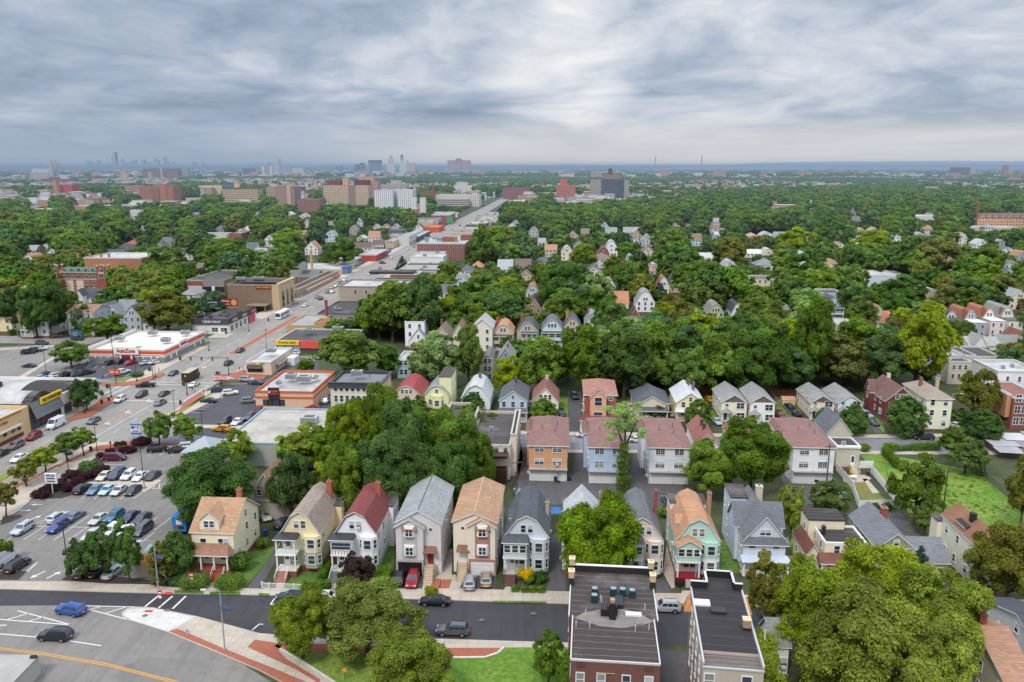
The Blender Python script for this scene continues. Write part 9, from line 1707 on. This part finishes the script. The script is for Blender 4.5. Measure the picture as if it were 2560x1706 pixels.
car('suv',(101.78,187.19),176,'26282c','black SUV on the middle street before the cream three-storey house',near=True)
car('suv',(4.98,214.96),100,'c4c8cc','white car parked between the grey-blue and cream houses')
car('suv',(13.39,205.97),275,'1c1e22','dark car parked beside the cream steep-roof house')
car('suv',(18.16,222.83),275,'1a1b1e','black SUV parked far up the brick house drive')
car('sedan',(30.75,185.4),-4,'d4d2cc','cream car parked behind the sky blue house')
car('sedan',(18.32,189.02),-4,'d8d8da','white car parked between orange and sky blue houses')
car('suv',(32.67,211.5),280,'d0d0cc','white SUV parked left of the bungalow')
car('sedan',(43.52,205.43),-4,'c9b4b4','pale pink car parked by the bungalow')
car('hatch',(56.34,220.35),110,'e0a01a','orange-yellow car parked on grass by the yellow house')
car('sedan',(54.74,214.38),110,'2a2c30','dark car parked behind the yellow house, next to the orange-yellow car')
car('sedan',(53.79,199.67),275,'a9b4bc','silver-blue car parked by the street tree')
car('suv',(72.07,204.89),275,'6a1a24','dark red car parked beside the white twin house')
car('suv',(76.93,210.94),285,'17181a','black SUV parked by the garden shed')
car('suv',(76.58,206.51),285,'202226','second black SUV parked in front of the one by the shed')
car('suv',(95.3,205.43),285,'b4c0c8','silver-blue SUV parked beside the baby blue house')
car('sedan',(94.19,199.16),285,'4a5058','dark grey sedan parked at the gate beside the baby blue house')
car('sedan',(114.85,196.16),300,'d2d2d0','white sedan parked beside the cream three-storey house')
car('suv',(127.86,199.67),150,'8f8778','tan SUV parked before the orange balcony block')
car('sedan',(-113.18,172.92),266,'dcdcda','white sedan driving towards the viewer beside the grass median')
car('sedan',(-119.13,175.69),266,'1c1c20','black car at the left kerb, cut by the picture edge')
car('suv',(-118.97,181.06),266,'6f6a66','taupe SUV parked at the left kerb')
car('suv',(-118.49,187.65),266,'8a1c28','red SUV parked at the left kerb')
car('sedan',(-110.4,200.7),266,'6f7072','grey sedan driving towards the viewer in the middle of the avenue')
car('suv',(-112.54,219.74),266,'e0e0de','white SUV driving towards the viewer near the furniture corner')
car('suv',(-108.61,224.72),266,'2c2e32','black SUV driving towards the viewer at the crossing')
car('sedan',(-102.55,226.25),86,'3a3438','dark plum sedan waiting at the crossing')
car('suv',(-99.64,216.73),86,'85807c','grey-tan SUV driving away to the crossing')
car('pickup',(-112.04,235.06),190,'1c1d20','black pickup truck turning into the side street')
car('sedan',(-109.65,249.72),266,'33363c','dark sedan driving towards the viewer past the store crossing')
car('sedan',(-97.58,236.04),86,'d8d8cc','cream-white sedan beside the brown delivery truck')
car('suv',(-96.35,263.08),86,'2a1c22','dark red-black car by the sandwich shop')
car('suv',(-98.79,282.3),86,'4a4640','brown-grey SUV beside the brick median')
car('van',(-118.07,196.66),266,'e2e2e4','white delivery van with red stripe parked at the left kerb',near=True)
delivery_truck((-101.45,243.21),86.39999999999998,'dark brown parcel delivery truck with tan roof at the crossing')
bus((-102.55,350.03),266.4,'white city bus driving towards the viewer past the bank')
car('suv',(-83.18,241.74),-4,'a9acb0','silver SUV at the doughnut lot entrance')
car('sedan',(-79.35,238.15),170,'2c3a4c','dark blue sedan behind the silver SUV in the doughnut lot')
car('suv',(-87.54,229.25),20,'24304a','navy SUV parked under the doughnut sign')
car('suv',(-83.34,226.64),20,'e4e4e2','white SUV parked beside the navy one')
car('sedan',(-86.75,218.77),175,'17211f','black-green sedan in the doughnut lot')
car('suv',(-74.94,218.52),20,'83868a','grey SUV by the doughnut shop door')
car('suv',(-75.3,199.85),262,'303236','dark SUV parked in front of the white roof, first of three')
car('sedan',(-72.04,199.54),262,'d8dada','white sedan parked in front of the white roof')
car('suv',(-70.1,203.48),262,'44484e','grey SUV at the white roof edge')
car('suv',(-73.97,193.41),170,'e0960f','bright yellow SUV with a person beside it')
car('hatch',(-55.42,211.7),170,'9a1c2a','red hatchback by the doughnut drive-through')
car('suv',(-52.94,218.73),85,'9aa4ac','grey-blue car squeezed beside the cornice block')
car('suv',(-78.2,277.81),175,'d4d6d8','white SUV in front of the phone shop')
car('suv',(-79.93,272.22),100,'cdbfae','beige SUV beside the sandwich shop')
car('sedan',(-68.31,272.22),110,'d2d4d6','white car under the tree by the phone shop')
car('van',(-146.89,263.66),70,'e0e0e0','white work van parked by the auto parts store')
car('suv',(-136.86,263.66),80,'222428','dark SUV parked at the store front')
car('suv',(-134.06,265.39),80,'191a1c','black SUV parked by the store door')
car('sedan',(-130.05,263.66),70,'b01a22','bright red sedan parked at the store door')
car('sedan',(-124.63,263.66),60,'b4bcc4','silver sedan parked at the store front')
car('sedan',(-121.99,264.53),50,'d6d8d6','white sedan parked at the store front')
car('pickup',(-126.71,250.56),60,'d2d4d4','white pickup parked by the red store sign')
car('suv',(-137.86,250.56),60,'26282e','black SUV in the back row of the store lot')
car('suv',(-139.53,248.24),60,'3f4852','blue-grey SUV in the back row of the store lot')
car('suv',(-142.78,247.47),60,'202024','black car in the back row, between white and blue-grey cars')
car('suv',(-145.58,246.71),60,'dcdcdc','white car in the back row of the store lot')
car('suv',(-148.76,247.47),60,'2c3440','dark blue car in the back row of the store lot')
car('sedan',(-149.38,244.46),60,'9ab4bc','pale blue car behind the barrel roof')
car('sedan',(-162.13,259.43),175,'23282e','dark sedan alone in the worn lot')
car('suv',(-174.12,279.09),20,'1e1f22','black SUV first of three in the worn lot')
car('suv',(-173.35,281.99),20,'3a3634','dark brown SUV second of three in the worn lot')
car('suv',(-172.97,284.95),20,'d8d8d8','white car third of three in the worn lot')
car('suv',(-177.84,294.19),-4,'4a4e54','grey SUV on the street behind the worn lot')
car('suv',(-179.28,306.3),20,'5a1f2a','maroon car in the shade before the teal annex')
car('suv',(-168.44,301.79),-4,'2a2e3a','dark blue car in front of the teal annex')
car('sedan',(-154.12,391.72),-4,'1d2230','dark car behind the billboards')
car('sedan',(-148.08,393.56),10,'8a1f2c','red car behind the billboards')
car('sedan',(-99.76,378.69),266,'dcdedc','white sedan driving towards the viewer near the bank')
car('sedan',(-99.78,403.53),86,'4a5258','grey sedan at the bank crossing')
car('suv',(-96.85,398.54),86,'343a40','dark SUV at the bank crossing')
car('suv',(-95.8,420.5),86,'d8dcdc','white SUV past the bank crossing')
car('sedan',(-98.41,420.5),266,'5a6468','grey-green sedan past the bank crossing')
car('sedan',(-99.49,435.73),266,'e0a820','yellow taxi by the shop strip')
car('suv',(-98.6,442.59),266,'d4d8d8','white car behind the yellow taxi')
car('sedan',(-99.41,454.5),266,'8a98a0','blue-grey car in the kerb queue')
car('suv',(-98.61,466.02),266,'d8dad8','white SUV in the kerb queue')
car('sedan',(-88.54,493.12),86,'d8d8d0','pale car by the white-roofed shop')
car('sedan',(-86.9,521.54),86,'6a7074','grey car far up the avenue')
car('suv',(-89.64,550.48),-4,'3a4048','dark car crossing the avenue far away')
car('sedan',(-85.88,495.42),-4,'c8b43a','yellow car beside the pale car')
for i,p in enumerate([(-88.13,581.99),(-90.12,551.96),(-84.12,644.03),(-81.95,666.16),(-77.36,731.3),(-87.55,759.81),(-73.64,838.01),(-71.43,852.6),(-62.79,845.24),(-58.75,907.87),(-55.06,907.87),(-50.28,933.78),(-46.98,970.67),(-45.71,1031.72),(-45.25,1088.69)]):car(('sedan','suv')[i%2],p,(266,86)[i%2],('dcdedc','50565c','d8d8d6','8a9094','2e3238')[i%5],'small distant car on the far stretch of the avenue','distant cars on the far avenue')
tree('H0',(-56.8,138.8),14.6,17.6,'dark','big round dark tree beside the yellow house roof')
tree('M0',(-70.1,119.4),7.1,6.4,'dark','small dark tree by the lot lamp, first of three at the entrance bed')
tree('M1',(-66.7,119.4),8.7,6.0,'dark','small dark tree in the middle of the entrance bed')
tree('M2',(-62.0,117.9),10.6,5.3,'dark','small dark tree nearest the rusty container, tallest of its bed')
tree('K0',(-56.4,116.5),8.1,3.7,'oli','narrow golden-green cypress beside the rusty container')
tree('P0',(-54.7,119.4),8.3,5.5,'dark','dense dark evergreen between the blue trailer and the yellow house')
tree('S0',(-102.3,157.5),6.2,6.0,'oli','round olive street tree on the avenue pavement, lowest but one of the row')
tree('S1',(-102.2,164.1),6.6,6.6,'yel','round street tree tinged orange on the avenue pavement')
tree('S0',(-101.7,172.3),6.7,7.2,'mid','largest round street tree of the avenue pavement row')
tree('S1',(-99.6,175.4),7.3,5.7,'mid','last round street tree of the row, by the brick corner')
tree('S1',(-97.4,142.5),7.4,5.4,'oli','round street tree in the bed at the left picture edge')
tree('S0',(-86.8,124.3),4.5,3.9,'mid','small round tree above the mail van at the left edge')
tree('M0',(-117.5,210.9),9.6,8.6,'dark','dark bushy tree at the end of the furniture shops')
tree('M1',(-85.4,183.2),8.1,6.8,'mid','spreading tree right of the pharmacy sign')
tree('M2',(-78.9,184.1),7.0,7.6,'mid','spreading tree before the bright yellow SUV')
tree('M1',(-147.0,257.8),9.4,11.0,'mid','wide flat-topped tree at the corner of the auto parts store')
tree('L1',(-137.9,313.3),17.3,21.5,'oli','broad olive-bronze tree behind the auto parts store')
tree('L2',(-155.2,298.5),10.6,15.4,'mid','broad green tree behind the store roof, left corner')
tree('L3',(-172.9,381.0),18.2,25.4,'mid','large green tree between the brick apartments and the olive tree')
tree('L0',(-186.5,306.3),21.3,12.9,'dark','tall dark tree over the shaded green porch')
tree('L1',(-181.9,307.4),22.9,15.8,'dark','tall dark tree with pale top right of the green porch')
tree('M2',(-169.4,308.6),12.4,9.9,'dark','compact dark tree in front of the teal annex')
tree('L2',(-203.6,316.9),20.1,12.8,'dark','deep green tree over the yellow edge house')
tree('M1',(-199.3,352.0),11.9,11.0,'mid','leafy tree at the foot of the green-roofed apartments')
tree('L3',(-177.9,352.0),13.7,16.4,'dark','dark tree before the brick apartments side wing')
tree('L2',(-189.1,436.5),23.2,26.9,'mid','tall tree right of the grey-green gambrel house')
tree('L0',(-170.9,475.8),24.3,32.9,'mid','huge tree behind the brick garage building')
tree('L4',(-223.7,571.6),20.6,28.9,'dark','dark tree over the white-fronted school corner')
tree('M0',(-24.2,113.9),7.2,6.9,'mar','bronze-purple maple in front of the white house with the red roof')
tree('H0',(-28.7,97.5),10.0,8.7,'str','broad street tree on the plaza, left one of the pair over the lawn')
tree('H1',(-19.9,98.1),10.4,12.5,'str','widest street tree of the plaza with forked trunk on the lawn')
tree('H2',(-12.6,87.7),9.8,11.4,'str','tree at the bottom edge before the bright lawn')
tree('M1',(4.7,91.6),7.6,4.5,'mid','bushy young tree beside the brick block ivy')
tree('H0',(12.9,111.9),17.0,13.1,'lime','bright lime green street tree in front of the white house')
tree('M2',(36.2,101.9),12.9,7.3,'oli','loose olive tree before the slate cross-gable house')
tree('H1',(49.6,97.9),15.7,13.7,'yel','highest crown of the huge yellow-green tree group')
tree('H2',(40.3,94.5),15.6,11.3,'yel','left shoulder of the huge yellow-green tree group')
tree('H0',(55.0,92.5),15.8,12.6,'yel','right shoulder of the huge yellow-green tree group')
tree('H1',(42.4,85.4),16.2,15.1,'yel','middle crown low in the huge yellow-green group')
tree('H2',(27.3,83.2),12.3,11.6,'yel','lowest crown of the huge group, by the beige block')
tree('H0',(50.4,85.4),14.5,11.8,'yel','low right crown of the huge group above the hidden roof')
tree('H2',(75.1,109.7),14.5,11.5,'oli','dark bronze street tree on the pavement at the right edge')
tree('C0',(65.4,117.0),7.0,4.7,'fir','small blue-green spruce before the olive green house')
tree('M0',(50.2,132.8),11.0,5.3,'yel','slender tree with golden blossom beside the slate cross-gable house')
tree('M1',(60.6,141.8),7.5,7.9,'mid','thin open tree behind the cream stepped house')
tree('L1',(76.0,139.8),13.9,9.5,'mid','tall full tree at the corner of the white fence')
tree('S0',(75.0,134.1),7.0,4.4,'mid','small tree at the bend of the rusty wire fence')
tree('M2',(101.9,174.5),7.6,7.3,'mid','leafy tree at the corner of the hedge on the middle street')
tree('M0',(99.6,164.7),8.2,9.1,'mid','spreading tree left of the patched grey roofs')
tree('L4',(94.9,137.8),15.0,6.8,'oli','olive tree cut by the right picture edge above the grass')
tree('H2',(40.2,152.7),11.2,11.2,'lime','bright green tree in front of the hidden white gable house')
tree('H0',(49.0,153.3),15.7,14.5,'mid','big full tree beside the bright white house')
tree('H0',(-36.4,166.6),15.9,9.1,'yel','yellowish tree before the cream cornice block')
tree('H1',(-29.2,168.8),18.8,9.8,'mid','tall tree before the beige house with red roof')
tree('H2',(-21.6,161.0),15.9,11.2,'mid','broad tree left of the long cream block')
tree('M0',(-46.3,166.6),10.5,13.2,'yel','yellow-green tree over the white pharmacy roof, middle')
tree('M1',(-60.7,166.6),9.5,7.3,'yel','yellow-green tree over the silver pavilion edge')
tree('L3',(-41.6,140.5),14.1,7.8,'dark','dark tree beside the derelict garage')
tree('M2',(-36.1,143.9),10.3,6.8,'yel','yellow-green tree behind the cream and green house')
tree('H1',(-24.0,140.5),16.6,12.3,'dark','large dark tree behind the white house with the red roof')
tree('H0',(-17.0,140.5),15.1,10.6,'dark','dark tree behind the pale grey garage house')
tree('H1',(-10.0,150.3),17.7,11.0,'mid','rich green tree hiding the long cream block')
tree('H2',(-21.7,150.3),20.7,10.7,'dark','dark tall tree behind the pale grey house roof')
tree('M1',(-9.7,183.6),10.3,12.7,'mid','airy tree over the black flat roof')
tree('M2',(-15.0,190.9),6.9,8.0,'mid','small tree at the black roof left corner')
tree('H0',(-35.2,175.8),14.3,9.3,'dark','dark tree deep in the mass before the cream cornice block')
tree('H1',(-26.2,172.7),13.8,9.2,'mid','full tree in the mass behind the white house with the red roof')
tree('L0',(-39.4,163.8),11.1,8.8,'mid','green tree at the pharmacy roof corner')
tree('H1',(-31.3,137.8),16.1,9.3,'mid','full green tree behind the gap of the cream and white houses')
tree('H2',(-11.2,140.5),15.1,9.5,'dark','dark tree behind the pale grey and cream garage houses')
tree('L3',(-14.8,137.8),12.3,5.7,'mid','low tree squeezed behind the two garage houses')
tree('H1',(-14.2,159.2),16.6,8.8,'mid','leafy tree covering the left part of the long cream block')
tree('H0',(-5.3,150.9),13.2,4.9,'mid','slender tree before the brown porches of the long cream block')
tree('P0',(-10.8,207.1),6.4,6.0,'dark','dark egg-shaped tree before the powder white house')
tree('P1',(8.2,199.7),6.9,6.9,'mid','egg-shaped street tree before the cream steep-roof house')
tree('M1',(-25.3,208.1),5.2,4.2,'mid','small loose tree beside the lemon yellow house')
tree('L3',(-0.8,223.5),12.1,11.5,'yel','yellow-flowering round tree behind the grey-blue gable house')
tree('L4',(8.6,223.5),17.6,15.6,'mid','broad feathery tree behind the cream steep-roof house')
tree('L0',(-23.0,234.0),17.7,15.9,'pale','pale-topped broad tree behind the lemon yellow house')
tree('L1',(-13.1,234.0),20.2,10.5,'mid','tall slim tree before the wide cream house')
tree('L2',(-50.8,243.5),16.3,21.9,'mid','very broad tree beside the phone shop')
tree('L4',(-39.6,246.5),10.3,9.0,'dark','dark tree beside the cyan flat house')
tree('M0',(-66.7,251.1),5.0,6.0,'mid','small tree in the phone shop lot')
tree('M2',(-67.8,242.0),4.0,5.4,'mid','low bushy tree behind the doughnut shop')
tree('L3',(-45.5,297.0),24.0,19.5,'mid','large tree right of the tan warehouse')
tree('L0',(-33.5,294.9),27.0,15.6,'dark','dark large tree behind the narrow white tower house')
tree('L1',(21.8,226.0),21.9,15.7,'mid','large leafy tree above the red brick and peach house')
tree('L2',(32.2,219.7),20.8,16.7,'dark','dark spreading tree right of the brick house')
tree('L3',(37.8,302.1),15.2,13.2,'mid','leafy tree behind the silver-roof house')
tree('L4',(41.0,228.6),21.3,15.5,'mid','tall broad tree behind the cream bungalow')
tree('L0',(29.8,223.5),21.7,13.8,'mid','bushy tree behind the peach and brick house')
tree('L1',(49.9,221.0),15.5,14.7,'mid','tree behind the pale yellow gable house')
tree('L2',(59.4,223.5),19.9,15.9,'mid','big tree behind the cream twin house')
tree('H1',(71.2,223.5),22.2,19.1,'dark','very large dark tree with visible trunk behind the white twin house')
tree('L3',(82.5,227.3),14.6,12.3,'dark','dark tree behind the board fence')
tree('L4',(89.4,231.2),28.0,12.4,'mid','tall tree reaching up before the turquoise gambrel house')
tree('L0',(54.6,295.6),12.7,15.3,'blue','blue-green tree before the sage gambrel house')
tree('L1',(62.7,287.3),18.2,12.1,'oli','olive-topped tree left of the sage gambrel house')
tree('L2',(100.2,309.0),15.8,15.0,'mid','round tree right of the white black-gambrel house')
tree('P1',(38.8,202.3),4.2,5.4,'dark','egg-shaped dark tree before the cream bungalow')
tree('P0',(47.7,194.2),8.2,7.3,'mid','egg-shaped street tree before the pale yellow gable house')
tree('S0',(61.2,194.7),3.9,3.4,'yel','small yellowish tree before the twin houses')
tree('P1',(78.7,191.8),6.7,5.3,'dark','dark egg-shaped tree before the peach twin house')
tree('P0',(85.4,189.9),8.3,6.6,'dark','dark egg-shaped tree before the baby blue twin house')
tree('P1',(98.1,189.2),10.6,9.4,'dark','largest egg-shaped tree, before the dark red house')
tree('P0',(114.7,185.4),8.4,9.7,'dark','egg-shaped tree before the orange balcony block')
tree('M0',(120.9,199.7),15.3,10.7,'oli','olive tree on an ivy trunk before the plain white block')
tree('M1',(118.0,200.7),3.6,5.2,'mid','low tree beside the cream three-storey house')
tree('L1',(121.1,231.2),27.2,19.3,'yel','huge tree with yellow-green right half behind the dark red house')
tree('L2',(96.2,248.5),24.8,13.3,'mid','tall round-topped tree below the turquoise gambrel house')
tree('L3',(108.9,245.4),19.6,17.0,'mid','broad tree before the low white shop')
tree('L4',(81.8,228.6),14.4,12.7,'dark','dark tree behind the peach twin house')
tree('L0',(110.3,228.6),18.4,15.2,'dark','dark mass of a tree behind the dark red house')
tree('M2',(162.7,287.3),10.9,7.7,'mid','small tree before the row house wings')
tree('M0',(169.7,289.3),9.9,5.9,'mid','smaller tree right of it before the grey row house wing')
tree('L1',(165.0,254.8),9.8,12.5,'oli','olive tree above the plain white block right end')
tree('L2',(141.6,318.5),14.1,12.9,'mid','tree right of the turquoise gambrel house')
tree('L3',(-9.4,564.6),24.9,28.5,'yel','yellow-green rounded tree near the cluttered-roof brick block')
tree('L4',(-20.8,523.1),28.3,16.0,'mid','tree beside the cluttered-roof brick block')
tree('H2',(22.5,349.3),24.0,21.7,'dark','very large dark tree in the centre of the woods')
tree('L0',(39.6,361.4),18.8,15.1,'pale','paler tree right of the very large dark one')
tree('L1',(-10.3,349.3),20.0,23.3,'mid','broad tree left of the brown annex house')
tree('L2',(-22.5,343.5),16.8,16.0,'mid','broad tree further left above the tan warehouse')
tree('L3',(45.9,510.6),17.7,17.3,'yel','yellow-green tree before the crimson house')
tree('L4',(55.7,436.8),18.1,12.1,'mid','slim tree left of the terracotta gambrel house')
tree('L0',(69.9,436.8),21.0,12.1,'dark','tall dark tree beside the spindly one')
tree('C0',(75.4,403.3),8.1,10.0,'fir','dark conifer before the terracotta gambrel house')
tree('C0',(140.0,369.1),12.9,8.4,'fir','dark spruce left of the turquoise gambrel house')
tree('L1',(153.1,413.7),21.9,25.8,'dark','large dark spreading tree in the right-hand woods')
tree('L2',(92.0,390.1),20.7,24.3,'mid','broad tree by the white black-gambrel house')
tree('L3',(253.2,560.8),22.4,26.3,'yel','bright yellow-green tree among the right-hand woods')
tree('L4',(178.5,361.2),17.1,19.2,'dark','dark dense tree left of the tan white-roof block')
tree('L0',(253.9,476.4),24.0,28.7,'oli','olive tree with bare branches in the right-hand woods')
tree('L1',(288.7,489.9),19.8,30.4,'mid','large tree by the right-hand edge houses')
tree('L2',(219.3,381.4),14.1,16.6,'oli','olive-brown tree above the charcoal gambrel row')
tree('L3',(235.3,381.4),14.9,18.8,'oli','olive-brown tree right of its twin above the row')
tree('L4',(202.6,569.9),22.8,26.7,'yel','bright leafy tree left of the spindly group')
tree('M1',(156.4,361.2),13.4,10.3,'pale','pale willow-like tree right of the turquoise house')
tree('M2',(157.6,346.5),12.9,11.2,'mid','leafy tree beside the willow-like one')
tree('L0',(-172.1,615.4),19.7,30.1,'yel','big yellow-green tree in the left-hand woods by the avenue')
tree('L1',(-112.2,522.0),19.8,20.0,'mid','tree in front of the long tan building')
tree('L2',(-158.2,510.8),15.0,18.2,'pale','pale-leaved tree in front of the left-hand woods')
tree('C0',(-70.6,510.8),9.8,9.8,'fir','spiky conifer by the far avenue')
tree('L3',(-221.2,694.7),12.1,13.2,'mid','rounded tree by the white-fronted school')
for p,rx,h in[((-96,151.92),2.2,1.8),((-95.73,155.21),2.0,1.7),((-92.37,154.89),1.9,1.7),((-92.07,157.89),2.0,1.8),((-95.3,157.89),1.6,1.6),((-95.09,161.69),2.2,1.9),((-91.75,161),1.9,1.7),((-90.8,162.99),1.9,1.7),((-90.41,165.21),1.7,1.6),((-95.11,174.49),1.2,1.4),((-94.37,177.31),1.3,1.3),((-93.95,181.23),1.8,1.6),((-90.97,177.72),2.0,1.6),((-89.86,178.13),1.6,1.4),((-89.9,182.34),2.2,2.2),((-88.96,183.21),1.7,1.9)]:shrub(p,rx,h,'pur','dark purple barberry bush in the planting beds round the pharmacy lot','purple bushes in the lot beds',z=.1)
shrub((-92.88,164.76),2.6,3.2,'dark','loose dark green bush above the purple ones by the lot lamp',None,'shrub',None,0,0.1)
shrub((-92.42,178.96),1.4,1.3,'mid','green bush among the purple ones at the brick corner',None,'shrub',None,0,0.1)
shrub((-45.3,121.81),2.3,3.4,'mid','big round green bush at the corner of the yellow house',None,'shrub',None,0,0.1)
shrub((-44.06,129.9),1.4,2.0,'lime','light green flowering bush behind the yellow house corner',None,'shrub',None,0,0.1)
shrub((-50.76,116.26),0,1.9,'mid','thick green hedge before the yellow house, left of its steps',None,'hedge',(3.56,2.6),0)
shrub((-45.21,116.03),0,2.0,'mid','thick green hedge before the yellow house, right of its steps',None,'hedge',(3.43,2.6),0)
shrub((-54.18,116.98),1.4,1.6,'dark','low dark bush at the end of the hedge row',None,'shrub',None,0,0.1)
shrub((-29.98,115.79),0,1.3,'mid','clipped hedge end beside the white iron fence',None,'hedge',(1.71,1.4),0)
shrub((-31.03,120.98),0,1.2,'mid','clipped hedge running back between green and white houses',None,'hedge',(4.59,1.2),87.25)
shrub((-24.7,114.97),0,1.2,'dark','clipped dark hedge beneath the purple maple',None,'hedge',(6,1.2),-6.68)
shrub((-21.15,118),0,1.6,'mid','overgrown hedge left of the car-filled drive',None,'hedge',(5.37,2.2),85.87)
shrub((2.28,117.95),1.5,3.1,'gold','bright yellow rounded bush before the blue-grey house',None,'shrub',None,0,0.1)
shrub((4.57,117.95),1.4,2.2,'dark','dark round bush at the corner bay of the blue-grey house',None,'shrub',None,0,0.1)
shrub((2.95,116.74),0.75,2.2,'mid','narrow green bush in front of the yellow bush',None,'shrub',None,0,0.1)
shrub((-12.82,114.16),1.4,1.2,'yel','yellow-green low bush at the brick garden path',None,'shrub',None,0,0.1)
shrub((-11.9,123.01),0.7,1.0,'mid','small green bush by the grey garage house stairs',None,'shrub',None,0,0.1)
shrub((0.53,114.86),0,1.15,'mid','clipped square bush of the front garden, first from the stairs','clipped square bushes','shrub',(1.0,.8),-3)
shrub((2.08,114.67),0,1.15,'mid','clipped square bush of the front garden, second from the stairs','clipped square bushes','shrub',(1.0,.8),-3)
shrub((3.29,114.67),0,1.15,'mid','clipped square bush of the front garden, third from the stairs','clipped square bushes','shrub',(1.0,.8),-3)
shrub((4.65,114.58),0,1.15,'mid','clipped square bush of the front garden, at the drive end','clipped square bushes','shrub',(1.0,.8),-3)
shrub((-120.92,290.34),2.0,2.6,'mid','round clipped bush on the store lawn nearest the avenue',None,'shrub',None,0,0.1)
shrub((-118.73,294.53),1.4,2.6,'mid','round clipped bush standing alone on the store lawn',None,'shrub',None,0,0.1)
shrub((-121.21,284.27),1.6,1.9,'dark','dark low bush against the store side wall',None,'shrub',None,0,0.1)
shrub((-120.77,279.4),1.7,1.9,'dark','dark low bush at the store corner',None,'shrub',None,0,0.1)
shrub((-90.92,204.36),1.0,1.9,'lime','yellow-green clipped ball bush by the doughnut lot',None,'shrub',None,0,0.1)
shrub((-88.95,204.36),1.1,1.9,'lime','second yellow-green clipped ball bush by the doughnut lot',None,'shrub',None,0,0.1)
shrub((-120.2,246.95),2.6,1.4,'dark','dark spreading juniper on the store corner lawn',None,'shrub',None,0,0.1)
shrub((-199.2,311.31),2.2,3.0,'dark','dark bush beside the yellow edge house',None,'shrub',None,0,0.1)
shrub((73.77,145.97),1.2,1.5,'dark','dark green bush along the white fence foot',None,'shrub',None,0,0.1)
shrub((71.36,145.97),1.2,1.5,'dark','second dark bush along the white fence foot',None,'shrub',None,0,0.1)
shrub((83.94,145.26),1.0,2.8,'dark','ivy-covered stump by the yard pole',None,'shrub',None,0,0.1)
shrub((29.67,142.49),2.2,2.4,'mid','overgrown green bushes behind the beige house',None,'shrub',None,0,0.1)
shrub((27.02,116.74),0.9,1.0,'mar','flower pots shrub beside the red porch steps',None,'shrub',None,0,0.1)
shrub((45.35,217.32),2.2,2.6,'pale','flowering bush right of the cream bungalow',None,'shrub',None,0,0.1)
shrub((83.36,178.54),1.6,1.9,'mid','clipped hedge stub beside the taupe house',None,'shrub',None,0,0.1)
shrub((89.4,178.75),0,2.0,'mid','ivy-grown hedge corner on the middle street',None,'hedge',(2.74,1.6),-8.71)
shrub((86.77,172.25),0,1.8,'mid','ivy-grown hedge running back along the grass lot',None,'hedge',(9.38,1.5),-97.58)
shrub((93.23,179.17),0,1.3,'blue','bluish hedge part on the middle street',None,'hedge',(3.42,1.5),6.99)
shrub((98.35,179.38),0,2.0,'mid','long ivy-grown hedge on the middle street',None,'hedge',(7.02,1.6),6.83)
ivy_tree((22.75,154.29),19.53,'pale half-bare tree whose trunk is wrapped in dark ivy')
ivy_wall((6.79,80.5),'dark ivy climbing the side wall of the brick block')
weeds([(90,165,87,138,110),(97,167,93,135,90),(78,147,78,133,60),(55,138,54,128,20),(31,147,28,124,25),(-33,208,-5,202,60),(-46,147,-24,145,60),(102,169,106,154,60)])
avenue_shops();wood_houses();far_woods();far_houses()
